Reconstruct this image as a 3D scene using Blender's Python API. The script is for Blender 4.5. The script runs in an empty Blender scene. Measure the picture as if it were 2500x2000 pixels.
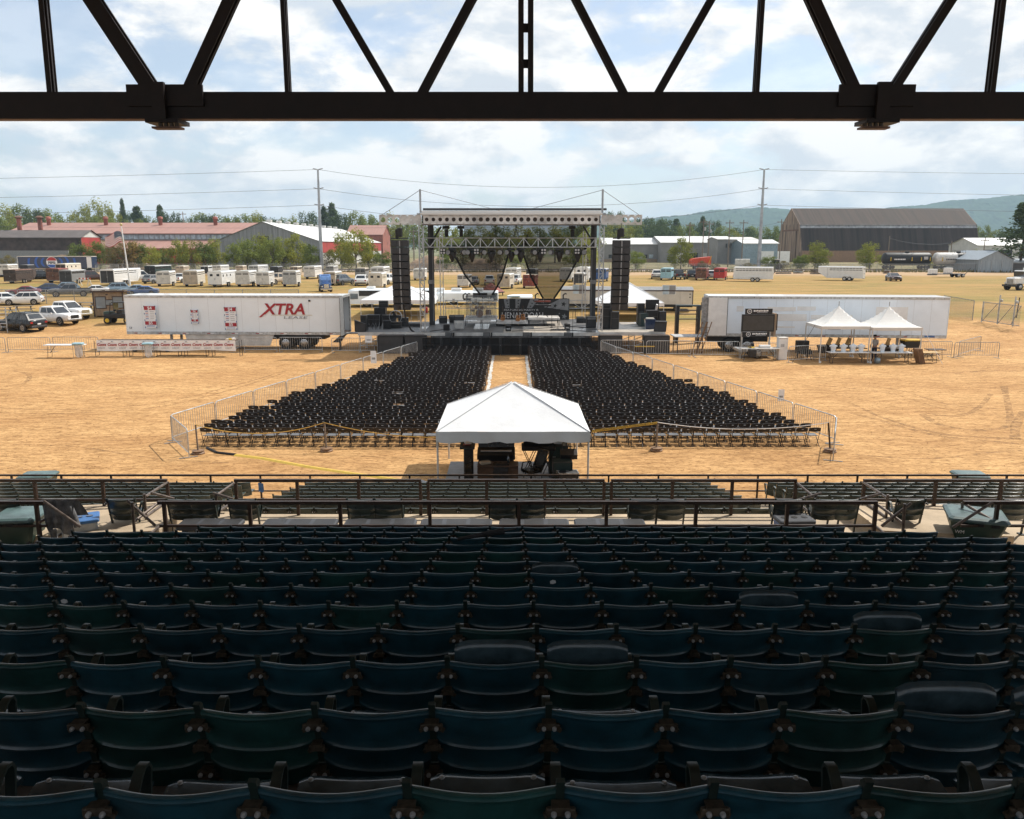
import bpy, math, random
from mathutils import Vector, Matrix
R = math.radians
sc = bpy.context.scene
COL = sc.collection
random.seed(7)
# ---------------------------------------------------------------- camera
CAMH, PITCH, FPX, CX, CY = 7.7, R(11.3), 2000.0, 1250.0, 1000.0
cam = bpy.data.cameras.new('camera')
camo = bpy.data.objects.new('camera', cam); COL.objects.link(camo)
camo.location = (0, 0, CAMH); camo.rotation_euler = (R(90) - PITCH, 0, 0)
cam.sensor_width = 36.0; cam.lens = 36.0 * FPX / 2500.0
cam.clip_start = 0.1; cam.clip_end = 20000
sc.camera = camo
# ---------------------------------------------------------------- world, sun, exposure
SUN_EL, SUN_AZ = R(51), math.atan2(0.66, 0.45)      # azimuth from +Y towards +X
w = bpy.data.worlds.new('World'); sc.world = w; w.use_nodes = True
nt = w.node_tree; nt.nodes.clear()
def nd(t, typ, **kw):
    n = t.nodes.new(typ)
    for k, v in kw.items():
        if k.startswith('i_'):
            key = k[2:]; key = int(key) if key.isdigit() else key.replace('_', ' ')
            n.inputs[key].default_value = v
        else: setattr(n, k, v)
    return n
def ln(t, a, b, ao=0, bi=0): t.links.new(a.outputs[ao], b.inputs[bi])
sky = nd(nt, 'ShaderNodeTexSky', sky_type='NISHITA', sun_disc=False, sun_elevation=SUN_EL, sun_rotation=SUN_AZ,
         altitude=350, air_density=1.0, dust_density=1.6, ozone_density=1.0)
bg1 = nd(nt, 'ShaderNodeBackground', i_1=0.135); ln(nt, sky, bg1)
tc = nd(nt, 'ShaderNodeTexCoord'); sep = nd(nt, 'ShaderNodeSeparateXYZ'); ln(nt, tc, sep, 0, 0)
zc = nd(nt, 'ShaderNodeMath', operation='MAXIMUM', i_1=0.0); ln(nt, sep, zc, 2, 0)
za = nd(nt, 'ShaderNodeMath', operation='ADD', i_1=0.16); ln(nt, zc, za)
dx = nd(nt, 'ShaderNodeMath', operation='DIVIDE'); ln(nt, sep, dx, 0, 0); ln(nt, za, dx, 0, 1)
dy = nd(nt, 'ShaderNodeMath', operation='DIVIDE'); ln(nt, sep, dy, 1, 0); ln(nt, za, dy, 0, 1)
cmb = nd(nt, 'ShaderNodeCombineXYZ'); ln(nt, dx, cmb, 0, 0); ln(nt, dy, cmb, 0, 1)
dm0 = nd(nt, 'ShaderNodeVectorMath', operation='MULTIPLY', i_1=(1.0, 1.0, 2.1)); ln(nt, tc, dm0)      # dome billows, flattened a little
n0 = nd(nt, 'ShaderNodeTexNoise', i_Scale=0.9, i_Detail=2.0, i_Roughness=0.5); ln(nt, cmb, n0)
n1 = nd(nt, 'ShaderNodeTexNoise', i_Scale=3.6, i_Detail=2.5, i_Roughness=0.5); ln(nt, dm0, n1)
n2 = nd(nt, 'ShaderNodeTexNoise', i_Scale=6.5, i_Detail=12.0, i_Roughness=0.58, i_Distortion=0.15); ln(nt, dm0, n2)
s0 = nd(nt, 'ShaderNodeMath', operation='MULTIPLY_ADD', i_1=0.45); ln(nt, n0, s0); ln(nt, n1, s0, 0, 2)
sm = nd(nt, 'ShaderNodeMath', operation='MULTIPLY_ADD', i_1=0.80); ln(nt, n2, sm); ln(nt, s0, sm, 0, 2)
mr = nd(nt, 'ShaderNodeMapRange', interpolation_type='SMOOTHSTEP', i_1=1.02, i_2=1.15, i_3=0.36, i_4=0.985); ln(nt, sm, mr)
# sunlit edges and grey-blue bellies: the same billows sampled a little towards the sun
mp = nd(nt, 'ShaderNodeVectorMath', operation='ADD', i_1=(0.022, 0.010, 0.060)); ln(nt, dm0, mp)
n3 = nd(nt, 'ShaderNodeTexNoise', i_Scale=6.5, i_Detail=12.0, i_Roughness=0.58, i_Distortion=0.15); ln(nt, mp, n3)
df = nd(nt, 'ShaderNodeMath', operation='SUBTRACT'); ln(nt, n2, df); ln(nt, n3, df, 0, 1)
dm = nd(nt, 'ShaderNodeMapRange', i_1=-0.10, i_2=0.10); ln(nt, df, dm)
cr = nd(nt, 'ShaderNodeValToRGB'); ln(nt, dm, cr)
cr.color_ramp.elements[0].position = 0.05; cr.color_ramp.elements[0].color = (0.64, 0.69, 0.745, 1)
cr.color_ramp.elements[1].position = 0.85; cr.color_ramp.elements[1].color = (0.97, 0.955, 0.93, 1)
e = cr.color_ramp.elements.new(0.42); e.color = (0.79, 0.805, 0.82, 1)
bg2 = nd(nt, 'ShaderNodeBackground', i_1=0.97); ln(nt, cr, bg2)
mx = nd(nt, 'ShaderNodeMixShader'); ln(nt, mr, mx); ln(nt, bg1, mx, 0, 1); ln(nt, bg2, mx, 0, 2)
wo = nd(nt, 'ShaderNodeOutputWorld'); ln(nt, mx, wo)
sun = bpy.data.lights.new('sun', 'SUN'); sun.energy = 4.3; sun.angle = R(0.55); sun.color = (1.0, 0.945, 0.86)
suno = bpy.data.objects.new('sun', sun); COL.objects.link(suno); suno.location = (60, 40, 90)
_sd = Vector((math.sin(SUN_AZ) * math.cos(SUN_EL), math.cos(SUN_AZ) * math.cos(SUN_EL), math.sin(SUN_EL)))
suno.rotation_euler = _sd.to_track_quat('Z', 'Y').to_euler()
sc.view_settings.view_transform = 'Standard'; sc.view_settings.look = 'None'
sc.view_settings.exposure = 0.3; sc.view_settings.gamma = 1.0; sc.view_settings.use_curve_mapping = False
cy = sc.cycles
cy.use_denoising = True
try: cy.denoiser = 'OPENIMAGEDENOISE'
except Exception: pass
cy.max_bounces = 6; cy.diffuse_bounces = 3; cy.glossy_bounces = 3; cy.transmission_bounces = 4
cy.transparent_max_bounces = 10; cy.volume_bounces = 0
cy.use_adaptive_sampling = True; cy.adaptive_threshold = 0.015
cy.sample_clamp_indirect = 6.0; cy.caustics_reflective = False; cy.caustics_refractive = False
# ---------------------------------------------------------------- placing
CP, SP = math.cos(PITCH), math.sin(PITCH)
def G(y):                                    # height of the field
    t = min(1, max(0, (y - 66) / 30.0)); return 1.3 * t * t * (3 - 2 * t)
def ray(px, py):
    u = (px - CX) / FPX; v = (py - CY) / FPX
    return Vector((u, CP - v * SP, -SP - v * CP))
def gp(px, py, z=None):                      # pixel -> point on the field (or on a level z)
    d = ray(px, py); zz = 0.0 if z is None else z
    for _ in range(30):
        t = (zz - CAMH) / d.z
        if z is not None: break
        zz = 0.5 * zz + 0.5 * G(t * d.y)
    return Vector((d.x * t, d.y * t, zz))
def at(px, py, Y):                           # pixel + distance -> point
    d = ray(px, py); t = Y / d.y
    return Vector((d.x * t, Y, CAMH + d.z * t))
# ---------------------------------------------------------------- materials
M = {}
def mat(name, col, rough=0.6, metal=0.0, var=0.12, scale=4.0, bump=0.0, bscale=30.0, col2=None, spec=0.5, stretch=None, coat=0.0, detail=4.0, sheen=0):
    m = bpy.data.materials.new(name); m.use_nodes = True; t = m.node_tree
    b = t.nodes['Principled BSDF']
    b.inputs['Roughness'].default_value = rough; b.inputs['Metallic'].default_value = metal
    b.inputs['Specular IOR Level'].default_value = spec
    if coat: b.inputs['Coat Weight'].default_value = coat; b.inputs['Coat Roughness'].default_value = 0.06
    tcn = nd(t, 'ShaderNodeTexCoord'); src = tcn
    oi = nd(t, 'ShaderNodeObjectInfo')
    va = nd(t, 'ShaderNodeVectorMath', operation='ADD'); ln(t, tcn, va, 3, 0)
    mm = nd(t, 'ShaderNodeMath', operation='MULTIPLY', i_1=37.0); ln(t, oi, mm, 5, 0); ln(t, mm, va, 0, 1)
    mpn = nd(t, 'ShaderNodeMapping'); ln(t, va, mpn)
    if stretch: mpn.inputs['Scale'].default_value = stretch
    nz = nd(t, 'ShaderNodeTexNoise', i_Scale=scale, i_Detail=detail, i_Roughness=0.6); ln(t, mpn, nz)
    c2 = col2 or tuple(max(0, c * (1 - 2.2 * var)) for c in col)
    c1 = tuple(min(1, c * (1 + var)) for c in col) if not col2 else col
    rp = nd(t, 'ShaderNodeValToRGB'); ln(t, nz, rp)
    rp.color_ramp.elements[0].position = 0.3; rp.color_ramp.elements[0].color = (*c2, 1)
    rp.color_ramp.elements[1].position = 0.68; rp.color_ramp.elements[1].color = (*c1, 1)
    ln(t, rp, b, 0, 0)
    rr = nd(t, 'ShaderNodeMapRange', i_3=max(0, rough - 0.1), i_4=min(1, rough + 0.1)); ln(t, nz, rr); t.links.new(rr.outputs[0], b.inputs['Roughness'])
    if bump:
        nb = nd(t, 'ShaderNodeTexNoise', i_Scale=bscale, i_Detail=5.0); ln(t, mpn, nb)
        bp = nd(t, 'ShaderNodeBump', i_Strength=bump, i_Distance=0.02); t.links.new(nb.outputs[0], bp.inputs['Height'])
        t.links.new(bp.outputs[0], b.inputs['Normal'])
    m.diffuse_color = (*col, 1); M[name] = m; return m
def glassy(name, col, alpha=1.0, rough=0.05):
    m = mat(name, col, rough, var=0.05, scale=2); b = m.node_tree.nodes['Principled BSDF']
    b.inputs['Specular IOR Level'].default_value = 0.8
    if alpha < 1: b.inputs['Alpha'].default_value = alpha
    return m
def sheer(name, col, alpha, rough=0.9):       # woven mesh: part cloth, part holes
    m = mat(name, col, rough, var=0.1, scale=6); m.node_tree.nodes['Principled BSDF'].inputs['Alpha'].default_value = alpha
    return m
for a in [
    ('seat_navy', (0.008, 0.045, 0.062), .46, 0, .22, 7, .10, 60), ('seat_green', (0.010, 0.050, 0.046), .46, 0, .22, 7, .10, 60),
    ('seat_pan', (0.030, 0.050, 0.060), .20, 0, .2, 9), ('seat_sun', (0.036, 0.050, 0.042), .30, 0, .22, 8, .05, 60),
    ('seat_steel', (0.010, 0.022, 0.018), .55, 0, .2, 20), ('bronze', (0.075, 0.058, 0.040), .5, .3, .3, 40), ('chrome', (0.62, 0.62, 0.62), .22, 1, .1, 60), ('bolt_zinc', (0.40, 0.40, 0.40), .35, .25, .15, 90),
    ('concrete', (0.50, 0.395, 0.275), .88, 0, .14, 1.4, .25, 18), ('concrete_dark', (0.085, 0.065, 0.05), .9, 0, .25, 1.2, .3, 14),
    ('rail_brown', (0.050, 0.030, 0.022), .45, .2, .25, 9), ('rail_pipe', (0.16, 0.125, 0.105), .35, .5, .25, 12),
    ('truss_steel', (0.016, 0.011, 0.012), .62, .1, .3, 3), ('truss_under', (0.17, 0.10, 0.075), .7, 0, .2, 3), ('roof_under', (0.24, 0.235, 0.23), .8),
    ('galv', (0.50, 0.52, 0.53), .42, .55, .2, 5), ('galv_dark', (0.30, 0.31, 0.32), .5, .5, .2, 5), ('alu', (0.56, 0.57, 0.58), .38, .6, .15, 4), ('alu_dull', (0.62, 0.60, 0.57), .55, .3, .18, 1.2),
    ('black', (0.012, 0.012, 0.013), .55, 0, .3, 6), ('black_gloss', (0.008, 0.008, 0.009), .28), ('black_soft', (0.016, 0.015, 0.016), .8, 0, .3, 12, .2, 80), ('charcoal', (0.035, 0.036, 0.039), .6),
    ('white_paint', (0.74, 0.74, 0.73), .45, 0, .05, 2), ('white_dirty', (0.62, 0.60, 0.56), .55, 0, .12, 1.5), ('trailer_white', (0.82, 0.87, 0.90), .40, 0, .02, .9), ('trailer_white_b', (0.76, 0.84, 0.92), .40, 0, .03, .9),
    ('canvas', (0.73, 0.74, 0.75), .75, 0, .05, 1.0, .9, 2.4), ('canvas_cream', (0.64, 0.63, 0.60), .75, 0, .05, 1.2, .2, 6),
    ('tan', (0.47, 0.39, 0.30), .6, 0, .12, 1.5), ('cream', (0.62, 0.57, 0.48), .55, 0, .08, 1.3), ('beige_wall', (0.56, 0.52, 0.45), .7, 0, .06, .8),
    ('rust', (0.17, 0.085, 0.055), .8, .1, .35, 2.5), ('rust_dark', (0.085, 0.060, 0.048), .8, .1, .35, 3), ('rust_red', (0.26, 0.065, 0.045), .75, 0, .3, 2.2),
    ('red', (0.42, 0.03, 0.028), .4, 0, .12), ('red_deep', (0.24, 0.02, 0.022), .3, 0, .1), ('orange_red', (0.55, 0.075, 0.035), .5, 0, .15), ('maroon', (0.055, 0.018, 0.014), .3), ('logo_red', (0.36, 0.018, 0.03), .5, 0, .05),
    ('blue', (0.035, 0.10, 0.28), .4), ('blue_deep', (0.018, 0.035, 0.085), .3), ('light_blue', (0.30, 0.50, 0.58), .5), ('tarp_blue', (0.12, 0.24, 0.50), .35, 0, .2, 2, .3, 4), ('print_blue', (0.05, 0.16, 0.40), .5), ('pepsi_blue', (0.03, 0.11, 0.42), .5), ('teal_lid', (0.095, 0.155, 0.155), .4, 0, .2, 3), ('bin_green', (0.022, 0.052, 0.042), .45, 0, .15, 3),
    ('silver_blue', (0.24, 0.32, 0.38), .3, .4), ('grey_paint', (0.12, 0.125, 0.13), .35, .2), ('grey_mid', (0.22, 0.225, 0.23), .6), ('grey_light', (0.42, 0.42, 0.42), .6), ('grey_plastic', (0.060, 0.066, 0.078), .6, 0, .12, 6), ('dark_green', (0.02, 0.045, 0.045), .45),
    ('tyre', (0.018, 0.018, 0.018), .85), ('rim', (0.48, 0.48, 0.48), .3, .8), ('yellow', (0.62, 0.42, 0.03), .5), ('tape_yellow', (0.62, 0.42, 0.06), .45, 0, .06), ('rope_yellow', (0.58, 0.36, 0.08), .7), ('lamp_red', (0.35, 0.02, 0.02), .25), ('lamp_clear', (0.72, 0.72, 0.70), .15),
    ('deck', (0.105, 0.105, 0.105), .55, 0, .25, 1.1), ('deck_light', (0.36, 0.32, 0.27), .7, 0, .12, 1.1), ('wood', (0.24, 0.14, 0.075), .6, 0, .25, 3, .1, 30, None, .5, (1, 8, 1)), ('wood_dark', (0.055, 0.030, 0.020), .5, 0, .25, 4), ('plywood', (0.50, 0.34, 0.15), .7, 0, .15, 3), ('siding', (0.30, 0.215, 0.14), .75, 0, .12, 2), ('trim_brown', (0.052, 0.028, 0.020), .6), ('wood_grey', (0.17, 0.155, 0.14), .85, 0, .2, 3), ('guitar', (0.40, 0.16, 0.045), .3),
    ('tarp_grey', (0.45, 0.46, 0.48), .6, 0, .15, 3, .4, 6), ('cloth_grey', (0.14, 0.142, 0.147), .95, 0, .25, 8, .6, 30), ('clear_plastic', (0.55, 0.58, 0.60), .3), ('print_white', (0.82, 0.82, 0.82), .5, 0, .03), ('print_black', (0.02, 0.02, 0.02), .6), ('print_grey', (0.30, 0.31, 0.32), .7), ('gold', (0.55, 0.42, 0.20), .5), ('screen', (0.045, 0.043, 0.040), .5), ('skin', (0.42, 0.24, 0.17), .6), ('shirt', (0.56, 0.53, 0.50), .9), ('jeans', (0.035, 0.045, 0.075), .9), ('mannequin', (0.62, 0.68, 0.74), .45, 0, .05),
    ('roof_red', (0.34, 0.185, 0.15), .7, 0, .07, .25, 0, 1, None, .5, (6, .3, 1)), ('roof_dark', (0.115, 0.10, 0.095), .85, 0, .12, .5), ('brick_dark', (0.075, 0.055, 0.05), .9, 0, .25, .6), ('brick_red', (0.30, 0.105, 0.075), .85, 0, .2, .5), ('barn_red', (0.36, 0.035, 0.03), .7, 0, .15, .4), ('corr_grey', (0.25, 0.255, 0.26), .55, .2, .2, .35, 0, 1, None, .5, (9, 9, .4)), ('roof_white', (0.70, 0.70, 0.68), .5, .1, .07, .3), ('wall_pale', (0.55, 0.54, 0.51), .7, 0, .08, .4), ('wall_grey', (0.24, 0.235, 0.23), .7, 0, .08, .4), ('window_far', (0.42, 0.50, 0.55), .3, 0, .25, .8), ('window_dark', (0.02, 0.022, 0.026), .25),
    ('barn_roof', (0.078, 0.058, 0.048), .85, .0, .5, 1.1, 0, 1, (0.032, 0.025, 0.021), .4, (1.0, .03, .03)), ('barn_wall', (0.060, 0.047, 0.042), .85, .0, .35, .8, 0, 1, (0.020, 0.017, 0.016), .4, (1.0, .04, .04)), ('barn_gable', (0.27, 0.19, 0.135), .8, 0, .3, .35, 0, 1, None, .4, (1, 3, .25)), ('barn_band', (0.33, 0.34, 0.36), .6, .1, .25, .8), ('shed_metal', (0.30, 0.34, 0.37), .5, .4, .12, .6, 0, 1, None, .5, (8, 8, .5)),
    ('bark', (0.11, 0.085, 0.065), .9, 0, .25, 6), ('soil_heap', (0.30, 0.21, 0.14), .95, 0, .25, .6, .5, 2), ('galv_pole', (0.36, 0.39, 0.42), .45, .5, .15, .6), ('wire', (0.10, 0.11, 0.13), .6), ('pole_wood', (0.21, 0.17, 0.14), .9), ('gravel', (0.36, 0.30, 0.25), .95, 0, .2, .5), ('rail_steel', (0.12, 0.09, 0.08), .6, .5), ('windscreen', (0.035, 0.045, 0.052), .08)]:
    mat(*a)
def weathered(name):                        # each seat a little lighter or darker, with pale scuffs and dust
    t = M[name].node_tree; b = t.nodes['Principled BSDF']; src = b.inputs[0].links[0].from_socket; tcn = nd(t, 'ShaderNodeTexCoord'); oi = nd(t, 'ShaderNodeObjectInfo')
    hv = nd(t, 'ShaderNodeHueSaturation'); rv = nd(t, 'ShaderNodeMapRange', i_3=.72, i_4=1.30); ln(t, oi, rv, 5, 0); t.links.new(rv.outputs[0], hv.inputs['Value']); t.links.new(src, hv.inputs['Color'])
    va = nd(t, 'ShaderNodeVectorMath', operation='ADD'); ln(t, tcn, va, 3, 0); mm = nd(t, 'ShaderNodeMath', operation='MULTIPLY', i_1=91.0); ln(t, oi, mm, 5, 0); ln(t, mm, va, 0, 1)
    mp_ = nd(t, 'ShaderNodeMapping'); ln(t, va, mp_); mp_.inputs['Rotation'].default_value = (.3, .5, .2); mp_.inputs['Scale'].default_value = (2.0, 2.0, 16.0)
    nz = nd(t, 'ShaderNodeTexNoise', i_Scale=5.0, i_Detail=8.0, i_Roughness=.7); ln(t, mp_, nz); sc2 = nd(t, 'ShaderNodeMapRange', i_1=.64, i_2=.74, i_3=0.0, i_4=.5); ln(t, nz, sc2)
    nz2 = nd(t, 'ShaderNodeTexNoise', i_Scale=2.2, i_Detail=3.0); ln(t, va, nz2); du = nd(t, 'ShaderNodeMapRange', i_1=.5, i_2=.8, i_3=0.0, i_4=.35); ln(t, nz2, du)
    m1 = nd(t, 'ShaderNodeMixRGB'); ln(t, sc2, m1); ln(t, hv, m1, 0, 1); m1.inputs[2].default_value = (.085, .10, .105, 1)
    m2 = nd(t, 'ShaderNodeMixRGB'); ln(t, du, m2); ln(t, m1, m2, 0, 1); m2.inputs[2].default_value = (.040, .062, .068, 1); ln(t, m2, b, 0, 0)
for n in ('seat_navy', 'seat_green', 'seat_sun'): weathered(n)
for n, k_ in (('seat_sun', .35), ('seat_navy', .6), ('seat_green', .6), ('seat_steel', .3)):      # seat_coat
    b = M[n].node_tree.nodes['Principled BSDF']; b.inputs['Coat Weight'].default_value = k_; b.inputs['Coat Roughness'].default_value = .26
for n in ('grey_paint', 'blue_deep', 'red_deep', 'maroon', 'silver_blue', 'white_paint'):
    b = M[n].node_tree.nodes['Principled BSDF']; b.inputs['Coat Weight'].default_value = .6; b.inputs['Coat Roughness'].default_value = .05
glassy('glass_dark', (0.028, 0.034, 0.040)); glassy('glass_sky', (0.16, 0.20, 0.23)); glassy('plexi', (0.25, 0.27, 0.28), .30); glassy('lamp_glass', (0.5, 0.5, 0.5))
sheer('mesh_black', (0.010, 0.010, 0.011), .70); sheer('mesh_seam', (0.010, 0.010, 0.010), .86); sheer('chain_link', (0.24, 0.25, 0.26), .28, .5); sheer('bag_clear', (0.68, 0.70, 0.72), .55, .25); sheer('mesh_banner', (0.045, 0.047, 0.05), .93)
M['canvas'].node_tree.nodes['Principled BSDF'].inputs['Subsurface Weight'].default_value = 0.0
def leafmat(name, c1, c2):
    m = bpy.data.materials.new(name); m.use_nodes = True; t = m.node_tree; t.nodes.clear()
    tcn = nd(t, 'ShaderNodeTexCoord'); oi = nd(t, 'ShaderNodeObjectInfo'); g = nd(t, 'ShaderNodeNewGeometry')
    nz = nd(t, 'ShaderNodeTexNoise', i_Scale=.55, i_Detail=4.0); ln(t, tcn, nz, 3, 0)
    a1 = nd(t, 'ShaderNodeMath', operation='MULTIPLY_ADD', i_1=.30); ln(t, g, a1, 8, 0); ln(t, nz, a1, 0, 2)
    a2 = nd(t, 'ShaderNodeMath', operation='MULTIPLY_ADD', i_1=.25); ln(t, oi, a2, 5, 0); ln(t, a1, a2, 0, 2)
    rp = nd(t, 'ShaderNodeValToRGB'); ln(t, a2, rp)
    rp.color_ramp.elements[0].position = .45; rp.color_ramp.elements[0].color = (*c2, 1)
    rp.color_ramp.elements[1].position = 1.0; rp.color_ramp.elements[1].color = (*c1, 1)
    d = nd(t, 'ShaderNodeBsdfDiffuse'); ln(t, rp, d); tr = nd(t, 'ShaderNodeBsdfTranslucent'); ln(t, rp, tr)
    x = nd(t, 'ShaderNodeMixShader', i_0=.35); ln(t, d, x, 0, 1); ln(t, tr, x, 0, 2)
    o = nd(t, 'ShaderNodeOutputMaterial'); ln(t, x, o); M[name] = m
leafmat('leaf_yellow', (0.36, 0.36, 0.075), (0.13, 0.16, 0.036)); leafmat('leaf_green', (0.24, 0.28, 0.070), (0.085, 0.12, 0.036)); leafmat('leaf_dark', (0.12, 0.165, 0.07), (0.045, 0.07, 0.036)); leafmat('leaf_rust', (0.34, 0.22, 0.08), (0.13, 0.12, 0.04)); leafmat('leaf_dry', (0.24, 0.20, 0.09), (0.09, 0.095, 0.04))
# ---------------------------------------------------------------- mesh builder
class B:
    def __init__(s): s.v = []; s.f = []
    def add(s, vs, fs):
        o = len(s.v); s.v.extend(tuple(p) for p in vs); s.f.extend(tuple(i + o for i in f) for f in fs); return s
    def box(s, cx, cy, cz, sx, sy, sz, rz=0.0, rx=0.0, ry=0.0):
        m = Matrix.Rotation(rz, 3, 'Z') @ Matrix.Rotation(ry, 3, 'Y') @ Matrix.Rotation(rx, 3, 'X'); c = Vector((cx, cy, cz))
        vs = [c + m @ Vector((x * sx / 2, y * sy / 2, z * sz / 2)) for x, y, z in ((-1,-1,-1),(1,-1,-1),(1,1,-1),(-1,1,-1),(-1,-1,1),(1,-1,1),(1,1,1),(-1,1,1))]
        return s.add(vs, [(0,3,2,1),(4,5,6,7),(0,1,5,4),(1,2,6,5),(2,3,7,6),(3,0,4,7)])
    def b2(s, x0, x1, y0, y1, z0, z1): return s.box((x0+x1)/2, (y0+y1)/2, (z0+z1)/2, x1-x0, y1-y0, z1-z0)
    def cbox(s, cx, cy, cz, sx, sy, sz, c=0.03, rz=0.0):     # box with chamfered vertical and top edges
        hx, hy = sx/2, sy/2; m = Matrix.Rotation(rz, 3, 'Z'); ctr = Vector((cx, cy, cz)); vs = []
        def ring(k, z):
            a, b = hx-k, hy-k
            for x, y in ((-a+c,-b),(a-c,-b),(a,-b+c),(a,b-c),(a-c,b),(-a+c,b),(-a,b-c),(-a,-b+c)): vs.append(ctr + m @ Vector((x, y, z)))
        ring(c*.6, -sz/2); ring(0, -sz/2+c*.6); ring(0, sz/2-c*.6); ring(c*.6, sz/2)
        fs = [tuple(reversed(range(8))), tuple(range(24, 32))]
        for k in range(3):
            for i in range(8): j = (i+1) % 8; fs.append((k*8+i, k*8+j, k*8+8+j, k*8+8+i))
        return s.add(vs, fs)
    def frame(s, p, q, up=(0,0,1)):
        p, q = Vector(p), Vector(q); d = q-p; L = d.length
        if L < 1e-6: return None
        d /= L; u = Vector(up)
        if abs(d.dot(u)) > .98: u = Vector((0,1,0)) if abs(d.y) < .9 else Vector((1,0,0))
        sx = d.cross(u).normalized(); return p, q, sx, sx.cross(d).normalized()
    def bar(s, p, q, w, h=None, up=(0,0,1)):
        h = h or w; F = s.frame(p, q, up)
        if not F: return s
        p, q, a, b = F; vs = [e + a*(i*w/2) + b*(j*h/2) for e in (p, q) for i, j in ((-1,-1),(1,-1),(1,1),(-1,1))]
        return s.add(vs, [(0,1,2,3),(7,6,5,4),(0,4,5,1),(1,5,6,2),(2,6,7,3),(3,7,4,0)])
    def tube(s, p, q, r, n=8, r2=None):
        F = s.frame(p, q)
        if not F: return s
        p, q, a, b = F; r2 = r if r2 is None else r2
        vs = [e + a*(math.cos(6.28318*k/n)*rr) + b*(math.sin(6.28318*k/n)*rr) for e, rr in ((p, r), (q, r2)) for k in range(n)]
        fs = [(k, (k+1) % n, n+(k+1) % n, n+k) for k in range(n)] + [tuple(reversed(range(n))), tuple(range(n, 2*n))]
        return s.add(vs, fs)
    def path(s, pts, r, n=6):
        pts = [Vector(p) for p in pts]; vs = []; m = len(pts); prev = None
        for i, p in enumerate(pts):
            d = (pts[min(i+1, m-1)] - pts[max(i-1, 0)]).normalized()
            u = prev if prev is not None else (Vector((0,0,1)) if abs(d.z) < .9 else Vector((1,0,0)))
            a = d.cross(u)
            if a.length < 1e-4: a = d.cross(Vector((0,1,0)))
            a.normalize(); b = a.cross(d).normalized(); prev = b
            vs += [p + a*(math.cos(6.28318*k/n)*r) + b*(math.sin(6.28318*k/n)*r) for k in range(n)]
        fs = [(i*n+k, i*n+(k+1) % n, (i+1)*n+(k+1) % n, (i+1)*n+k) for i in range(m-1) for k in range(n)]
        fs += [tuple(reversed(range(n))), tuple(range((m-1)*n, m*n))]
        return s.add(vs, fs)
    def lathe(s, prof, n=12, c=(0,0,0), axis='z', caps=True):
        vs = []
        for r, z in prof:
            for k in range(n):
                x, y = r*math.cos(6.28318*k/n), r*math.sin(6.28318*k/n)
                p = (x, y, z) if axis == 'z' else ((z, x, y) if axis == 'x' else (y, z, x))
                vs.append((p[0]+c[0], p[1]+c[1], p[2]+c[2]))
        m = len(prof); fs = [(i*n+k, i*n+(k+1) % n, (i+1)*n+(k+1) % n, (i+1)*n+k) for i in range(m-1) for k in range(n)]
        if caps: fs += [tuple(reversed(range(n))), tuple(range((m-1)*n, m*n))]
        return s.add(vs, fs)
    def prism(s, poly, t, o=(0,0,0), U=(1,0,0), V=(0,0,1)):     # polygon in the U,V plane through o, thickness t along U x V
        o, U, V = Vector(o), Vector(U), Vector(V); N = U.cross(V).normalized(); n = len(poly)
        vs = [o + U*a + V*b + N*k for k in (-t/2, t/2) for a, b in poly]
        return s.add(vs, [tuple(reversed(range(n))), tuple(range(n, 2*n))] + [(i, (i+1) % n, n+(i+1) % n, n+i) for i in range(n)])
    def grid(s, rows, close=False):             # rows of points -> sheet
        n = len(rows[0]); vs = [p for r in rows for p in r]
        return s.add(vs, [(i*n+k, i*n+(k+1) % n, (i+1)*n+(k+1) % n, (i+1)*n+k) for i in range(len(rows)-1) for k in range(n if close else n-1)])
    def loft(s, secs):                          # closed rings, capped
        n = len(secs[0]); o = len(s.v); s.grid(secs, True); m = len(secs)
        s.f += [tuple(o+i for i in reversed(range(n))), tuple(o+(m-1)*n+i for i in range(n))]; return s
    def merge(s, b, mtx): return s.add([mtx @ Vector(p) for p in b.v], b.f)
    def ball(s, c, r, n=10, sz=1.0):
        return s.lathe([(max(.001, r*math.sin(math.pi*i/(n//2+1))), -r*sz*math.cos(math.pi*i/(n//2+1))) for i in range(n//2+2)], n, c)
    def mesh(s, name, m, smooth=False):
        me = bpy.data.meshes.new(name); me.from_pydata(s.v, [], s.f); me.materials.append(M[m] if isinstance(m, str) else m)
        if smooth:
            me.polygons.foreach_set('use_smooth', [True]*len(me.polygons))
            try: me.set_sharp_from_angle(angle=R(48))
            except Exception: pass
        me.update(); return me
    def make(s, name, m, parent=None, smooth=False, loc=None, rz=0):
        o = bpy.data.objects.new(name, s.mesh(name, m, smooth)); COL.objects.link(o)
        if parent is not None: o.parent = parent
        if loc is not None: o.location = loc
        if rz: o.rotation_euler = (0, 0, rz)
        return o
def tag(o, label, cat, group=None):
    o['label'] = label; o['category'] = cat
    if group: o['group'] = group
    return o
def struct(o): o['kind'] = 'structure'; return o
def stuff(o, label=None, cat=None):
    o['kind'] = 'stuff'
    if label: o['label'] = label; o['category'] = cat
    return o
def thing(name, label, cat, loc=(0,0,0), rz=0, group=None):
    o = bpy.data.objects.new(name, None); COL.objects.link(o); o.empty_display_size = .2
    o.location = loc; o.rotation_euler = (0, 0, rz); return tag(o, label, cat, group)
def ref(name, me, parent, loc=None, rot=None):
    o = bpy.data.objects.new(name, me); COL.objects.link(o); o.parent = parent
    if loc is not None: o.location = loc
    if rot is not None: o.rotation_euler = rot
    return o
def copy_tree(o, parent=None):
    c = o.copy(); COL.objects.link(c); c.parent = parent
    for ch in o.children:
        copy_tree(ch, c)
    return c
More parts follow.
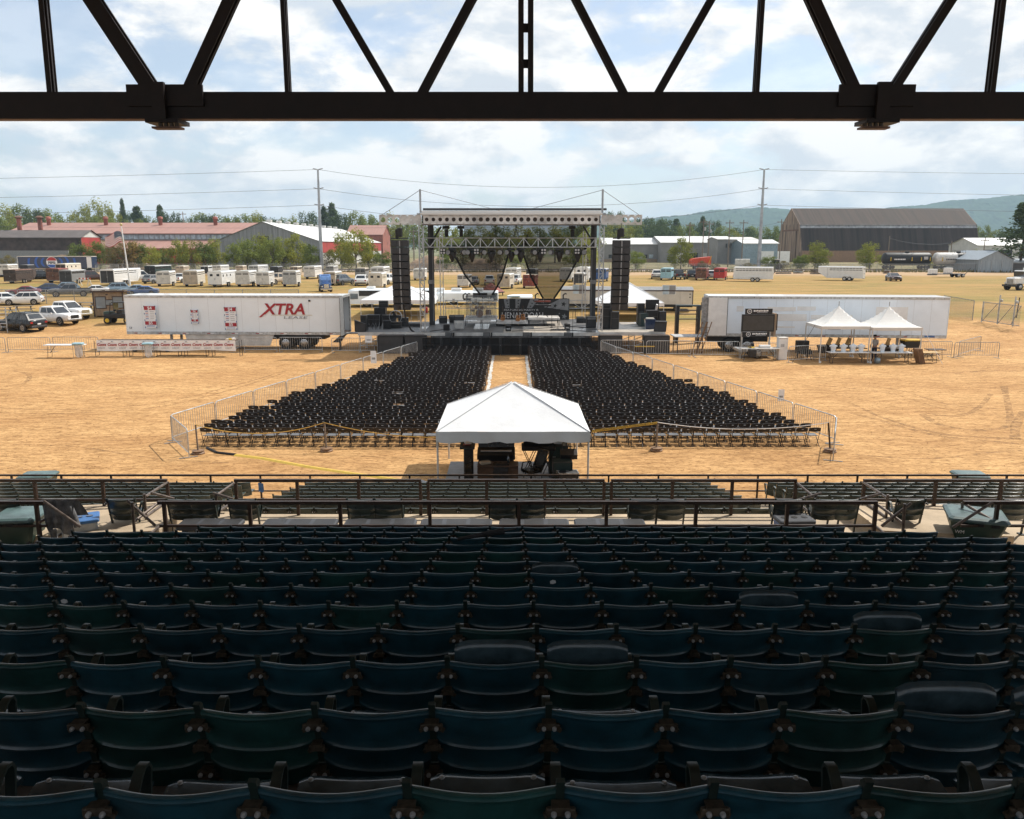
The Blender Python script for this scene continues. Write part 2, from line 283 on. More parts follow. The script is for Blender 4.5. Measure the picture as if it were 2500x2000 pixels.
def again(o, label, loc, rz=0, group=None):
    c = copy_tree(o); c['label'] = label; c.location = loc; c.rotation_euler = (0, 0, rz)
    if group: c['group'] = group
    return c
TMP = bpy.data.scenes.new('workbench')            # scratch scene: quick evaluation of text and skin, removed at the end
def baked(o):
    TMP.collection.objects.link(o); vl = TMP.view_layers[0]; vl.update(); dg = vl.depsgraph
    me = bpy.data.meshes.new_from_object(o.evaluated_get(dg), depsgraph=dg); bpy.data.objects.remove(o); return me
TEXTS = {}
def text(s, size, name, m, parent, loc, rot=(R(90), 0, 0), depth=.004, xs=1.0, shear=0.0, bold=0.0, align='CENTER'):
    key = (s, size, m, depth, shear, bold)
    if key not in TEXTS:
        cu = bpy.data.curves.new('t', 'FONT'); cu.body = s; cu.size = size; cu.align_x = align; cu.align_y = 'CENTER'; cu.extrude = depth; cu.shear = shear; cu.offset = bold; cu.resolution_u = 3
        me = baked(bpy.data.objects.new('t', cu)); bpy.data.curves.remove(cu); me.name = name; me.materials.clear(); me.materials.append(M[m]); TEXTS[key] = me
    r = bpy.data.objects.new(name, TEXTS[key]); COL.objects.link(r); r.parent = parent; r.location = loc; r.rotation_euler = rot; r.scale = (xs, 1, 1)
    return r
ORD = ['first','second','third','fourth','fifth','sixth','seventh','eighth','ninth','tenth','eleventh','twelfth','thirteenth','fourteenth','fifteenth','sixteenth','seventeenth','eighteenth','nineteenth','twentieth']
def ordn(n):
    if n <= 20: return ORD[n-1]
    t = {2:'twenty',3:'thirty',4:'forty',5:'fifty',6:'sixty',7:'seventy',8:'eighty',9:'ninety'}[n//10]
    return t + '-' + ORD[n % 10 - 1] if n % 10 else t[:-1] + 'ieth'
# ================================================================ ground, hills
def ground_material():
    m = bpy.data.materials.new('ground'); m.use_nodes = True; t = m.node_tree; b = t.nodes['Principled BSDF']
    b.inputs['Roughness'].default_value = .95; b.inputs['Specular IOR Level'].default_value = .15
    g = nd(t, 'ShaderNodeNewGeometry'); sp = nd(t, 'ShaderNodeSeparateXYZ'); ln(t, g, sp)
    def noise(s, det, rough=.6, stretch=None, dist=0):
        mp = nd(t, 'ShaderNodeMapping'); ln(t, g, mp)
        if stretch: mp.inputs['Scale'].default_value = stretch
        n = nd(t, 'ShaderNodeTexNoise', i_Scale=s, i_Detail=det, i_Roughness=rough, i_Distortion=dist); ln(t, mp, n); return n
    def ramp(src, a, ca, bb, cb, out=0):
        r = nd(t, 'ShaderNodeValToRGB'); ln(t, src, r, out); r.color_ramp.elements[0].position = a; r.color_ramp.elements[0].color = (*ca, 1)
        r.color_ramp.elements[1].position = bb; r.color_ramp.elements[1].color = (*cb, 1); return r
    def mix(f, a, c, typ='MIX', fo=0):
        x = nd(t, 'ShaderNodeMixRGB', blend_type=typ)
        if isinstance(f, float): x.inputs[0].default_value = f
        else: ln(t, f, x, fo, 0)
        ln(t, a, x, 0, 1)
        if isinstance(c, tuple): x.inputs[2].default_value = (*c, 1)
        else: ln(t, c, x, 0, 2)
        return x
    # harrowed sand: broad damp patches, drag lines along the track, clods
    d1 = ramp(noise(.16, 5, .6, (1, 1.6, 1)), .34, (0.43, 0.245, 0.104), .66, (0.56, 0.345, 0.155))
    d2 = ramp(noise(2.2, 6, .7, (.5, 1.5, 1), .6), .36, (0.66, 0.62, 0.58), .60, (1.08, 1.08, 1.08))
    d3 = ramp(noise(9.0, 4, .7, (.55, 1.2, 1)), .36, (0.50, 0.45, 0.42), .50, (1.04, 1.04, 1.04))
    dirt = mix(1.0, mix(1.0, d1, d2, 'MULTIPLY'), d3, 'MULTIPLY')
    # dry mown grass with greener patches and mower stripes
    g1 = ramp(noise(.09, 5, .65, (.5, 1.6, 1), .5), .40, (0.40, 0.262, 0.110), .64, (0.265, 0.215, 0.078))
    g2 = ramp(noise(1.1, 6, .7, (.25, 1.8, 1), .4), .32, (0.66, 0.62, 0.56), .62, (1.12, 1.08, 1.0))
    g3 = ramp(noise(6, 3, .7, (.7, 1.4, 1)), .3, (0.7, 0.68, 0.62), .6, (1.05, 1.05, 1.05))
    grass = mix(1.0, mix(1.0, g1, g2, 'MULTIPLY'), g3, 'MULTIPLY')
    nb = noise(.07, 4, .6)
    def edge(lo, hi, amp, src):      # smooth step along Y with a wandering edge
        ma = nd(t, 'ShaderNodeMath', operation='MULTIPLY_ADD', i_1=amp, i_2=-amp/2); ln(t, src, ma)
        ad = nd(t, 'ShaderNodeMath', operation='ADD'); ln(t, sp, ad, 1, 0); ln(t, ma, ad, 0, 1)
        r = nd(t, 'ShaderNodeMapRange', interpolation_type='SMOOTHSTEP', i_1=lo, i_2=hi); ln(t, ad, r); return r
    c = mix(edge(73, 84, 26, nb), dirt, grass)
    # bare lane in front of the far fence, then weeds and gravel beyond it
    lane = mix(edge(176, 190, 30, nb), c, (0.40, 0.275, 0.165))
    weed = ramp(noise(.3, 5, .7), .38, (0.10, 0.115, 0.045), .62, (0.33, 0.26, 0.16))
    c = mix(edge(222, 236, 14, nb), lane, weed)
    far = ramp(noise(.01, 4), .4, (0.10, 0.12, 0.05), .6, (0.22, 0.20, 0.12))
    c = mix(edge(420, 480, 60, nb), c, far)
    ln(t, c, b, 0, 0)
    bn = noise(5.5, 5, .7, (.7, 1.1, 1)); bp = nd(t, 'ShaderNodeBump', i_Strength=.55, i_Distance=.06); t.links.new(bn.outputs[0], bp.inputs['Height']); t.links.new(bp.outputs[0], b.inputs['Normal'])
    M['ground'] = m
ground_material()
ys = [-400, -40, 0, 30, 60] + [66 + i*1.5 for i in range(22)] + [110, 160, 230, 300, 500, 900, 2000, 9000]
xs = [-9000, -2000, -400, -150, -80, -40, -20, 0, 20, 40, 80, 150, 400, 2000, 9000]
gb = B(); gb.grid([[(x, y, G(y)) for x in xs] for y in ys])
struct(gb.make('ground', 'ground'))
mat('track_dirt', (0.33, 0.185, 0.078), .95, 0, .22, 7, .6, 9)
_t = M['track_dirt'].node_tree; _n = nd(_t, 'ShaderNodeTexNoise', i_Scale=2.6, i_Detail=6.0, i_Roughness=.75); _tc = nd(_t, 'ShaderNodeTexCoord'); ln(_t, _tc, _n, 3, 0)
_r = nd(_t, 'ShaderNodeMapRange', i_1=.42, i_2=.68, i_3=.0, i_4=.75); ln(_t, _n, _r); _t.links.new(_r.outputs[0], _t.nodes['Principled BSDF'].inputs['Alpha'])
def track(pts, w):
    P = [gp(*p) for p in pts]; Q = []
    for i in range(len(P)-1):
        a, b_, c_, d_ = P[max(i-1, 0)], P[i], P[i+1], P[min(i+2, len(P)-1)]
        for k in range(8):
            u = k/8; Q.append(.5*((2*b_)+(c_-a)*u+(2*a-5*b_+4*c_-d_)*u*u+(3*b_-a-3*c_+d_)*u**3))
    L, Rr = [], []
    for i, p in enumerate(Q):
        d = (Q[min(i+1, len(Q)-1)]-Q[max(i-1, 0)]).normalized(); n = Vector((-d.y, d.x, 0)); ww = w*(.8+.3*random.random())/2
        L.append((p.x+n.x*ww, p.y+n.y*ww, .006)); Rr.append((p.x-n.x*ww, p.y-n.y*ww, .006))
    b = B(); b.grid([L, Rr]); struct(b.make('tyre_track', 'track_dirt'))
track([(2075, 985), (2170, 1025), (2290, 1058), (2400, 1068), (2500, 1072)], .30)
track([(2075, 1008), (2160, 1030), (2270, 1060), (2360, 1072), (2500, 1085)], .28)
track([(2250, 1010), (2290, 1035), (2370, 1050), (2440, 1046), (2466, 1030), (2460, 985), (2450, 940)], .34)
track([(2275, 1012), (2340, 1015), (2390, 995), (2420, 960)], .30)
track([(2330, 912), (2420, 905), (2500, 908)], .4)
track([(2500, 1005), (2480, 1040), (2478, 1075)], .4)
for a in ([(700, 905), (560, 945), (380, 985), (150, 1000), (-20, 995)], [(690, 912), (560, 953), (385, 994), (150, 1010), (-20, 1006)], [(2000, 930), (2180, 950), (2330, 990), (2500, 1000)], [(1990, 940), (2170, 960), (2320, 1002), (2500, 1014)], [(120, 900), (330, 905), (600, 890)], [(560, 1130), (380, 1120), (180, 1090), (20, 1085)], [(2080, 1110), (2260, 1120), (2420, 1105), (2500, 1100)]): track(a, .16)
track([(30, 905), (70, 915), (60, 935), (5, 945)], .3)
mat('clod', (0.34, 0.20, 0.09), .95, 0, .2, 3); cr2 = random.Random(8); cb2 = B()                # clods and pebbles on the harrowed dirt
for i in range(1500):
    y = 24.3+34*cr2.random()**1.5; x = cr2.uniform(-.68, .68)*y; s = cr2.uniform(.008, .022)*(1+y/70); a = cr2.uniform(0, 6.28)
    cb2.add([(x+s*math.cos(a+k*2.09)*1.3, y+s*math.sin(a+k*2.09), -.004) for k in range(3)]+[(x+cr2.uniform(-.3, .3)*s, y, s*.9)], [(0, 1, 3), (1, 2, 3), (2, 0, 3)])
stuff(cb2.make('dirt_clods', 'clod'), 'small clods and pebbles strewn over the arena dirt', 'clods')
# wooded ridges far away
leafmat('hill_wood', (0.085, 0.15, 0.075), (0.028, 0.065, 0.040))
for n in M['hill_wood'].node_tree.nodes:
    if n.type == 'TEX_NOISE': n.inputs['Scale'].default_value = .02
def ridge(name, prof, Y, depth, step, rough):
    rows = []; nx = int((prof[-1][0]-prof[0][0])/step); ny = 26
    def top(x):
        for (a, za), (c, zb) in zip(prof, prof[1:]):
            if a <= x <= c: u = (x-a)/(c-a); u = u*u*(3-2*u); return za+(zb-za)*u
        return 0
    for j in range(ny+1):
        r = []; v = j/ny
        for i in range(nx+1):
            x = prof[0][0]+(prof[-1][0]-prof[0][0])*i/nx
            s = math.sin(v*math.pi/2)**.9 if v < .85 else math.sin(.85*math.pi/2)**.9*(1+.02*(v-.85))
            z = top(x)*s/.98 + (random.random()-.5)*rough
            r.append((x+(random.random()-.5)*step*.6, Y+depth*v, z-1))
        rows.append(r)
    b = B(); b.grid(rows); struct(b.make(name, 'hill_wood'))
ridge('hills', [(-300, -4), (60, 40), (300, 96), (560, 128), (800, 150), (1000, 178), (1200, 190), (1420, 172), (1650, 168), (1920, 196), (2255, 232), (2560, 256), (3400, 250), (4600, 120), (5600, 20)], 3300, 900, 14, 10)
ridge('hills', [(-1300, -4), (-700, 20), (-300, 58), (-130, 62), (200, 40), (700, 20), (1400, -4)], 4200, 600, 18, 8)

# ================================================================ grandstand
PITCH_X, TREAD, RISE = .54, .87, .227
def rowD(k): return 2.58 + TREAD*(k-1)          # distance of the seat-back bolts
def rowF(k): return 5.06 - RISE*(k-1)           # floor of the row
ZC = 2.10                                       # concourse level
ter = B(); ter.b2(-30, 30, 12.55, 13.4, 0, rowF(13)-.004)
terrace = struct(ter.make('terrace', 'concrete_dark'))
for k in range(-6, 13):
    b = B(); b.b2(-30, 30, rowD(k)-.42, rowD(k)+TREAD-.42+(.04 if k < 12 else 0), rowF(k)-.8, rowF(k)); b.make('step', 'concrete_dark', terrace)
con = B(); con.b2(-30, 30, rowD(13)+TREAD-.42, 16.66, 1.0, ZC); concourse = struct(con.make('concourse', 'concrete'))
FD, FT = 17.55, .79                            # front section: distance of first row, tread
def frD(k): return FD + FT*k
def frF(k): return 1.17 - .147*k
fr = B(); fr.b2(-30, 30, 16.662, 17.30, 0, .9); front_terrace = struct(fr.make('front_terrace', 'concrete'))
for k in range(8):
    b = B(); b.b2(-30, 30, frD(k)-.45, frD(k)+FT-.45, -.1, frF(k)); b.make('step', 'concrete', front_terrace)
# stair blocks that lead down through the front section
for x in (-6.75, 6.8):
    b = B()
    for i in range(4): b.b2(x-.55, x+.55, 16.665+.27*i, 16.665+.27*(i+1)-.002, .5, ZC-.22*(i+1))
    b.make('stair', 'concrete', front_terrace)
# ramp block on the concourse beside the left and right stairs
for s, x in ((-1, -8.2), (1, 8.5)):
    b = B(); b.prism([(-1.5*s, 0), (1.05*s, 0), (1.05*s, .18), (-1.5*s, .30)][::s], 1.9, (x, 15.75, ZC+.002)); b.make('ramp_block', 'concrete', concourse)
# roof, back wall
roof = thing('grandstand_roof', 'dark steel roof and truss over the upper grandstand seats', 'roof', (0, 17.5, 0))
def RL(b, name, m, par=roof, smooth=False):     # world-built part under the roof thing
    o = b.make(name, m, par, smooth); o.matrix_parent_inverse = Matrix.Translation((0, -17.5, 0)); return o
b = B(); b.add([(-34, 18.2, 13.9), (34, 18.2, 13.9), (34, -9, 16.2), (-34, -9, 16.2)], [(0, 1, 2, 3)]); b.add([(-34, 18.2, 14.1), (34, 18.2, 14.1), (34, -9, 16.4), (-34, -9, 16.4)], [(3, 2, 1, 0)])
b.add([(-34, 18.2, 13.9), (34, 18.2, 13.9), (34, 18.2, 14.1), (-34, 18.2, 14.1)], [(0, 1, 2, 3)])
RL(b, 'roof_deck', 'roof_under')
b = B(); b.b2(-34, 34, -9.2, -9.0, 0, 7.7); RL(b, 'back_wall', 'roof_under')      # unseen; left open above the parapet so sky lights the seat backs
for x in range(-32, 33, 8):
    b = B(); b.bar((x, -8.9, 0), (x, -8.9, 16.1), .3, .3, (0, 1, 0)); RL(b, 'column', 'truss_steel')
TY = 17.5
tr = thing('x', 'x', 'x'); bpy.data.objects.remove(tr)
truss = B(); c0, c1 = at(1250, 228, TY).z, at(1250, 292, TY).z
truss.b2(-24, 24, TY-.17, TY-.145, c1, c0); truss.b2(-24, 24, TY+.145, TY+.17, c1, c0)
truss = RL(truss, 'roof_truss', 'truss_steel')
def TP(b, name, m): return b.make(name, m, truss)
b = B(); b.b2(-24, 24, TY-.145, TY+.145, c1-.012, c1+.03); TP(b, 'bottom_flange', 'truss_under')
b = B(); b.b2(-24, 24, TY-.16, TY+.16, 13.3, 13.75); TP(b, 'top_chord', 'truss_steel')
def member(a, c, wd, two=False):
    p, q = at(a[0]*1.1596, a[1]*1.1596, TY), at(c[0]*1.1596, c[1]*1.1596, TY)
    up = q + (p-q)*((13.3-q.z)/(p.z-q.z)); q = q + (q-p)*.06
    b = B(); d = (up-q).normalized(); n = Vector((d.z, 0, -d.x))
    if two:
        for s in (-1, 1): b.bar(q+n*s*wd*.32, up+n*s*wd*.32, wd*.36, .24, (0, 1, 0))
        for k in (.12, .34, .56, .8): m_ = q+(up-q)*k; b.box(m_.x, m_.y, m_.z, wd*.5, .06, .16)
    else:
        wd *= .88; b.bar(q, up, wd, .05, (0, 1, 0))
        for s in (-1, 1): b.bar(q+Vector((0, s*.11, 0)), up+Vector((0, s*.11, 0)), wd*.86, .025, (0, 1, 0))
    TP(b, 'post' if abs(d.x) < .15 else 'diagonal', 'truss_steel')
for a in [((92, 0), (110, 190), .13), ((196, 0), (316, 182), .40), ((487, 0), (403, 184), .30), ((597, 0), (607, 192), .11), ((708, 0), (822, 195), .17), ((993, 0), (890, 195), .21),
          ((1107, 0), (1107, 235), .30, True), ((1212, 0), (1312, 195), .17), ((1497, 0), (1386, 195), .18), ((1603, 0), (1591, 195), .11), ((1710, 0), (1793, 182), .29), ((2001, 0), (1884, 182), .22), ((2107, 0), (2084, 193), .13),
          ((-60, 0), (-175, 195), .2), ((2215, 0), (2330, 195), .2)]: member(*a)
for px in (345, 1848):
    c_ = at(px*1.1596, 220, TY).x; s = 1 if px < 1000 else -1
    b = B(); b.b2(c_-.66*1, c_+.86, TY-.235, TY-.175, c0-.28, c0+.13) if s > 0 else b.b2(c_-.86, c_+.66, TY-.235, TY-.175, c0-.28, c0+.13); TP(b, 'gusset_plate', 'truss_steel')
    b = B(); b.b2(c_-.13, c_+.13, TY-.34, TY-.24, c1-.05, c0+.16); b.b2(c_-.30, c_+.36, TY-.32, TY+.3, c1-.10, c1-.02); TP(b, 'hanger_bracket', 'truss_steel')
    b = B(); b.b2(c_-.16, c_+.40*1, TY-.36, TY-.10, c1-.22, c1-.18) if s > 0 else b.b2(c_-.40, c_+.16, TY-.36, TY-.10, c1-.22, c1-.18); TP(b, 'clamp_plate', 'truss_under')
    for i in range(4): b = B(); b.lathe([(.001, c1-.19), (.045, c1-.19), (.045, c1-.10), (.001, c1-.10)], 8, (c_+s*(-.02+.11*i), TY-.25, 0)); TP(b, 'bolt', 'bronze')

# ---------------------------------------------------------------- stadium seats
def strap(pts, wd, th, x=0.0):
    b = B(); secs = []
    for i, (y, z) in enumerate(pts):
        y0, z0 = pts[max(i-1, 0)]; y1, z1 = pts[min(i+1, len(pts)-1)]; d = Vector((y1-y0, z1-z0)).normalized(); n = (-d.y*th/2, d.x*th/2)
        secs.append([(x-wd/2, y+n[0], z+n[1]), (x+wd/2, y+n[0], z+n[1]), (x+wd/2, y-n[0], z-n[1]), (x-wd/2, y-n[0], z-n[1])])
    return b.loft(secs)
def back_builder(nx, zs, lip=1.25):
    b = B(); secs = []
    for i in range(nx+1):
        x = -.256+.512*i/nx; u = abs(x)/.256; bul = .058*(1-u*u); ring = []; zb = .335+.035*u**5; zt = .765-.010*u**6
        for z in zs:
            zz = zb+(z-.335)*(zt-zb)/.43
            e_ = .015*(math.exp(-((z-.575)/.011)**2)+math.exp(-((z-.444)/.011)**2))*min(1, (1.02-u)*9) + .007*max(0, 1-abs(z-.755)/.014)
            ring.append((x, -(zz-.70)*.25-bul-e_, zz))
        yt = -(zt-.70)*.25-bul
        for a_, h_ in ((-.003, .006), (.007, .010), (.017, .006)): ring.append((x, yt+a_*lip, zt+h_*lip))      # rolled top edge
        for z in (.760, .62, .48, .338):
            zz = zb+(z-.335)*(zt-zb)/.43; ring.append((x, -(zz-.70)*.25-bul+.016, zz))
        secs.append(ring)
    return b.loft(secs)
zs_f = [.335, .355, .40, .427, .436, .444, .452, .461, .50, .55, .558, .567, .575, .583, .592, .63, .68, .725, .738, .747, .755, .762, .765]
zs_s = [.335, .43, .444, .458, .561, .575, .589, .725, .741, .755, .765]
ME = {}
for key, m in (('navy', 'seat_navy'), ('green', 'seat_green')): ME['back_'+key] = back_builder(16, zs_f).mesh('backrest', m, True)
for key, m in (('navy', 'seat_navy'), ('green', 'seat_green'), ('sun', 'seat_sun')): ME['lowback_'+key] = back_builder(8, zs_s, 2.2 if key == 'sun' else 1.4).mesh('backrest', m, True)
def pan_builder():
    b = B(); secs = []
    for i in range(13):
        x = -.235+.47*i/12; u = abs(x)/.235; ring = []; L = .43-.03*u**8
        top = [(0.0, .0), (.12, -.012), (.27, -.004), (L-.05, .006), (L-.015, .0), (L, -.022)]
        for y, z in top: ring.append((x, y, z+.020*u*u-.008*(u > .97)))
        for y, z in reversed(top[:-1]): ring.append((x, y, z+.020*u*u-.032))
        secs.append(ring)
    return b.loft(secs)
ME['pan'] = pan_builder().mesh('seat_pan', 'seat_pan', True)
ME['rivet'] = B().lathe([(.001, 0), (.013, 0), (.010, .007), (.001, .009)], 8).mesh('rivet', 'bolt_zinc', True)
ME['rivet_u'] = B().lathe([(.001, -.009), (.010, -.007), (.013, 0), (.001, 0)], 8).mesh('rivet', 'bolt_zinc', True)
st = B(); st.add(*[(s.v, s.f) for s in [strap([(-.026, .786), (-.014, .79), (-.006, .782), (.02, .68), (.075, .46), (.13, .25), (.16, .02)], .030, .034)]][0]); st.box(.0, .16, .010, .09, .14, .02)
ME['stanchion'] = st.mesh('stanchion', 'seat_steel', True)
ME['arm'] = strap([(.06, .44), (.17, .545), (.255, .625), (.285, .642), (.315, .638), (.330, .61), (.31, .50), (.18, .36)], .040, .014).mesh('armrest', 'seat_steel', True)
def bracket(z, wd, bolts=True, merged=False):
    y = -(z-.70)*.25; b = B(); b.cbox(0, y-.045, z, wd, .022, .030, .006); b.box(0, y-.036, z+.018, wd*.62, .045, .010)
    for s in (-1, 1): b.box(s*wd*.42, y-.030, z-.022, .028, .016, .018, 0, 0, s*.5)
    return b
def bolt(z, x):
    b = B(); y = -(z-.70)*.25; b.lathe([(.001, -.014), (.007, -.013), (.0105, -.006), (.0105, .004), (.001, .004)], 10, (x, y-.058, z-.002), 'y'); return b
ME['br_u'] = bracket(.70, .105).mesh('bracket', 'bronze'); ME['br_m'] = bracket(.572, .075).mesh('bracket', 'bronze'); ME['br_l'] = bracket(.412, .085).mesh('bracket', 'bronze')
for z, k in ((.70, 'u'), (.412, 'l')):
    for x, s in ((-.024, 'a'), (.024, 'b')): ME['bolt_'+k+s] = bolt(z, x).mesh('bolt', 'bolt_zinc', True)
b = bracket(.70, .10); ME['br_far'] = b.mesh('bracket', 'bronze')
rs = random.Random(5)
UP = {(3, -1), (3, 0), (2, 3), (5, 3), (4, 4), (2, 4), (7, 0)}
def seat(k, n, loc, label, group, col=None, near=False, up=False, sun_=False, low=False):
    t = thing('stadium_seat', label, 'seat', loc, 0, group)
    col = col or ('green' if rs.random() < .25 else 'navy')
    ref('backrest', ME[('back_' if near else 'lowback_')+('sun' if sun_ else col)], t, None, (R(rs.uniform(-.8, .8)), 0, R(rs.uniform(-.5, .5))))
    p = ref('seat_pan', ME['pan'], t, (0, .06, .405 if up else .452), (R(84 + rs.uniform(-4, 5)) if up else R(rs.uniform(-1.5, 3.5)), 0, 0))
    if near:
        
        for x_ in (-.19, .19): ref('rivet', ME['rivet_u' if up else 'rivet'], p, (x_, .375, -.013 if up else .018))
    for dx_ in ((-.27,) if not low else (-.27, .27)):
        ref('stanchion', ME['stanchion'], t, (dx_, 0, 0)); ref('armrest', ME['arm'], t, (dx_, 0, 0))
        if near:
            u = ref('bracket', ME['br_u'], t, (dx_, 0, 0)); ref('bolt', ME['bolt_ua'], u); ref('bolt', ME['bolt_ub'], u)
            ref('bracket', ME['br_m'], t, (dx_, 0, 0)); l = ref('bracket', ME['br_l'], t, (dx_, 0, 0)); ref('bolt', ME['bolt_la'], l); ref('bolt', ME['bolt_lb'], l)
        else:
            u = ref('bracket', ME['br_far'], t, (dx_, 0, 0)); ref('bolt', ME['bolt_ua'], u); ref('bolt', ME['bolt_ub'], u)
    return t
ROWNAME = {1: 'row nearest the camera'}
for k in range(2, 14): ROWNAME[k] = ordn(k)+' row from the camera'
NSEAT = 0
for k in range(1, 14):
    D, F = rowD(k), rowF(k); Z = D*CP+(CAMH-F-.7)*SP; half = .625*Z+.30
    lo, hi = -half, half
    if k == 11: lo, hi = (92-1250)/2000*Z, (2455-1250)/2000*Z
    if k == 12: lo, hi = (185-1250)/2000*Z, (2362-1250)/2000*Z
    if k == 13: lo, hi = (464-1250)/2000*Z, (2072-1250)/2000*Z
    x = .44 - PITCH_X*40; cs = []
    while x < hi+.27:
        if x > lo-.27 and (k < 11 or (x-.2 > lo and x+.2 < hi)): cs.append(x)
        x += PITCH_X
    for i, x in enumerate(cs):
        n = round((x-.44)/PITCH_X)
        seat(k, n, (x, D, F), f'dark stadium seat, {ordn(i+1)} from the left in the {ROWNAME[k]}', 'upper grandstand seats', None, k <= 7, (k, n) in UP); NSEAT += 1
# loose chairs on the sunlit concourse
CH = [(8, 0), (294, 1), (440, 1), (487, 1), (590, 1), (881, 1), (946, 1), (1228, 1), (1296, 1), (1573, 1), (1640, 1), (1928, 1), (2024, 1), (2066, 1), (2226, 1), (2484, 0)]
for i, (px, a) in enumerate(CH):
    p = gp(px, 1222, ZC+.76)
    seat(0, 0, (p.x, 15.25, ZC), f'green stadium chair on the sunlit concourse, {ordn(i+1)} from the left', 'concourse chairs', 'sun', False, False, True, True); NSEAT += 1
# front section: nearest row built seat by seat, the rest as one mass of seats
mass = B(); bk = back_builder(4, [.335, .43, .444, .458, .561, .575, .589, .735, .755, .765], 2.2)
one = B(); one.merge(bk, Matrix.Identity(4)); one.box(0, .24, .43, .46, .38, .03); one.add(strap([(-.03, .805), (-.01, .80), (.075, .46), (.16, .02)], .034, .036, -.27).v, strap([(-.03, .805), (-.01, .80), (.075, .46), (.16, .02)], .034, .036, -.27).f)
a_ = strap([(.015, .60), (.05, .655), (.26, .668), (.32, .655), (.16, .36)], .046, .014, -.27); one.add(a_.v, a_.f)
ind = 0
for k in range(8):
    D, F = frD(k), frF(k); i = 0; Z = D*CP+(CAMH-F-.7)*SP
    for x0, x1, off in ((-18, -7.35, .1), (-6.05, 6.15, .0), (7.45, 18, .05)):
        x = x0+.27+off
        while x < x1-.2:
            if abs(x) < .63*Z+.3:
                i += 1
                if k == 0: seat(0, 0, (x, D, F), f'green stadium seat, {ordn(i)} from the left in the row just below the concourse', 'front section seats', 'sun', False, False, True)
                else: mass.merge(one, Matrix.Translation((x, D, F)))
            x += PITCH_X
stuff(mass.make('stadium_seats', 'seat_sun', None, True), 'rows of green stadium seats stepping down to the dirt arena', 'seats')

# ---------------------------------------------------------------- railings
def railing(label, segs, posts, mrail='rail_brown', pipes=(), group='grandstand railings'):
    base = Vector(posts[0][0]); t = thing('railing', label, 'railing', base, 0, group); inv = Matrix.Translation(-base)
    def P(b, n, m):
        b.v = [tuple(inv @ Vector(v)) for v in b.v]; return b.make(n, m, t)
    for n, p, q, w_, h_ in segs: b = B(); b.bar(p, q, w_, h_); P(b, n, mrail)
    for p, q, w_ in posts: b = B(); b.bar(p, q, w_, w_, (0, 1, 0)); P(b, 'post', mrail)
    for p, q in pipes: b = B(); b.tube(p, q, .027, 10); P(b, 'handrail', 'rail_pipe')
    return t
Y1, Y2, Y3 = 14.5, 16.6, 23.75
def xat(px, py, Y): return at(px, py, Y).x
# near railing behind the upper section (three runs)
z1, z1b = 3.05, 2.60
def run(px0, px1, posts, Y, zt, zl, z0, label, w_=.06, pw=.062, pipes=()):
    py = 1228 if Y == Y1 else (1178 if Y == Y2 else 1156)
    x0, x1 = xat(px0, py, Y), xat(px1, py, Y)
    segs = [('top_rail', (x0, Y, zt), (x1, Y, zt), w_, w_*1.0)]
    if zl: segs.append(('lower_rail', (x0, Y, zl), (x1, Y, zl), w_*.75, w_*.75))
    railing(label, segs, [((xat(p, py, Y), Y, z0), (xat(p, py, Y), Y, zt-w_/2), pw) for p in posts], 'rail_brown', pipes)
a3 = lambda px, py, Y: tuple(at(px, py, Y))
run(-250, 108, (-110, 88), Y1, z1, z1b, ZC, 'brown railing run at the far left with a grey sweater over its end', pipes=[(a3(107, 1224, 14.45), a3(196, 1286, 14.4)), (a3(96, 1276, 14.45), a3(174, 1229, 15.2)), (a3(103, 1332, 14.3), a3(181, 1284, 15.2)), (a3(176, 1226, 15.2), a3(183, 1326, 15.2))])
run(385, 2142, (400, 609, 830, 1049, 1267, 1481, 1700, 1923, 2139), Y1, z1, z1b, ZC, 'long dark brown railing between the upper seats and the concourse',
    pipes=[(a3(310, 1222, 14.4), a3(380, 1284, 14.4)), (a3(326, 1275, 14.3), a3(386, 1228, 14.9)), (a3(322, 1226, 14.3), a3(330, 1318, 14.3)), (a3(358, 1310, 14.3), a3(392, 1284, 14.9)), (a3(2142, 1232, 14.9), a3(2205, 1278, 14.3)), (a3(2152, 1285, 14.5), a3(2225, 1228, 14.4)), (a3(2209, 1230, 14.3), a3(2203, 1318, 14.3)), (a3(2138, 1285, 14.9), a3(2172, 1314, 14.3))])
run(2352, 2760, (2436, 2620), Y1, z1, z1b, ZC, 'brown railing run at the far right beside the green bin', pipes=[(a3(2350, 1228, 15.1), a3(2435, 1278, 14.4)), (a3(2326, 1288, 14.5), a3(2424, 1226, 14.4)), (a3(2348, 1284, 15.1), a3(2422, 1332, 14.3)), (a3(2350, 1228, 15.1), a3(2343, 1316, 15.1))])
# railing along the front edge of the concourse
z2, z2b = 2.86, 2.44
run(-200, 408, (-80, 84, 250, 408), Y2, z2, z2b, ZC, 'reddish brown railing on the concourse edge, left run', pipes=[(a3(408, 1178, 16.6), a3(355, 1212, 15.6)), (a3(368, 1203, 15.5), a3(425, 1218, 15.6)), (a3(352, 1206, 15.5), a3(360, 1300, 15.5)), (a3(410, 1222, 16.6), a3(355, 1262, 15.6))])
run(572, 1028, (575, 725, 875, 1026), Y2, z2, z2b, ZC, 'reddish brown railing on the concourse edge, second run from the left', pipes=[(a3(574, 1178, 16.6), a3(525, 1212, 15.7)), (a3(520, 1204, 15.6), a3(568, 1218, 15.6)), (a3(527, 1206, 15.6), a3(530, 1268, 15.6)), (a3(575, 1222, 16.6), a3(532, 1250, 15.7))])
run(1044, 1476, (1045, 1188, 1330, 1475), Y2, z2, z2b, ZC, 'reddish brown railing on the concourse edge behind the mixing tent')
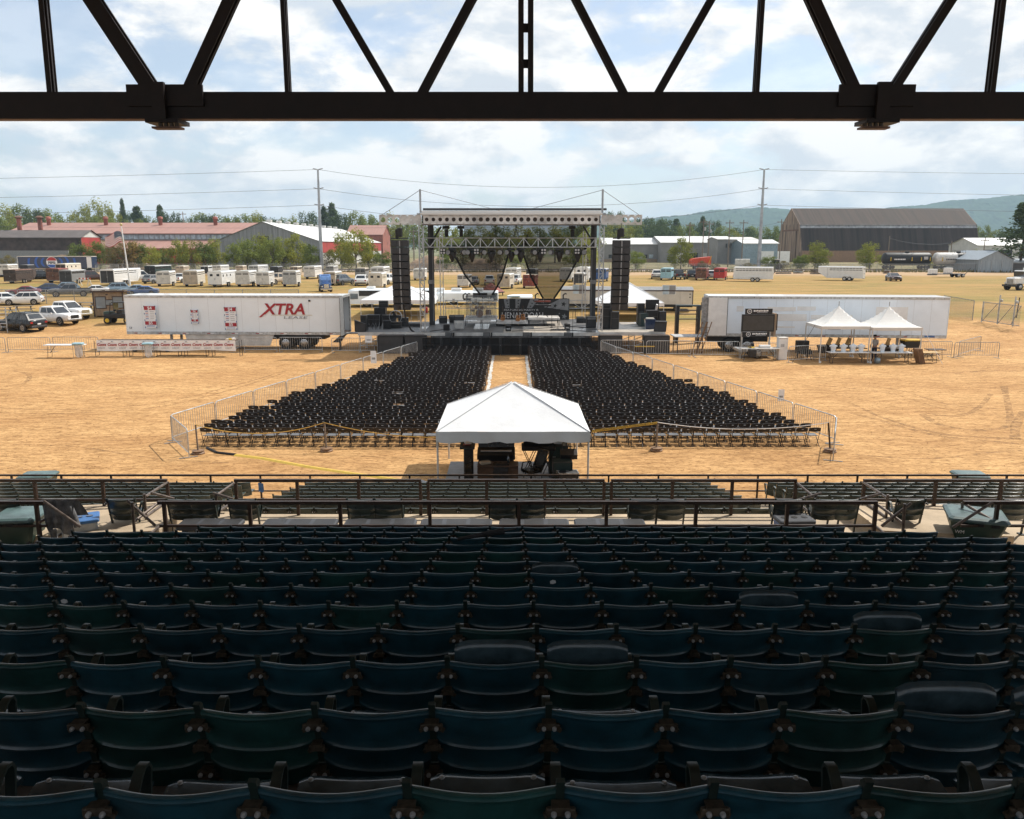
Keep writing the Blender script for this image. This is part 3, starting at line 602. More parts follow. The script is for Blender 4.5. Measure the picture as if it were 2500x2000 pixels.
run(1492, 1945, (1493, 1642, 1788, 1943), Y2, z2, z2b, ZC, 'reddish brown railing on the concourse edge, fourth run from the left', pipes=[(a3(1944, 1178, 16.6), a3(1990, 1216, 15.7)), (a3(2006, 1204, 15.6), a3(1945, 1222, 15.6)), (a3(1992, 1206, 15.6), a3(1988, 1280, 15.6)), (a3(1942, 1222, 16.6), a3(1988, 1262, 15.7))])
run(2108, 2720, (2110, 2285, 2445, 2600), Y2, z2, z2b, ZC, 'reddish brown railing on the concourse edge, right run', pipes=[(a3(2108, 1178, 16.6), a3(2166, 1216, 15.6)), (a3(2092, 1221, 15.6), a3(2152, 1205, 15.6)), (a3(2168, 1208, 15.6), a3(2160, 1302, 15.6)), (a3(2106, 1222, 16.6), a3(2162, 1262, 15.6))])
# railing between the front row and the dirt
run(-260, 2760, tuple(27+121.6*i for i in range(-2, 24)), Y3, .94, .45, .0, 'long brown front railing at the edge of the dirt arena', .05, .05)
# ================================================================ folding chairs in the arena
mat('fold_seat', (0.155, 0.158, 0.165), .42, 0, .12, 9); mat('fold_back', (0.013, 0.011, 0.012), .45, 0, .2, 9); mat('fold_frame', (0.022, 0.017, 0.016), .4, .3, .2, 9)
b = B(); secs = []
for i in range(7):
    x = -.228+.456*i/6; u = abs(x)/.228; zt, zb = .785-.035*u**4, .605+.02*u**4; y = -.10-.025*(1-u*u)
    secs.append([(x, y-.012, zb), (x, y-.030, (zt+zb)/2), (x, y-.045, zt), (x, y-.022, zt), (x, y-.006, (zt+zb)/2), (x, y+.006, zb)])
bkb = B().loft(secs); slot = B().box(0, -.168, .712, .085, .006, .022, 0, -.2)  # light-grey chip painted for the daylight glimpsed through the handle slot
seb = B(); secs = []
for i in range(7):
    x = -.20+.40*i/6; u = abs(x)/.20; secs.append([(x, .0, .435), (x, .20, .425-.012*(1-u*u)), (x, .385-.02*u**4, .44), (x, .385-.02*u**4, .42), (x, 0, .415)])
seb.loft(secs); frb = B()
for s in (-1, 1):
    x = s*.222; frb.path([(x, -.135, .77), (x, -.02, .44), (x, .13, .0)], .0125, 5); frb.path([(x*.95, .33, .43), (x*.95, .10, .23), (x*.95, -.16, .0)], .0125, 5)
frb.tube((-.222, .115, .05), (.222, .115, .05), .009, 5); frb.tube((-.21, -.13, .04), (.21, -.13, .04), .009, 5); frb.tube((-.222, -.06, .55), (.222, -.06, .55), .008, 5)
MEc = [bkb.mesh('backrest', 'fold_back', True), slot.mesh('handle_slot', 'grey_light'), seb.mesh('seat', 'fold_seat', True), frb.mesh('frame', 'fold_frame')]
rc = random.Random(11); rows = []; cl, cr_ = gp(463, 1052, .775), gp(1006, 868, .775); rl_, rr_ = gp(2018, 1057, .775), gp(1459, 856, .775)
NR = 38; masses = [B(), B(), B(), B()]; n_ind = 0
for j in range(NR):
    Y = 31.2+.74*j
    fl = (Y-cl.y)/(cr_.y-cl.y); XL = cl.x+(cr_.x-cl.x)*fl; fr_ = (Y-rl_.y)/(rr_.y-rl_.y); XR = rl_.x+(rr_.x-rl_.x)*fr_
    lst = []; sk = rc.uniform(-.12, .12)
    for side in (-1, 1):
        x = (-1.40 if side < 0 else 1.10)+side*(.24+rc.uniform(0, .12)); lim = XL+rc.uniform(-.75, -.1) if side < 0 else XR+rc.uniform(.1, .75)
        while (x > lim if side < 0 else x < lim):
            ang = -.10*side*max(0, (abs(x)-5)/8)*(1-j/NR)+rc.uniform(-.05, .05)
            lst.append((x+rc.uniform(-.02, .02), Y+sk*.2+rc.uniform(-.06, .06)+.02*abs(x)*0, -ang)); x += side*(.485+rc.uniform(-.012, .02))
            if rc.random() < .012: x += side*.5
    lst.sort(); hidden = lambda x: abs(x) < 2.3 and Y < 31.5
    if n_ind + len(lst) <= 302:
        for i, (x, y, a) in enumerate(lst):
            rn = 'row nearest the grandstand' if j == 0 else ordn(j+1)+' row from the grandstand'
            t = thing('folding_chair', f'black folding chair, {ordn(i+1)} from the left in the {rn}', 'folding chair', (x, y, 0), a, 'folding chairs in the arena')
            bo = ref('backrest', MEc[0], t); ref('handle_slot', MEc[1], bo); ref('seat', MEc[2], t); ref('frame', MEc[3], t); n_ind += 1
    else:
        n_ind = 999
        for x, y, a in lst:
            m = Matrix.Translation((x, y, 0)) @ Matrix.Rotation(a, 4, 'Z')
            for q, src in zip(masses, (bkb, slot, seb, frb)): q.merge(src, m)
mo = stuff(masses[0].make('folding_chairs', 'fold_back', None, True), 'dense rows of black folding chairs between the front rows and the stage', 'folding chairs')
for q, n, m_ in ((masses[1], 'slot_glints', 'grey_light'), (masses[2], 'seats', 'fold_seat'), (masses[3], 'frames', 'fold_frame')): stuff(q.make(n, m_, mo))

# ================================================================ crowd barriers
BL, BH = 2.9, 1.10
fb = B(); r_ = .12; hx = BL/2-.03; pts = [(-hx, 0, .02), (-hx, 0, BH-r_)]
pts += [(-hx+r_*(1-math.cos(a)), 0, BH-r_+r_*math.sin(a)) for a in (.5, 1.05, 1.57)] + [(hx-r_*(1-math.cos(a)), 0, BH-r_+r_*math.sin(a)) for a in (1.57, 1.05, .5)] + [(hx, 0, BH-r_), (hx, 0, .02)]
fb.path(pts, .021, 6); fb.tube((-hx, 0, .2), (hx, 0, .2), .019, 6)
bb = B()
for i in range(1, 19): x = -hx+2*hx*i/19; bb.tube((x, 0, .2), (x, 0, BH), .0085, 5)
ftb = B(); ftb.bar((0, -.33, .012), (0, .33, .012), .06, .018)
ME_b = {'galv': (fb.mesh('frame', 'galv', True), bb.mesh('bars', 'galv'), ftb.mesh('foot', 'galv_dark')), 'galv_dark': (fb.mesh('frame', 'galv_dark', True), bb.mesh('bars', 'galv_dark'), ftb.mesh('foot', 'galv_dark'))}
def barrier(p, q, label, kind='galv', h=1.0):
    p, q = Vector((p[0], p[1], 0)), Vector((q[0], q[1], 0)); c = (p+q)/2; d = q-p
    t = thing('crowd_barrier', label, 'barrier', (c.x, c.y, G(c.y)), math.atan2(d.y, d.x), 'crowd barriers'); t.scale = (d.length/BL*.985, 1, h)
    f_, b_, o_ = ME_b[kind]; ref('frame', f_, t); stuff(ref('bars', b_, t)); ref('foot', o_, t, (-hx+.1, 0, 0)); ref('foot', o_, t, (hx-.1, 0, 0)); return t
def bline(a, c, n, lab, kind='galv'):
    a, c = Vector((a[0], a[1])), Vector((c[0], c[1])); out = []
    for i in range(n): out.append(barrier(a+(c-a)*i/n, a+(c-a)*(i+1)/n, lab.format(ordn(i+1)), kind))
    return out
BLft = bline((-13.6, 31.9), (-6.65, 57.4), 9, 'galvanised crowd barrier left of the folding chairs, {} from the grandstand')
barrier((-13.6, 31.9), (-11.9, 29.3), 'galvanised crowd barrier angled across the near left corner of the chairs')
BRgt = bline((12.8, 31.6), (6.95, 54.4), 8, 'galvanised crowd barrier right of the folding chairs, {} from the grandstand')
barrier((12.8, 31.6), (11.65, 28.8), 'galvanised crowd barrier turned end-on at the near right corner of the chairs')
barrier((6.95, 54.4), (6.3, 57.6), 'galvanised crowd barrier closing the right line of chairs at the stage')
def hb(px0, px1, py, lab, kind='galv', py1=None): return barrier(gp(px0, py), gp(px1, py1 or py), lab, kind)
for i, (a, c, y) in enumerate([(-95, 17, 861), (19, 127, 860), (130, 244, 859)]): hb(a, c, y, f'crowd barrier at the far left edge of the dirt, {ordn(i+1)} from the left', 'galv_dark')
hb(571, 593, 862, 'crowd barrier standing end-on beside the beer banner tables', 'galv', 848)
for i, (a, c, y) in enumerate([(596, 678, 860), (681, 789, 860), (809, 916, 862), (920, 1027, 862)]): hb(a, c, y, f'crowd barrier in front of the left trailer and stage wing, {ordn(i+1)} from the left')
for i, (a, c, y) in enumerate([(1464, 1572, 868), (1576, 1688, 870), (1690, 1806, 872), (1809, 1921, 876)]): hb(a, c, y, f'crowd barrier between the right stage wing and the sign trailer, {ordn(i+1)} from the left')
hb(1923, 2016, 886, 'crowd barrier in front of the merchandise tent, angled', 'galv', 880)
hb(2236, 2323, 872, 'crowd barrier right of the merchandise tables, left one of the pair', 'galv_dark'); hb(2326, 2439, 874, 'crowd barrier right of the merchandise tables, right one of the pair', 'galv_dark')
hb(2338, 2393, 872, 'crowd barrier set at an angle behind the rightmost pair', 'galv_dark', 856)
# black stage-front barriers
def stage_barrier(px0, px1, i):
    p, q = gp(px0, 868), gp(px1, 868); c = (p+q)/2; L = (q-p).length; t = thing('stage_barrier', f'black stage-front barrier, {ordn(i+1)} from the left', 'barrier', (c.x, c.y, 0), 0, 'black barriers along the stage')
    b = B(); b.bar((-L/2+.03, 0, 1.28), (L/2-.03, 0, 1.28), .05); b.bar((-L/2+.03, 0, .06), (L/2-.03, 0, .06), .05)
    for s in (-1, 1): b.bar((s*(L/2-.03), 0, .0), (s*(L/2-.03), 0, 1.28), .05, .05, (0, 1, 0))
    b.bar((-L/2, .0, .75), (L/2, 0, .75), .03); b.make('frame', 'charcoal', t)
    b = B(); b.b2(-L/2+.06, L/2-.06, .012, .022, .09, 1.25); b.make('panel', 'mesh_black', t)
    b = B(); b.b2(-L/2+.03, L/2-.03, .05, .75, .01, .03); b.make('foot_plate', 'grey_mid', t)
for i in range(9): stage_barrier(1030+48.2*i, 1030+48.2*(i+1)-2, i)
# paper notices on barriers
def notice(px, py, Y, w_, h_, lab):
    p = at(px, py, Y); t = tag(B().b2(-w_/2, w_/2, -.005, .005, -h_/2, h_).make('notice', 'print_white', None, False, p), lab, 'notice', 'paper notices'); B().b2(-w_*.3, w_*.3, -.008, -.006, -h_*.05, h_*.2).make('print', 'print_grey', t)
notice(912, 877, 49.6, .35, .5, 'white paper notice on the left line of barriers'); notice(900, 831, 59.1, .5, .33, 'white paper notice on the barrier below the left stage wing'); notice(1907, 970, 37.2, .28, .36, 'white paper notice on the right line of barriers')

# ================================================================ rope, tape and stanchions behind the chairs
def stanchion(px, py, label, lean=0, h=1.12, m='pole_wood'):
    p = gp(px, py); t = thing('stanchion', label, 'stanchion', (p.x, p.y, 0), 0, 'rope stanchions')
    b = B(); b.lathe([(.001, 0), (.24, 0), (.25, .04), (.22, .07), (.20, .10), (.24, .13), (.10, .15), (.001, .15)], 14); b.make('base', 'wood', t, True)
    b = B(); b.tube((0, 0, .1), (lean, 0, h), .035, 8); b.make('post', m, t, True); return p+Vector((lean, 0, h))
s1_ = stanchion(484, 1108, 'wooden stanchion in a bucket base at the near left corner of the chairs', -.02)
s2_ = stanchion(797, 1102, 'wooden stanchion holding up the yellow rope behind the left chairs', -.03)
s3_ = stanchion(1602, 1101, 'stanchion with twisted white tape where the caution tape ends', .02)
s4_ = stanchion(2026, 1104, 'dark leaning stanchion at the near right corner of the chairs', -.14, 1.15, 'wood_dark')
def sag(p, q, s, n=14): return [p+(q-p)*(i/n)-Vector((0, 0, s*4*(i/n)*(1-i/n))) for i in range(n+1)]
tent_l = Vector((-2.35, 24.9, 1.75)); tent_r = Vector((2.4, 25.2, 1.55))
tag(B().path(sag(s1_, s2_, .38), .018, 5).make('rope', 'rope_yellow', None, True), 'yellow rope sagging from the left corner stanchion to the middle one', 'rope', 'barrier ropes')
tag(B().path(sag(s2_, Vector((-2.4, 29.5, .75)), .16), .018, 5).make('rope', 'rope_yellow', None, True), 'yellow rope running from the middle stanchion to the mixing tent', 'rope', 'barrier ropes')
tag(B().path(sag(s3_, s4_, .26), .015, 5).make('rope', 'print_white', None, True), 'twisted white tape sagging along the right rear chairs', 'rope', 'barrier ropes')
p = at(1446, 1053, 29.4); q = s3_+Vector((0, 0, -.02))
ct = tag(B().prism([(0, -.045), ((q-p).length, -.045), ((q-p).length, .045), (0, .045)], .004, p, (q-p).normalized(), (0, 0, 1)).make('caution_tape', 'tape_yellow'), 'yellow caution tape stretched behind the chairs right of the tent', 'tape')
for i in range(6):
    u = (i+.6)/6.3; c = p+(q-p)*u; text('CAUTION', .085, 'lettering', 'print_black', ct, (c.x, c.y-.01, c.z), (R(90), 0, math.atan2((q-p).y, (q-p).x)), .001, 1.3)
# white taped line beside the aisle and the yellow cable cover on the dirt
for x, sd in ((-1.32, 'left'), (1.02, 'right')):
    b = B(); L_, R_ = [], []
    for i in range(60): y = 40+18.2*i/59; L_.append((x-.09+rc.uniform(-.05, .05), y, .007)); R_.append((x+.09+rc.uniform(-.05, .05), y, .007))
    struct(b.grid([L_, R_]).make('chalk_line', 'white_dirty'))
pts = [gp(575, 1112), gp(640, 1120), gp(760, 1142), gp(860, 1157), gp(960, 1171), gp(1010, 1180)]
cc = thing('cable_cover', 'long yellow cable cover lying across the dirt to the tent', 'cable cover', pts[0])
for a, c in zip(pts, pts[1:]): b = B(); d = (c-a).normalized(); n = Vector((-d.y, d.x, 0))*.11; b.add([v-pts[0] for v in (a-n, c-n, c+n, a+n, a-n*.4+Vector((0, 0, .05)), c-n*.4+Vector((0, 0, .05)), c+n*.4+Vector((0, 0, .05)), a+n*.4+Vector((0, 0, .05)))], [(0, 1, 5, 4), (4, 5, 6, 7), (7, 6, 2, 3)]); b.make('segment', 'tape_yellow', cc)
tag(B().path([gp(505, 1095)+Vector((0, 0, .03)), gp(530, 1107)+Vector((0, 0, .03)), gp(575, 1112)+Vector((0, 0, .03))], .05, 6).make('cable', 'black'), 'black cables on the dirt by the near left stanchion', 'cable')

# ================================================================ mixing tent behind the grandstand rail
def frame_tent(label, x0, x1, y0, y1, z0, eave, peak, m='canvas', val=.30, poles=(), cut=True, ridge=0.0, name='canopy_tent'):
    cx, cy_ = (x0+x1)/2, (y0+y1)/2; t = thing(name, label, 'tent', (cx, cy_, z0), 0, 'white tents'); hx_, hy = (x1-x0)/2, (y1-y0)/2
    cs_ = [(-hx_, -hy), (hx_, -hy), (hx_, hy), (-hx_, hy)]
    for k in range(4):                       # four cloth faces meeting at the hips
        (ax, ay), (bx_, by_) = cs_[k], cs_[(k+1) % 4]; rows_ = []; N = 14
        for i in range(N+1):
            e_ = .999*i/N; row = []
            for j in range(N+1):
                u = j/N; x, y = (ax+(bx_-ax)*u)*(1-e_), (ay+(by_-ay)*u)*(1-e_); ed = 4*u*(1-u)
                row.append((x, y, eave+(peak-eave)*e_-.05*math.sin(e_*math.pi)*ed+.012*ed*math.sin(9*u+14*e_+k)*(1-e_)))
            rows_.append(row)
        B().grid(rows_).make('canopy', m, t, True); B().bar((ax, ay, eave+.012), (ax*.02, ay*.02, peak+.004), .05, .012).make('hip_seam', m, t)
    b = B()
    for (ax, ay), (bx_, by_) in (((-hx_, -hy), (hx_, -hy)), ((hx_, -hy), (hx_, hy)), ((hx_, hy), (-hx_, hy)), ((-hx_, hy), (-hx_, -hy))):
        top, bot = [], []; n = 24; d = Vector((bx_-ax, by_-ay)).normalized(); nn = (d.y*.02, -d.x*.02)
        for i in range(n+1):
            u = i/n; x, y = ax+(bx_-ax)*u, ay+(by_-ay)*u; sc_ = (.05*max(0, math.cos(u*math.pi*2*5)) if cut else 0); w_ = .03*math.sin(u*19+ax)
            top.append((x, y, eave)); bot.append((x+nn[0]*(1+1.2*math.sin(u*31)), y+nn[1]*(1+1.2*math.sin(u*31)), eave-val+sc_*1.2+w_*.3))
        b.grid([bot, top])
    b.make('valance', m, t, True)
    for x, y in poles or ((-hx_+.04, -hy+.04), (hx_-.04, -hy+.04), (hx_-.04, hy-.04), (-hx_+.04, hy-.04)): B().tube((x, y, 0), (x, y, eave-.02), .032, 8).make('pole', 'white_dirty', t, True)
    return t
foh = frame_tent('large white frame tent over the sound desk behind the chairs', -2.36, 2.42, 24.75, 29.3, 0, 2.05, 3.24, 'canvas', .36)
pf = struct(B().b2(-2.2, 2.1, 25.0, 28.4, .0, .13).make('tent_floor', 'grey_mid'))
def case(name, label, cat, p, sx, sy, sz, m='black', rz=0, trim='galv_dark', latch=True, lid=None, group=None, feet=False):
    t = thing(name, label, cat, p, rz, group); z0 = .12 if feet else 0
    B().cbox(0, 0, z0+(sz-z0)/2, sx, sy, sz-z0, min(.03, sx*.1)).make('body', m, t)
    b = B()
    for s in (-1, 1):
        for r in (-1, 1): b.bar((s*sx/2, r*sy/2, z0+.01), (s*sx/2, r*sy/2, sz-.01), .03, .03, (0, 1, 0))
    b.bar((-sx/2, -sy/2, sz), (sx/2, -sy/2, sz), .028); b.bar((-sx/2, sy/2, sz), (sx/2, sy/2, sz), .028); b.bar((-sx/2, -sy/2, sz), (-sx/2, sy/2, sz), .028); b.bar((sx/2, -sy/2, sz), (sx/2, sy/2, sz), .028)
    b.bar((-sx/2-.004, -sy/2-.004, z0+(sz-z0)*.62), (sx/2+.004, -sy/2-.004, z0+(sz-z0)*.62), .03, .02); b.make('edging', trim, t)
    if latch:
        for x in (-sx*.25, sx*.25): B().box(x, -sy/2-.012, z0+(sz-z0)*.62, .10, .012, .10).make('latch', 'galv', t)
    if feet:
        for s in (-1, 1):
            for r in (-1, 1): B().lathe([(.001, -.02), (.055, -.02), (.055, .02), (.001, .02)], 10, (s*(sx/2-.08), r*(sy/2-.08), .055), 'x').make('castor', 'black', t)
    return t
def screenbox(): pass
# equipment under the tent
Z0 = .132
t = thing('equipment_tower', 'tall black computer tower rack with papers on its slanted top', 'rack', (-1.42, 26.0, Z0)); B().cbox(0, 0, .55, .30, .5, 1.1, .03).make('body', 'black', t); B().box(-.03, -.02, 1.17, .48, .5, .07, 0, .12).make('slanted_top', 'charcoal', t)
for i in range(3): B().box(0, -.255, .28+.25*i, .2, .012, .16).make('front_panel', 'black_gloss', t)
B().box(-.02, .02, 1.27, .2, .25, .06, .2).make('paper_stack', 'print_white', t); B().box(-.04, -.08, 1.235, .22, .2, .015, -.2).make('red_folder', 'red', t)
t = thing('mixing_console', 'black mixing console with raised lid on a cabinet', 'mixing console', (-.52, 26.2, Z0))
B().cbox(0, .1, .62, 1.16, .62, .2, .03).make('stand_top', 'black', t); B().box(0, .0, .86, 1.24, .62, .16, 0, R(12)).make('desk_body', 'black', t); B().box(0, .36, 1.14, 1.2, .05, .56, 0, R(-14)).make('raised_lid', 'black_gloss', t)
B().box(0, -.10, .965, 1.02, .10, .02, 0, R(12)).make('fader_row', 'grey_light', t)
for s in (-1, 1): B().box(s*.53, .1, .27, .06, .5, .52).make('leg', 'black', t)
B().box(0, .3, .25, 1.0, .04, .1).make('cross_bar', 'black', t)
t = thing('desk', 'brown wooden desk with a dark jacket draped on it', 'desk', (-.45, 25.3, Z0)); B().cbox(0, 0, .73, 1.3, .6, .05, .012).make('desk_top', 'wood_dark', t); B().box(0, .24, .36, 1.22, .04, .66).make('modesty_panel', 'wood_dark', t); B().box(0, -.28, .36, 1.26, .03, .66).make('front_panel', 'wood_dark', t)
for s in (-1, 1): B().box(s*.62, 0, .36, .05, .56, .70).make('side_panel', 'wood_dark', t)
t2 = thing('jacket', 'dark jacket draped over the brown desk', 'jacket', (-.35, 25.15, Z0+.76)); b = B(); rows_ = []
for i in range(9): rows_.append([(-.24+.48*j/8+.02*math.sin(i*2+j), (.2-.09*i) if i < 4 else -.16-.01*i, (.02 if i < 4 else .02-.11*(i-3))+.015*math.sin(j*2.1+i)) for j in range(9)])
b.grid(rows_).make('cloth', 'black_soft', t2, True)
tag(B().cbox(-.85, 25.25, Z0+.80, .34, .22, .09, .03, .4).make('cardboard_item', 'tan'), 'small tan bundle lying on the brown desk', 'bundle')
t = thing('water_bottle', 'dark water bottle standing on the brown desk', 'bottle', (-.12, 25.4, Z0+.757)); B().lathe([(.001, 0), (.04, 0), (.04, .17), (.02, .2), (.02, .24), (.001, .24)], 10).make('body', 'glass_dark', t, True); B().lathe([(.001, .24), (.024, .24), (.024, .27), (.001, .27)], 10).make('cap', 'black', t)
t = thing('office_chair', 'black leather office chair turned sideways at the second desk', 'office chair', (.62, 25.5, Z0), R(-55))
B().cbox(0, 0, .47, .5, .5, .10, .04).make('seat', 'black_gloss', t); b = B(); b.loft([[(-.24+.02*k*0, .22+.05*k, .5+.12*k), (.24, .22+.05*k, .5+.12*k), (.23, .30+.05*k, .5+.12*k), (-.23, .30+.05*k, .5+.12*k)] for k in range(6)]).make('backrest', 'black_gloss', t)
for s in (-1, 1): B().path([(s*.27, .2, .46), (s*.29, .2, .68), (s*.29, -.12, .7), (s*.27, -.2, .46)], .022, 6).make('armrest', 'black', t, True)
B().tube((0, 0, .1), (0, 0, .43), .03).make('column', 'black', t); b = B()
for k in range(5): a = k*1.2566; b.bar((0, 0, .1), (.3*math.cos(a), .3*math.sin(a), .05), .04)
b.make('star_base', 'black', t)
t = thing('covered_console', 'second console under a black cover on a scissor stand', 'mixing console', (.88, 26.6, Z0)); B().cbox(0, 0, .98, 1.12, .7, .12, .03).make('console_body', 'black_soft', t); B().box(0, .1, 1.22, 1.0, .5, .38, 0, R(16)).make('dust_cover', 'black_soft', t)

for s in (-1, 1):
    b = B()
    for y in (-.28, .28): b.bar((s*.3-.2, y, .0), (s*.3+.2, y, .9), .025); b.bar((s*.3+.2, y, .0), (s*.3-.2, y, .9), .025)
    b.bar((s*.3, -.28, .45), (s*.3, .28, .45), .02); b.make('scissor_leg', 'black', t)
case('rack_case', 'dark green rack case at the right side of the tent', 'case', (1.62, 25.6, Z0), .6, .6, .78, 'dark_green', 0, 'charcoal'); case('flight_case', 'grey topped flight case in front of the rack cases', 'case', (1.78, 25.15, Z0), .62, .42, .52, 'charcoal', .1, 'galv')
case('rack_case', 'tall dark rack case under the silver monitor', 'case', (1.55, 26.7, Z0), .6, .6, 1.05, 'dark_green', 0, 'charcoal')
t = thing('equipment_box', 'silver processor box tilted on top of the tall rack case', 'equipment', (1.48, 26.7, Z0+1.05)); B().box(0, 0, .2, .42, .3, .36, 0, R(-8)).make('body', 'alu', t); B().lathe([(.001, 0), (.09, 0), (.09, .012), (.001, .012)], 14, (0, -.17, .22), 'y').make('dial', 'black', t)
t = thing('lighting_desk', 'black lighting desk with cables on the green rack case', 'equipment', (1.85, 26.0, Z0+.79)); B().box(0, 0, .10, .55, .45, .16, 0, R(14)).make('body', 'black', t)
for i in range(4): B().path([(-.2+.13*i, .1, .2), (-.2+.13*i, .16, .42), (-.1+.13*i, .2, .48)], .018, 5).make('gooseneck', 'black', t)
tag(B().path([(-2.0, 25.2, .16), (-1.8, 25.5, .2), (-1.95, 25.9, .16), (-1.6, 25.8, .16), (-1.75, 25.3, .16)], .03, 6).make('cable_coil', 'black', None, True), 'loose black cables on the tent floor by the left pole', 'cable')
p = gp(1037, 1178); t = thing('covered_crate', 'crate under a bunched grey tarp left of the tent', 'crate', (p.x, 24.6, 0)); B().cbox(0, 0, .16, .9, .6, .32).make('crate', 'light_blue', t); b = B(); rows_ = []
for i in range(9): rows_.append([(-.5+1.0*j/10, -.34+.68*i/8, .36+.16*math.sin(math.pi*i/8)*math.sin(math.pi*j/10)+.035*math.sin(3.1*i+2.3*j)) for j in range(11)])
b.grid(rows_).make('tarp', 'tarp_grey', t, True)
for px, lab in ((985, 'pale blue cable ramp lid on the dirt left of the tent'), (1535, 'pale blue table top lying low right of the tent')):
    p = gp(px, 1179); t = thing('folding_table', lab, 'table', (p.x, 24.25, 0), 0, 'low tables by the front rail'); B().cbox(0, 0, .43, 1.45, .6, .05, .02).make('table_top', 'silver_blue', t)
    for s in (-1, 1): B().path([(s*.55, -.22, .42), (s*.55, -.22, .02), (s*.55, .22, .02), (s*.55, .22, .42)], .014, 6).make('leg', 'galv_dark', t)

# ================================================================ things on the concourse
def tilt_truck(px, py, label, w_, d_, h_, lid, rz=0, wm=False, Y=None, z=ZC):
    p = gp(px, py, z); t = thing('wheeled_bin', label, 'bin', (p.x, Y or p.y, z), rz, 'wheeled bins'); b = B(); secs = []
    for k, (u, zz) in enumerate(((.62, .06), (.70, .12), (.92, h_*.6), (1.0, h_*.82), (1.02, h_*.82))):
        a, c = w_/2*u, d_/2*u; secs.append([(-a+.05, -c, zz), (a-.05, -c, zz), (a, -c+.05, zz), (a, c-.05, zz), (a-.05, c, zz), (-a+.05, c, zz), (-a, c-.05, zz), (-a, -c+.05, zz)])
    b.loft(secs).make('body', 'bin_green', t)
    b = B(); secs = []
    for u, zz in ((1.06, h_*.82), (1.09, h_*.87), (1.07, h_*.91), (.95, h_*.955), (.35, h_*.985)):
        a, c = w_/2*u, d_/2*u; secs.append([(-a+.05*u, -c, zz), (a-.05*u, -c, zz), (a, -c+.05*u, zz), (a, c-.05*u, zz), (a-.05*u, c, zz), (-a+.05*u, c, zz), (-a, c-.05*u, zz), (-a, -c+.05*u, zz)])
    l = b.loft(secs).make('lid', lid, t)
    for s in (-1, 0, 1): B().box(s*w_*.28, -d_/2*1.04, h_*.78, .14, .03, .06).make('hinge', 'black', l)
    for s in (-1, 1): B().lathe([(.001, -.03), (.09, -.03), (.09, .03), (.001, .03)], 12, (s*w_*.28, -d_*.25, .09), 'x').make('wheel', 'black', t)
    if wm: text('WM', .09, 'lettering', 'print_white', t, (wm[0], -d_/2*.9, h_*.5), (R(90), 0, 0), .003)
    return t
tilt_truck(62, 1325, 'green wheeled waste bin with teal lid at the far left of the concourse', 0.78, .8, .66, 'teal_lid', .1, Y=14.9)
tilt_truck(2365, 1322, 'green wheeled waste bin with grey lid at the far right of the concourse', .95, .85, .66, 'teal_lid', -.35, (-.3, 0), 14.9)
tilt_truck(100, 1205, 'teal lidded waste bin on the dirt beyond the front railing at left', .95, .7, .70, 'teal_lid', .1, None, 24.9, 0)
tilt_truck(2366, 1208, 'green waste bin with pale lid beyond the front railing at right', .9, .7, .72, 'teal_lid', -.1, (-.25, 0), 24.9, 0)
t = thing('recycling_tote', 'clear storage tote with a blue lid behind the left bin', 'tote', (gp(200, 1318, ZC).x, 15.1, ZC), .45); B().cbox(0, 0, .2, .62, .48, .4, .04).make('tub', 'clear_plastic', t); B().cbox(0, 0, .43, .70, .56, .06, .02).make('lid', 'print_blue', t)
for i in range(3): B().lathe([(.001, 0), (.06, 0), (.06, .01), (.001, .01)], 12, (-.18+.18*i, 0, .465)).make('recess', 'blue_deep', t)
# sweater hung over the railing end
t = thing('sweater', 'grey sweater hanging over the end of the left railing', 'sweater', (at(140, 1228, 14.6).x, 14.62, z1)); b = B(); rows_ = []
for i in range(12):
    u = i/11; rows_.append([(-.30+.62*j/12*(1-.25*u)+.10*u, -.03+.03*math.sin(j*1.7+i*.5)-.04*math.sin(u*3), .02-.62*u*(1-.12*math.sin(j*.5))) for j in range(13)])
b.grid(rows_); rows2 = [[(-.30+.62*j/12, .01+.05*i, .025-.03*i*i*.12) for j in range(13)] for i in range(3)]; b.grid(rows2); rows3 = [[(-.26+.6*j/12+.05*k, .10+.02*math.sin(j+k), -.02-.1*k) for j in range(13)] for k in range(4)]; b.grid(rows3)
b.make('cloth', 'cloth_grey', t, True); B().path([(-.12, -.05, -.55), (-.10, -.06, -.75), (-.02, -.05, -.9)], .06, 8).make('sleeve', 'cloth_grey', t, True); B().path([(.22, -.02, -.1), (.30, -.03, -.35), (.33, -.02, -.5)], .06, 8).make('sleeve', 'cloth_grey', t, True)
# grey plastic trestle benches behind the top row
for i, (a, c) in enumerate([(436, 592), (640, 824), (838, 1018), (1024, 1204), (1216, 1392), (1400, 1578)]):
    p0, p1 = at(a, 1275, 14.85).x, at(c, 1275, 14.85).x; L = (p1-p0)*.97; t = thing('plastic_bench', f'grey plastic bench with three recessed panels on the concourse, {ordn(i+1)} from the left', 'bench', ((p0+p1)/2, 14.85, ZC), R(random.uniform(-1.5, 1.5)), 'grey plastic benches')
    b = B(); b.cbox(0, 0, .40, L, .48, .10, .04); b.make('bench_top', 'grey_plastic', t)
    for k in range(3): x = -L/3+L/3*k; w_ = L/3*.82; b = B(); b.b2(x-w_/2, x+w_/2, -.17, .17, .451, .454); b.make('recessed_panel', 'charcoal', t); 
    for s in (-1, 1): B().cbox(s*(L/2-.15), 0, .17, .12, .36, .34).make('leg', 'grey_plastic', t)
t = thing('cooler', 'blue grey cooler with cup holders in its lid on the right concourse', 'cooler', (at(1935, 1285, 15.0).x, 14.95, ZC), .08); B().cbox(0, 0, .22, .66, .40, .44, .04).make('tub', 'blue', t); B().cbox(0, 0, .47, .70, .44, .08, .03).make('lid', 'grey_plastic', t)
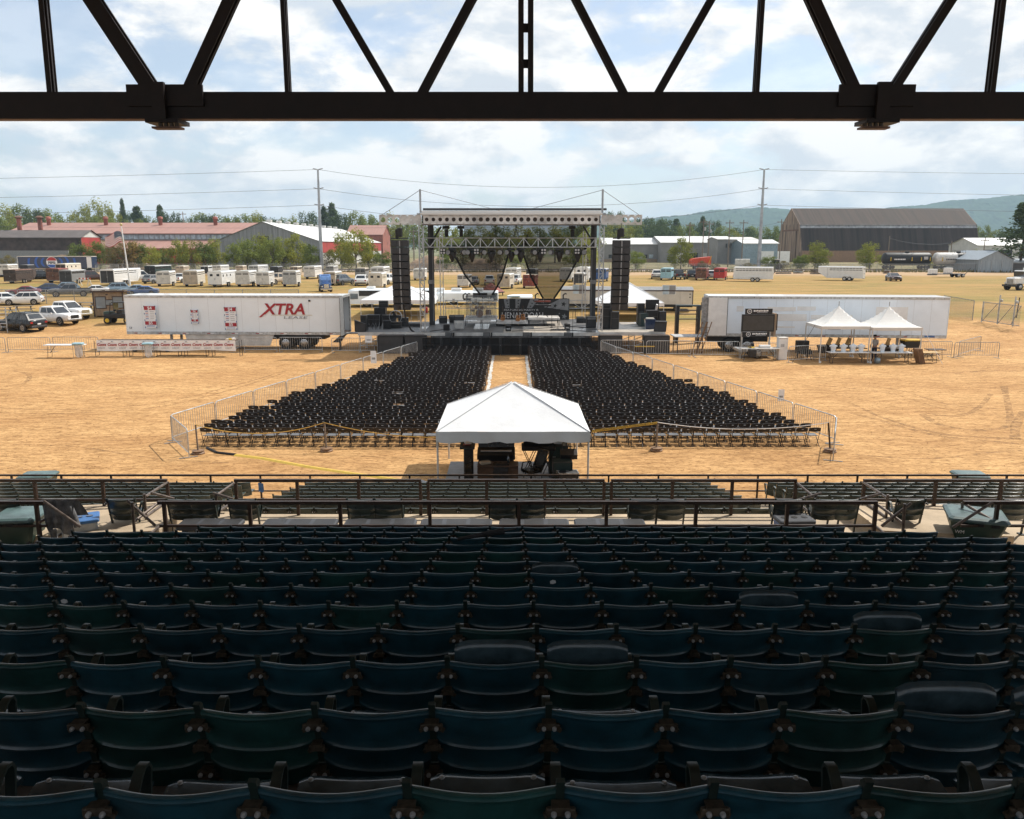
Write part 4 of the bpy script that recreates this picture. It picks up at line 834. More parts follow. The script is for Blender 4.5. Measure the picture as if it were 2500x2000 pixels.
for i in range(3): B().lathe([(.001, 0), (.06, 0), (.06, .006), (.001, .006)], 12, (-.2+.2*i, 0, .512)).make('cup_holder', 'black', t)
tag(B().grid([[(at(632, 1195, 22.6).x+.05*i, 22.55+.03*math.sin(j), 1.05-.09*j+.02*math.sin(i*2)) for i in range(4)] for j in range(4)]).make('cloth', 'print_blue', None, True), 'blue cloth hanging on an aisle seat of the left front section', 'cloth')
t = thing('umbrella', 'folded black umbrella lying across the seats in the tenth row', 'umbrella', (-.35, rowD(10)+.1, rowF(10)+.84), .3); B().tube((-.4, 0, 0), (.25, 0, .05), .02, 8, .05).make('canopy', 'black_soft', t, True); B().tube((.25, 0, .05), (.42, 0, .06), .014).make('handle', 'black', t)
# paper stickers on two seat backs
for px, py, k, i in ((157, 1468, 6, 0), (1350, 1421, 7, 1)):
    p = at(px, py, rowD(k)-.10); tag(B().prism([(-.028, -.02), (0, -.026), (.030, -.012), (.026, .016), (-.004, .024), (-.030, .010)], .003, p, (1, 0, 0), (0, -.24, .97)).make('sticker', 'print_white'), 'white sticker on a dark seat back, '+('left one' if i == 0 else 'centre one'), 'sticker', 'seat stickers')
# ================================================================ stage
SX0, SX1, SY0, SY1, SZ = -6.45, 6.35, 59.7, 71.0, 1.5
stage = thing('stage', 'wide grey concert stage deck with wings at the far end of the chairs', 'stage', (0, SY0, 0))
def SL(b, n, m, par=stage, smooth=False):
    o = b.make(n, m, par, smooth)
    if par is stage: o.matrix_parent_inverse = Matrix.Translation((0, -SY0, 0))
    return o
rg = random.Random(3)
def deck(x0, x1, y0, y1, nx, ny, light):
    for i in range(nx):
        for j in range(ny):
            a, c = x0+(x1-x0)*i/nx, x0+(x1-x0)*(i+1)/nx; e_, f_ = y0+(y1-y0)*j/ny, y0+(y1-y0)*(j+1)/ny
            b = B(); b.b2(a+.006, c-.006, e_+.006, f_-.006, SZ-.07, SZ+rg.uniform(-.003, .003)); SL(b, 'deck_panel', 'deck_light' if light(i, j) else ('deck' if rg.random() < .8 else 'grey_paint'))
    for n_, b in (('front_fascia', B().b2(x0, x1, y0-.03, y0-.004, SZ-.26, SZ-.01)), ('back_fascia', B().b2(x0, x1, y1+.004, y1+.03, SZ-.26, SZ-.01)), ('side_fascia', B().b2(x0-.0, x0+.03, y0, y1, SZ-.26, SZ-.075)), ('side_fascia', B().b2(x1-.03, x1, y0, y1, SZ-.26, SZ-.075))): SL(b, n_, 'alu_dull')
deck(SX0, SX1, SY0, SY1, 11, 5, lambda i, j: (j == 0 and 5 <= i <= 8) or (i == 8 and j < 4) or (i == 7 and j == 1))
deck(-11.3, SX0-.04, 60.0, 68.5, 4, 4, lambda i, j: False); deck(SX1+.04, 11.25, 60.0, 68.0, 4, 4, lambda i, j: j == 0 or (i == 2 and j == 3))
for x in [-11.2, -9.0, -6.9, 6.8, 9.0, 11.1]:
    for y in (60.15, 63.0, 67.8):
        b = B(); b.tube((x, y, 0), (x, y, SZ-.08), .035, 8); b.box(x, y, .015, .2, .2, .03); SL(b, 'scaffold_leg', 'galv', stage, True)
for x0, x1 in ((-11.2, -9.0), (-9.0, -6.9), (6.8, 9.0), (9.0, 11.1)):
    for y in (60.15, 63.0): b = B(); b.tube((x0, y, .45), (x1, y, 1.25), .025); b.tube((x0, y, .5), (x1, y, .5), .022); b.tube((x0, y, 1.25), (x1, y, 1.25), .022); SL(b, 'scaffold_brace', 'galv')
for i in range(7):
    x = SX0+.5+(SX1-SX0-1)*i/6
    for y in (60.4, 65, 70.4): b = B(); b.bar((x, y, 0), (x, y, SZ-.08), .1, .1, (0, 1, 0)); SL(b, 'deck_leg', 'charcoal')
b = B()
rows_ = [[(SX0+(SX1-SX0)*i/60, 66.2+.08*math.sin(i*1.7), z) for i in range(61)] for z in (0.02, SZ-.1)]; b.grid(rows_); SL(b, 'skirt_curtain', 'black_soft')
# --- roof structure
rf = thing('stage_roof', 'aluminium stage roof with round holes along its front beam', 'stage roof', (0, 60.4, 0))
def RF(b, n, m, par=None, smooth=False):
    par = par or rf; o = b.make(n, m, par, smooth)
    if par is rf: o.matrix_parent_inverse = Matrix.Translation((0, -60.4, 0))
    return o
BZ0, BZ1, BY = 9.21, 9.86, 60.1
def holed(b, x0, x1, z0, z1, y, r, n=16):
    cx, cz = (x0+x1)/2, (z0+z1)/2; out, inn = [], []
    for k in range(n):
        a = 6.28318*k/n; c, s = math.cos(a), math.sin(a); m_ = max(abs(c)/((x1-x0)/2), abs(s)/((z1-z0)/2)); out.append((cx+c/m_, y, cz+s/m_)); inn.append((cx+c*r, y, cz+s*r))
    b.grid([inn, out], True); b.grid([[(x, y+.10, z) for x, _, z in inn], inn], True)
fb_ = B(); nb = 26
for i in range(nb): x0 = SX0+.1+(SX1-SX0-.2)*i/nb; holed(fb_, x0, x0+(SX1-SX0-.2)/nb, BZ0+.06, BZ1-.04, BY, .135+.02*math.sin(math.pi*i/nb))
fbo = RF(fb_, 'front_beam', 'alu_dull')
b = B(); b.b2(SX0, SX1, BY+.13, BY+.16, BZ0+.05, BZ1-.02); RF(b, 'beam_back_plate', 'rust_dark')
for z, h_ in ((BZ0+.03, .06), (BZ1-.02, .05)): b = B(); b.b2(SX0, SX1, BY-.05, BY+.30, z-h_/2, z+h_/2); RF(b, 'beam_flange', 'alu_dull')
b = B(); b.b2(SX0, SX1, BY+.02, BY+.26, BZ0-.08, BZ0-.004); RF(b, 'beam_channel', 'rust_dark')
b = B(); b.b2(SX0-.1, SX1+.1, BY-.1, 70.8, BZ1+.02, BZ1+.16); RF(b, 'roof_skin', 'roof_white')
b = B(); b.tube((SX0+.05, BY+.5, BZ1+.42), (SX1+.45, BY+.5, BZ1+.42), .085, 10); RF(b, 'awning_roll', 'charcoal', None, True)
b = B(); b.b2(SX0, SX1, BY-.02, BY+.4, BZ1+.162, BZ1+.30); RF(b, 'gutter', 'roof_white')
for s in (-1, 1):
    x0, x1 = (-9.5, SX0-.02) if s < 0 else (SX1+.02, 9.3)
    wb = B(); n = 6
    for i in range(n): a = x0+(x1-x0)*i/n; holed(wb, a, a+(x1-x0)/n, BZ0+.0, BZ1-.02, BY+.05, .19 if ((i < 3) == (s < 0)) else .03)
    wb.b2(x0, x1, BY+.02, BY+.3, BZ1-.018, BZ1+.02); wb.b2(x0, x1, BY+.02, BY+.3, BZ0-.03, BZ0-.002); wb.b2(x0 if s < 0 else x1-.06, x0+.06 if s < 0 else x1, BY, BY+.3, BZ0, BZ1); RF(wb, 'wing_beam', 'alu_dull')
    X = -6.55 if s < 0 else 6.47
    # ladder tower with its mast
    tb = B(); w_ = .16
    for a in (-w_, w_):
        for c in (-w_, w_): tb.bar((X+a, 60.35+c, SZ+.02), (X+a, 60.35+c, BZ0-.1), .05, .05, (0, 1, 0))
    tw = RF(tb, 'ladder_tower', 'alu'); z = SZ+.2; k = 0
    while z < BZ0-.3:
        b = B()
        for c in (-w_, w_): b.bar((X-w_, 60.35+c, z), (X+w_, 60.35+c, z), .035); b.bar((X-w_, 60.35+c, z), (X+w_, 60.35+c, z+.5), .028) if k % 2 else b.bar((X+w_, 60.35+c, z), (X-w_, 60.35+c, z+.5), .028)
        b.make('lacing', 'alu', tw); z += .5; k += 1
    b = B(); b.bar((X, 60.35, 0), (X, 60.35, SZ-.28), .22, .22, (0, 1, 0)); RF(b, 'tower_foot', 'black')
    b = B(); b.tube((X, 60.3, BZ1), (X, 60.3, 11.65), .075, 10); b.box(X, 60.3, BZ1+.08, .5, .4, .1); RF(b, 'mast', 'galv_pole', None, True)
    XC = -6.38 if s < 0 else 6.42
    b = B(); b.bar((XC, 65.7, SZ+.01), (XC, 65.7, BZ1), .42, .42, (0, 1, 0)); RF(b, 'column', 'charcoal'); b = B(); b.bar((XC+.14*s*-1, 65.46, SZ+.3), (XC+.14*s*-1, 65.46, 7.4), .05, .05, (0, 1, 0)); b.box(XC, 65.45, 4.9, .5, .06, .3); RF(b, 'column_bracket', 'grey_mid')
    b = B(); b.bar((XC-.5*s*-1*0-s*.45, 62.0, BZ0-1.8), (XC-s*.45, 62.0, BZ0), .25, .25, (0, 1, 0)); b.bar((XC-s*.45, 62, BZ0-1.2), (XC-s*.45+.7*-s, 62, BZ0-.1), .12); RF(b, 'knee_brace', 'black')
    XR_ = -6.0 if s < 0 else 6.15
    tb = B()
    for a in (-.13, .13):
        for c in (-.13, .13): tb.bar((XR_+a, 70.7+c, SZ+.02), (XR_+a, 70.7+c, BZ0), .045, .045, (0, 1, 0))
    for i in range(15): z = SZ+.2+.5*i; tb.bar((XR_-.13, 70.57, z), (XR_+.13, 70.57, z+.5*(1 if i % 2 else .02)), .028)
    RF(tb, 'rear_tower', 'alu')
    mp_ = Vector((X, 60.3, 11.6))
    for q in (Vector((-9.3 if s < 0 else 9.1, 60.3, BZ1+.02)), Vector((s*1.2*-1, 70, 10.0))): b = B(); b.tube(mp_, q, .018, 4); RF(b, 'guy_wire', 'wire')
# --- lighting truss
lt = thing('lighting_truss', 'silver box truss hung across the stage below the roof beam', 'truss', (0, 61.2, 7.6))
tx0, tx1, tz0, tz1 = -6.55, 6.15, 0.0, .66
for y in (-.25, .25):
    for z in (tz0, tz1): B().tube((tx0, y, z), (tx1, y, z), .035, 6).make('chord', 'alu', lt, True)
n = 24
for i in range(n+1):
    x = tx0+(tx1-tx0)*i/n
    for y in (-.25, .25):
        if i % 2 == 0: B().bar((x, y, tz0), (x, y, tz1), .05, .05, (0, 1, 0)).make('upright', 'alu', lt)
        if i < n: x2 = tx0+(tx1-tx0)*(i+1)/n; B().bar((x, y, tz1 if i % 2 == 0 else tz0), (x2, y, tz0 if i % 2 == 0 else tz1), .034).make('diagonal', 'alu', lt)
B().b2(tx0, tx0+.1, -.27, .27, 0, .7).make('end_plate', 'alu', lt); B().b2(tx1-.1, tx1, -.27, .27, 0, .7).make('end_plate', 'alu', lt)
# --- fixtures
mh = thing('moving_head', 'x', 'stage light', (0, 0, 0), 0, 'moving head lights on the truss')
B().cbox(0, 0, -.12, .40, .28, .16, .03).make('base', 'black', mh)
for s in (-1, 1): B().bar((s*.20, 0, -.16), (s*.20, 0, -.46), .05, .1, (0, 1, 0)).make('yoke', 'black', mh)
b = B(); b.lathe([(.001, -.92), (.07, -.92), (.09, -.80), (.165, -.62), (.19, -.45), (.17, -.28), (.08, -.22), (.001, -.22)], 14); b.make('head', 'black', mh, True)
for i, px in enumerate((1104, 1152, 1200, 1248, 1271, 1319, 1366, 1411)):
    o = mh if i == 0 else copy_tree(mh); o['label'] = f'black moving head light under the stage truss, {ordn(i+1)} from the left'; o.location = (at(px, 605, 61.1).x, 61.1, 7.58); o.rotation_euler = (0, 0, rg.uniform(-.4, .4)); o.scale = (1.3, 1.3, 1.15)
pc = thing('par_can', 'x', 'stage light', (0, 0, 0), 0, 'par lights on the truss'); B().bar((0, 0, .0), (0, 0, -.12), .04, .04, (0, 1, 0)).make('clamp', 'black', pc)
b = B(); b.lathe([(.001, -.2), (.12, -.2), (.16, -.1), (.17, .14), (.15, .16)], 12, (0, 0, -.28), 'y'); b.make('can', 'black', pc, True); B().lathe([(.001, -.19), (.13, -.19), (.13, -.16), (.001, -.16)], 12, (0, -.03, -.28), 'y').make('lens', 'grey_mid', pc)
for i, px in enumerate((1096, 1131, 1141, 1180, 1222, 1240, 1262, 1303, 1345, 1386, 1426)):
    o = pc if i == 0 else copy_tree(pc); o['label'] = f'round black par light on the stage truss, {ordn(i+1)} from the left'; o.scale = (1.25,)*3; o.location = (at(px, 606, 61.0).x, 60.95, 7.58); o.rotation_euler = (0, 0, rg.uniform(-.5, .5))
bl = thing('blinder_light', 'x', 'stage light', (0, 0, 0), 0, 'four lamp blinders'); B().cbox(0, 0, -.3, .42, .16, .42, .03).make('housing', 'black', bl)
for s in (-1, 1):
    for r in (-1, 1): B().lathe([(.001, -.02), (.075, -.02), (.075, 0), (.001, 0)], 12, (s*.1, -.085, -.3+r*.1), 'y').make('lamp', 'lamp_glass', bl, True)
for i, (px, lab) in enumerate(((1081, 'four-lamp blinder at the left end of the stage truss'), (1163, 'four-lamp blinder beside the second moving head'), (1327, 'four-lamp blinder right of the stage centre'), (1409, 'four-lamp blinder at the right end of the stage truss'))):
    o = bl if i == 0 else copy_tree(bl); o['label'] = lab; o.location = (at(px, 606, 60.9).x, 60.88, 7.6)
# --- chain hoists
for i, px in enumerate((1089, 1125, 1209, 1318, 1397)):
    x = at(px, 560, 61.2).x; t = thing('chain_hoist', f'black chain hoist between stage beam and truss, {ordn(i+1)} from the left', 'hoist', (x, 61.2, 8.3), 0, 'truss hoists'); B().tube((0, 0, 0), (0, 0, 1.0), .02, 5).make('chain', 'black', t)
    if i in (0, 1, 4): B().cbox(0, 0, .72, .5, .25, .22, .04).make('motor', 'black', t); B().cbox(.03, 0, .32, .26, .2, .55, .04).make('chain_bag', 'black_soft', t)
# --- mesh scrims
def scrim(label, top, left, right, tip, Y):
    P = lambda px, py: at(px, py, Y); t = thing('mesh_scrim', label, 'scrim', (P(tip[0], tip[1]).x, Y, P(*tip).z), 0, 'mesh scrims'); o0 = Vector(t.location)
    N = 14; rows_ = []; E1, E2 = [], []
    for i in range(N+1):
        u = i/N; y = top[1]+(tip[1]-top[1])*u
        def edge(pts):
            for (ax, ay), (bx, by) in zip(pts, pts[1:]):
                if ay <= y <= by: return ax+(bx-ax)*(y-ay)/(by-ay)
            return pts[-1][0]
        a, c = edge(left), edge(right); row = []
        for j in range(17):
            v = j/16; p = P(a+(c-a)*v, y); row.append(tuple(p-o0+Vector((0, .10*math.sin(v*21+u*2)*(1 if u > .2 else .4), 0))))
        rows_.append(row); E1.append(row[0]); E2.append(row[-1])
    B().grid(rows_).make('cloth', 'mesh_black', t, True)
    for E in (E1, E2): B().path(E, .085, 6).make('hem', 'mesh_seam', t, True)
    for u in (.42, .85): k = int(u*N); B().path(rows_[k], .02, 4).make('batten', 'black', t)
scrim('sheer black mesh scrim gathered to a point on the left half of the stage', (0, 598), [(1092, 598), (1113, 630), (1135, 672), (1180, 729)], [(1247, 598), (1240, 625), (1225, 680), (1197, 729)], (1188, 729), 70.2)
scrim('sheer black mesh scrim gathered to a point on the right half of the stage', (0, 598), [(1262, 598), (1279, 625), (1296, 675), (1326, 729)], [(1436, 598), (1412, 630), (1386, 680), (1352, 729)], (1338, 729), 70.2)
p, q = at(1132, 548, 70.3), at(1442, 600, 70.3)
bd = tag(B().grid([[(p.x+(q.x-p.x)*i/20*(1-.06*k*(i > 10)), 70.3+.05*math.sin(i*1.3), p.z+(q.z-p.z)*k/3) for i in range(21)] for k in range(4)]).make('mesh_backdrop', 'mesh_black', None, True), 'band of sheer mesh behind the stage between beam and truss', 'backdrop')
for i, px in enumerate((1258, 1262)): B().tube(at(px-(4 if i else -4), 549, 70.1), at(px+(4 if i else -4), 580, 70.1), .03, 5).make('strap', 'black', bd)
# --- upstage rail truss, banner, drum kit
ut = thing('upstage_truss', 'low silver truss standing along the back edge of the stage', 'truss', (0, 70.6, SZ)); ux0, ux1 = at(1087, 730, 70.6).x, at(1450, 730, 70.6).x
for z in (.95, 1.62): B().bar((ux0, 0, z), (ux1, 0, z), .06).make('chord', 'alu', ut)
for i in range(13): x = ux0+(ux1-ux0)*i/12; B().bar((x, 0, .0 if i % 3 == 0 else .95), (x, 0, 1.62), .05, .05, (0, 1, 0)).make('upright', 'alu', ut)
for i in range(12): a, c = ux0+(ux1-ux0)*i/12, ux0+(ux1-ux0)*(i+1)/12; B().bar((a, 0, .95 if i % 2 else 1.62), (c, 0, 1.62 if i % 2 else .95), .04).make('diagonal', 'alu', ut)
for i, (a, c) in enumerate(((1088, 1120), (1123, 1156), (1159, 1190), (1382, 1404), (1406, 1440))):
    x0, x1 = at(a, 770, 70.9).x, at(c, 770, 70.9).x; t = thing('guard_rail', f'rounded barred guard rail at the back of the stage, {ordn(i+1)} from the left', 'railing', ((x0+x1)/2, 70.85, SZ), 0, 'stage guard rails'); h_ = (x1-x0)/2
    B().path([(-h_, 0, 0), (-h_, 0, .95), (-h_+.06, 0, 1.05), (h_-.06, 0, 1.05), (h_, 0, .95), (h_, 0, 0)], .024, 6).make('frame', 'charcoal', t, True); b = B()
    for k in range(1, 9): b.tube((-h_+2*h_*k/9, 0, .1), (-h_+2*h_*k/9, 0, 1.05), .011, 4)
    b.tube((-h_, 0, .1), (h_, 0, .1), .014, 4); stuff(b.make('bars', 'charcoal', t))
bx0, bx1, bz0, bz1 = at(1217, 728, 70.45).x, at(1390, 728, 70.45).x, at(1300, 781, 70.45).z, at(1300, 729, 70.45).z
bn = thing('stage_banner', 'grey mesh tour banner with stars and lettering on the back rail', 'banner', ((bx0+bx1)/2, 70.40, bz0)); bw, bh = bx1-bx0, bz1-bz0
B().b2(-bw/2, bw/2, 0, .02, 0, bh).make('mesh_cloth', 'mesh_banner', bn)
def star(b, x, z, r, y=-.004, rot=0): b.prism([((r if k % 2 == 0 else r*.42)*math.sin(rot+k*math.pi/5), (r if k % 2 == 0 else r*.42)*math.cos(rot+k*math.pi/5)) for k in range(10)][::-1], .004, (x, y, z))
for i, (x, w_, sk) in enumerate(((-.36, .09, -.05), (-.22, .08, .0), (-.05, .10, .12))):
    b = B(); b.prism([((x-w_/2)*bw, .55*bh), ((x+w_/2-.03)*bw, .55*bh), ((x+w_/2+sk*.6)*bw, .985*bh), ((x-w_/2+sk*.4)*bw, .985*bh)], .004, (0, -.003, 0)); b.make('ribbon', 'print_grey', bn)
    for k in range(3): b = B(); star(b, (x+sk*.2*k)*bw, (.64+.13*k)*bh, .09, -.008); b.make('star', 'print_black', bn)
b = B(); b.prism([(.14*bw, .60*bh), (.49*bw, .44*bh), (.49*bw, .97*bh), (.36*bw, .97*bh)], .004, (0, -.003, 0)); b.make('ribbon', 'print_grey', bn)
for x, z, r, m_ in ((.13, .86, .2, 'print_grey'), (.30, .66, .2, 'print_black'), (.42, .74, .25, 'print_black'), (.43, .16, .26, 'print_grey'), (.05, .72, .1, 'print_grey'), (.36, .30, .08, 'print_grey')): b = B(); star(b, x*bw, z*bh, r, -.008, .2); b.make('star', m_, bn)
text('FEATURING MARTY R', .21, 'lettering', 'print_white', bn, (-.18*bw, -.012, .46*bh), depth=.002, xs=1.45); text('HENANDOAH', .72, 'lettering', 'print_white', bn, (-.16*bw, -.012, .20*bh), depth=.002, xs=.78)
def riser(label, px0, px1, Y0, Y1_, h_, m='alu_dull', n=1):
    x0, x1 = at(px0, 790, Y0).x, at(px1, 790, Y0).x; t = thing('riser', label, 'riser', ((x0+x1)/2, Y0, SZ+.004), 0, 'stage risers'); w_ = x1-x0
    B().b2(-w_/2, w_/2, 0, Y1_-Y0, h_-.14, h_).make('platform', m, t)
    for s in (-1, 0, 1):
        for y in (.08, Y1_-Y0-.08): B().bar((s*(w_/2-.06), y, .0), (s*(w_/2-.06), y, h_-.14), .05, .05, (0, 1, 0)).make('leg', 'black', t)
    return t.location.x, w_
dx_, dw = riser('drum riser left of centre on the stage', 1134, 1214, 64.6, 67.2, .62); gx, gw = riser('low centre riser carrying two guitars', 1212, 1289, 64.4, 66.6, .32); kx, kw = riser('keyboard riser right of centre on the stage', 1290, 1367, 64.6, 67.0, .62)
ps = thing('drum_shield', 'clear plexiglass shield of hinged panels around the drums', 'shield', (dx_, 64.75, SZ+.63))
for i in range(5): a, c = -dw/2+.1+(dw-.2)*i/5, -dw/2+.1+(dw-.2)*(i+1)/5; B().b2(a+.01, c-.01, 0, .012, 0, 1.65).make('pane', 'plexi', ps); B().bar((c, 0, 0), (c, 0, 1.65), .02, .02, (0, 1, 0)).make('hinge', 'clear_plastic', ps)
for s in (-1, 1): B().b2(s*(dw/2-.08)-.006, s*(dw/2-.08)+.006, .0, 1.4, 0, 1.65).make('pane', 'plexi', ps)
B().b2(-dw/2+.1, dw/2-.1, .02, 1.4, 1.66, 1.68).make('sound_lid', 'charcoal', ps)
dk = thing('drum_kit', 'amber wood drum kit with cymbals behind the clear shield', 'drum kit', (dx_, 65.7, SZ+.625))
def drum(x, y, z, r, h_, axis, m='guitar'): 
    o = B().lathe([(.001, -h_/2), (r, -h_/2), (r, h_/2), (.001, h_/2)], 18, (x, y, z), axis).make('drum', m, dk, True); B().lathe([(r+.012, -h_/2), (r+.012, -h_/2+.03), (r-.01, -h_/2+.03), (r-.01, -h_/2)], 18, (x, y, z), axis, False).make('hoop', 'chrome', o, True)
drum(-.15, 0, .30, .30, .45, 'y'); drum(-.35, .1, .72, .17, .25, 'z'); drum(.05, .1, .72, .17, .25, 'z'); drum(.55, .3, .35, .23, .4, 'z'); drum(-.7, .3, .5, .18, .16, 'z')
for x, y, z in ((-.85, .2, 1.0), (-.3, .45, 1.15), (.4, .4, 1.12), (.85, .25, 1.0), (.65, .55, 1.2)):
    B().lathe([(.001, .02), (.03, .018), (.26, -.012), (.001, .0)], 18, (x, y, z)).make('cymbal', 'gold', dk, True); b = B(); b.tube((x, y, z), (x, y+.05, .1), .013, 5); b.tube((x, y+.05, .3), (x-.2, y, .0), .012, 5); b.tube((x, y+.05, .3), (x+.2, y, .0), .012, 5); b.make('stand', 'chrome', dk)
def guitar(x, y, z, rz, label):
    t = thing('guitar', label, 'guitar', (x, y, z), rz, 'guitars'); secs = []
    prof = [(.001, .0), (.13, .03), (.19, .12), (.18, .22), (.13, .30), (.12, .34), (.15, .40), (.14, .46), (.05, .50)]
    b = B(); pl = [(w_, h_) for w_, h_ in prof]+[(-w_, h_) for w_, h_ in reversed(prof)]; b.prism(pl, .10); b.make('body', 'guitar', t); B().lathe([(.001, -.006), (.055, -.006), (.055, 0), (.001, 0)], 12, (0, -.052, .36), 'y').make('sound_hole', 'black', t); B().box(0, -.04, .75, .05, .03, .56).make('neck', 'wood_dark', t); B().box(0, -.03, 1.06, .08, .025, .16).make('headstock', 'wood_dark', t); B().box(0, -.055, .16, .14, .01, .03).make('bridge', 'wood_dark', t)
guitar(gx+.45, 64.6, SZ+.36, .5, 'orange acoustic guitar on the centre riser, left of the pair'); guitar(gx+.85, 64.75, SZ+.45, -.3, 'round bodied acoustic guitar on the centre riser, right of the pair'); guitar(gx-.75, 65.2, SZ+.36, .2, 'small guitar standing behind the centre riser by the drums')
t = thing('keyboard', 'keyboard on an X stand with a reddish top on the right riser', 'keyboard', (kx-.1, 65.4, SZ+.625)); B().cbox(0, 0, .93, 1.35, .36, .12, .02).make('lower_keyboard', 'black', t); B().cbox(0, .12, 1.24, 1.3, .34, .10, .02).make('upper_keyboard', 'rust_red', t); b = B(); b.bar((-.45, 0, 0), (.45, 0, .9), .05); b.bar((.45, 0, 0), (-.45, 0, .9), .05); b.bar((0, 0, .45), (0, .05, 1.2), .05, .05, (0, 1, 0)); b.make('stand', 'black', t); B().b2(-.6, .6, -.16, -.02, .992, 1.0).make('keys', 'print_white', t)
for i, (px, py, Y, lab) in enumerate(((1362, 800, 62.2, 'microphone stand right of the keyboard riser'), (1347, 790, 63.5, 'microphone stand beside the keyboard'), (1250, 792, 63.6, 'microphone stand at the stage centre'), (1398, 806, 61.0, 'microphone stand near the right stage front'))):
    t = thing('mic_stand', lab, 'mic stand', (at(px, py, Y).x, Y, SZ+.004), 0, 'microphone stands'); B().tube((0, 0, .02), (0, 0, 1.5), .015, 6).make('pole', 'black', t); B().lathe([(.001, 0), (.14, 0), (.13, .03), (.001, .03)], 12).make('base', 'black', t); B().tube((0, 0, 1.45), (.25, -.1, 1.6), .012, 5).make('boom', 'black', t)
# amps, wedges, cases on the deck
def amp(px, Y, w_, h_, lab, m='black', d_=.45, z=SZ+.004, group='amplifiers and cases on stage', grille=True):
    x = at(px, 790, Y).x; t = thing('amplifier', lab, 'amplifier', (x, Y, z), rg.uniform(-.08, .08), group); B().cbox(0, 0, h_/2, w_, d_, h_, .03).make('cabinet', m, t)
    if grille: B().b2(-w_*.43, w_*.43, -d_/2-.012, -d_/2+.002, h_*.08, h_*.68).make('grille', 'charcoal', t); B().b2(-w_*.43, w_*.43, -d_/2-.012, -d_/2+.002, h_*.74, h_*.93).make('control_panel', 'grey_mid', t)
case('guitar_rack_case', 'silver and black case stack in front of the drum riser', 'case', (at(1121, 795, 62.6).x, 62.6, SZ+.004), .72, .5, .62, 'alu_dull', 0, 'galv'); amp(1121, 62.6, .74, .40, 'black amplifier head on the silver case by the drum riser', z=SZ+.64)
amp(1082, 67.6, .65, .55, 'dark amplifier beside the rear left tower'); amp(1105, 67.8, .55, .6, 'small silver topped amp behind the stage left side', 'charcoal'); amp(1416, 67.5, .6, .5, 'amp on the rear right of the stage'); amp(1432, 67.5, .45, .42, 'smaller amp on the rear right of the stage'); amp(1443, 63.4, .75, .85, 'black rack with silver corners beside the right column')
case('floor_bucket', 'dark tool bag standing on the left stage front', 'bag', (at(1090, 800, 61.2).x, 61.2, SZ+.004), .42, .35, .42, 'black_soft', 0, 'charcoal', False)
def floor_head(px, Y, lab):
    t = thing('moving_head', lab, 'stage light', (at(px, 805, Y).x, Y, SZ+.004), rg.uniform(-.4, .4), 'moving heads on the deck'); B().cbox(0, 0, .06, .36, .3, .12, .03).make('base', 'black', t)
    for s in (-1, 1): B().bar((s*.18, 0, .1), (s*.18, 0, .36), .05, .1, (0, 1, 0)).make('yoke', 'black', t)
    B().lathe([(.001, -.22), (.12, -.22), (.16, -.05), (.13, .18), (.001, .2)], 12, (0, 0, .38), 'x').make('head', 'black', t, True)
floor_head(1241, 60.6, 'small moving head on the stage front left of centre'); floor_head(1385, 61.6, 'small moving head on the right stage front'); floor_head(1103, 68.2, 'moving head on top of a stage left case')
for px, lab in ((1136, 'black fan light on the upstage truss, leftmost'), (1145, 'tall black fixture on the upstage truss beside the drums'), (1312, 'moving head on the upstage truss left of the banner star'), (1380, 'moving head on the upstage truss right end'), (1210, 'black fixture on the upstage truss above the drum shield')):
    t = thing('truss_light', lab, 'stage light', (at(px, 728, 70.6).x, 70.6, SZ+1.65), 0, 'lights on the upstage truss'); B().cbox(0, 0, .08, .34, .28, .14, .03).make('base', 'black', t); B().path([(-.17, 0, .1), (-.18, 0, .42), (0, 0, .56), (.1, -.05, .5)], .06, 8).make('arm', 'black', t, True)
cb = [((1050, 812, 60.4), (1100, 803, 62)), ((1100, 812, 60.2), (1122, 804, 61.5)), ((1250, 809, 60.5), (1345, 806, 61.2)), ((1345, 806, 61.0), (1445, 810, 60.4)), ((1380, 793, 64), (1436, 797, 63))]
for i, (a, c) in enumerate(cb): p, q = at(*a), at(*c); p.z = q.z = SZ+.02; tag(B().path([p, (p+q)/2+Vector((0, .25, 0)), q], .025, 5).make('cable', 'black'), f'black cable on the stage deck, {ordn(i+1)} from the left', 'cable', 'stage cables')
for px, w_ in ((1352, .5), (1372, .7)): t = thing('pedal_board', 'pedal board with cables on the right stage front, '+('left one' if px < 1360 else 'right one'), 'pedal board', (at(px, 804, 61.2).x, 61.1, SZ+.004), .1); B().box(0, 0, .04, w_, .3, .06, 0, .1).make('board', 'black', t); [B().box(-w_*.3+.13*k, 0, .1, .08, .12, .05).make('pedal', 'charcoal', t) for k in range(int(w_/.15))]
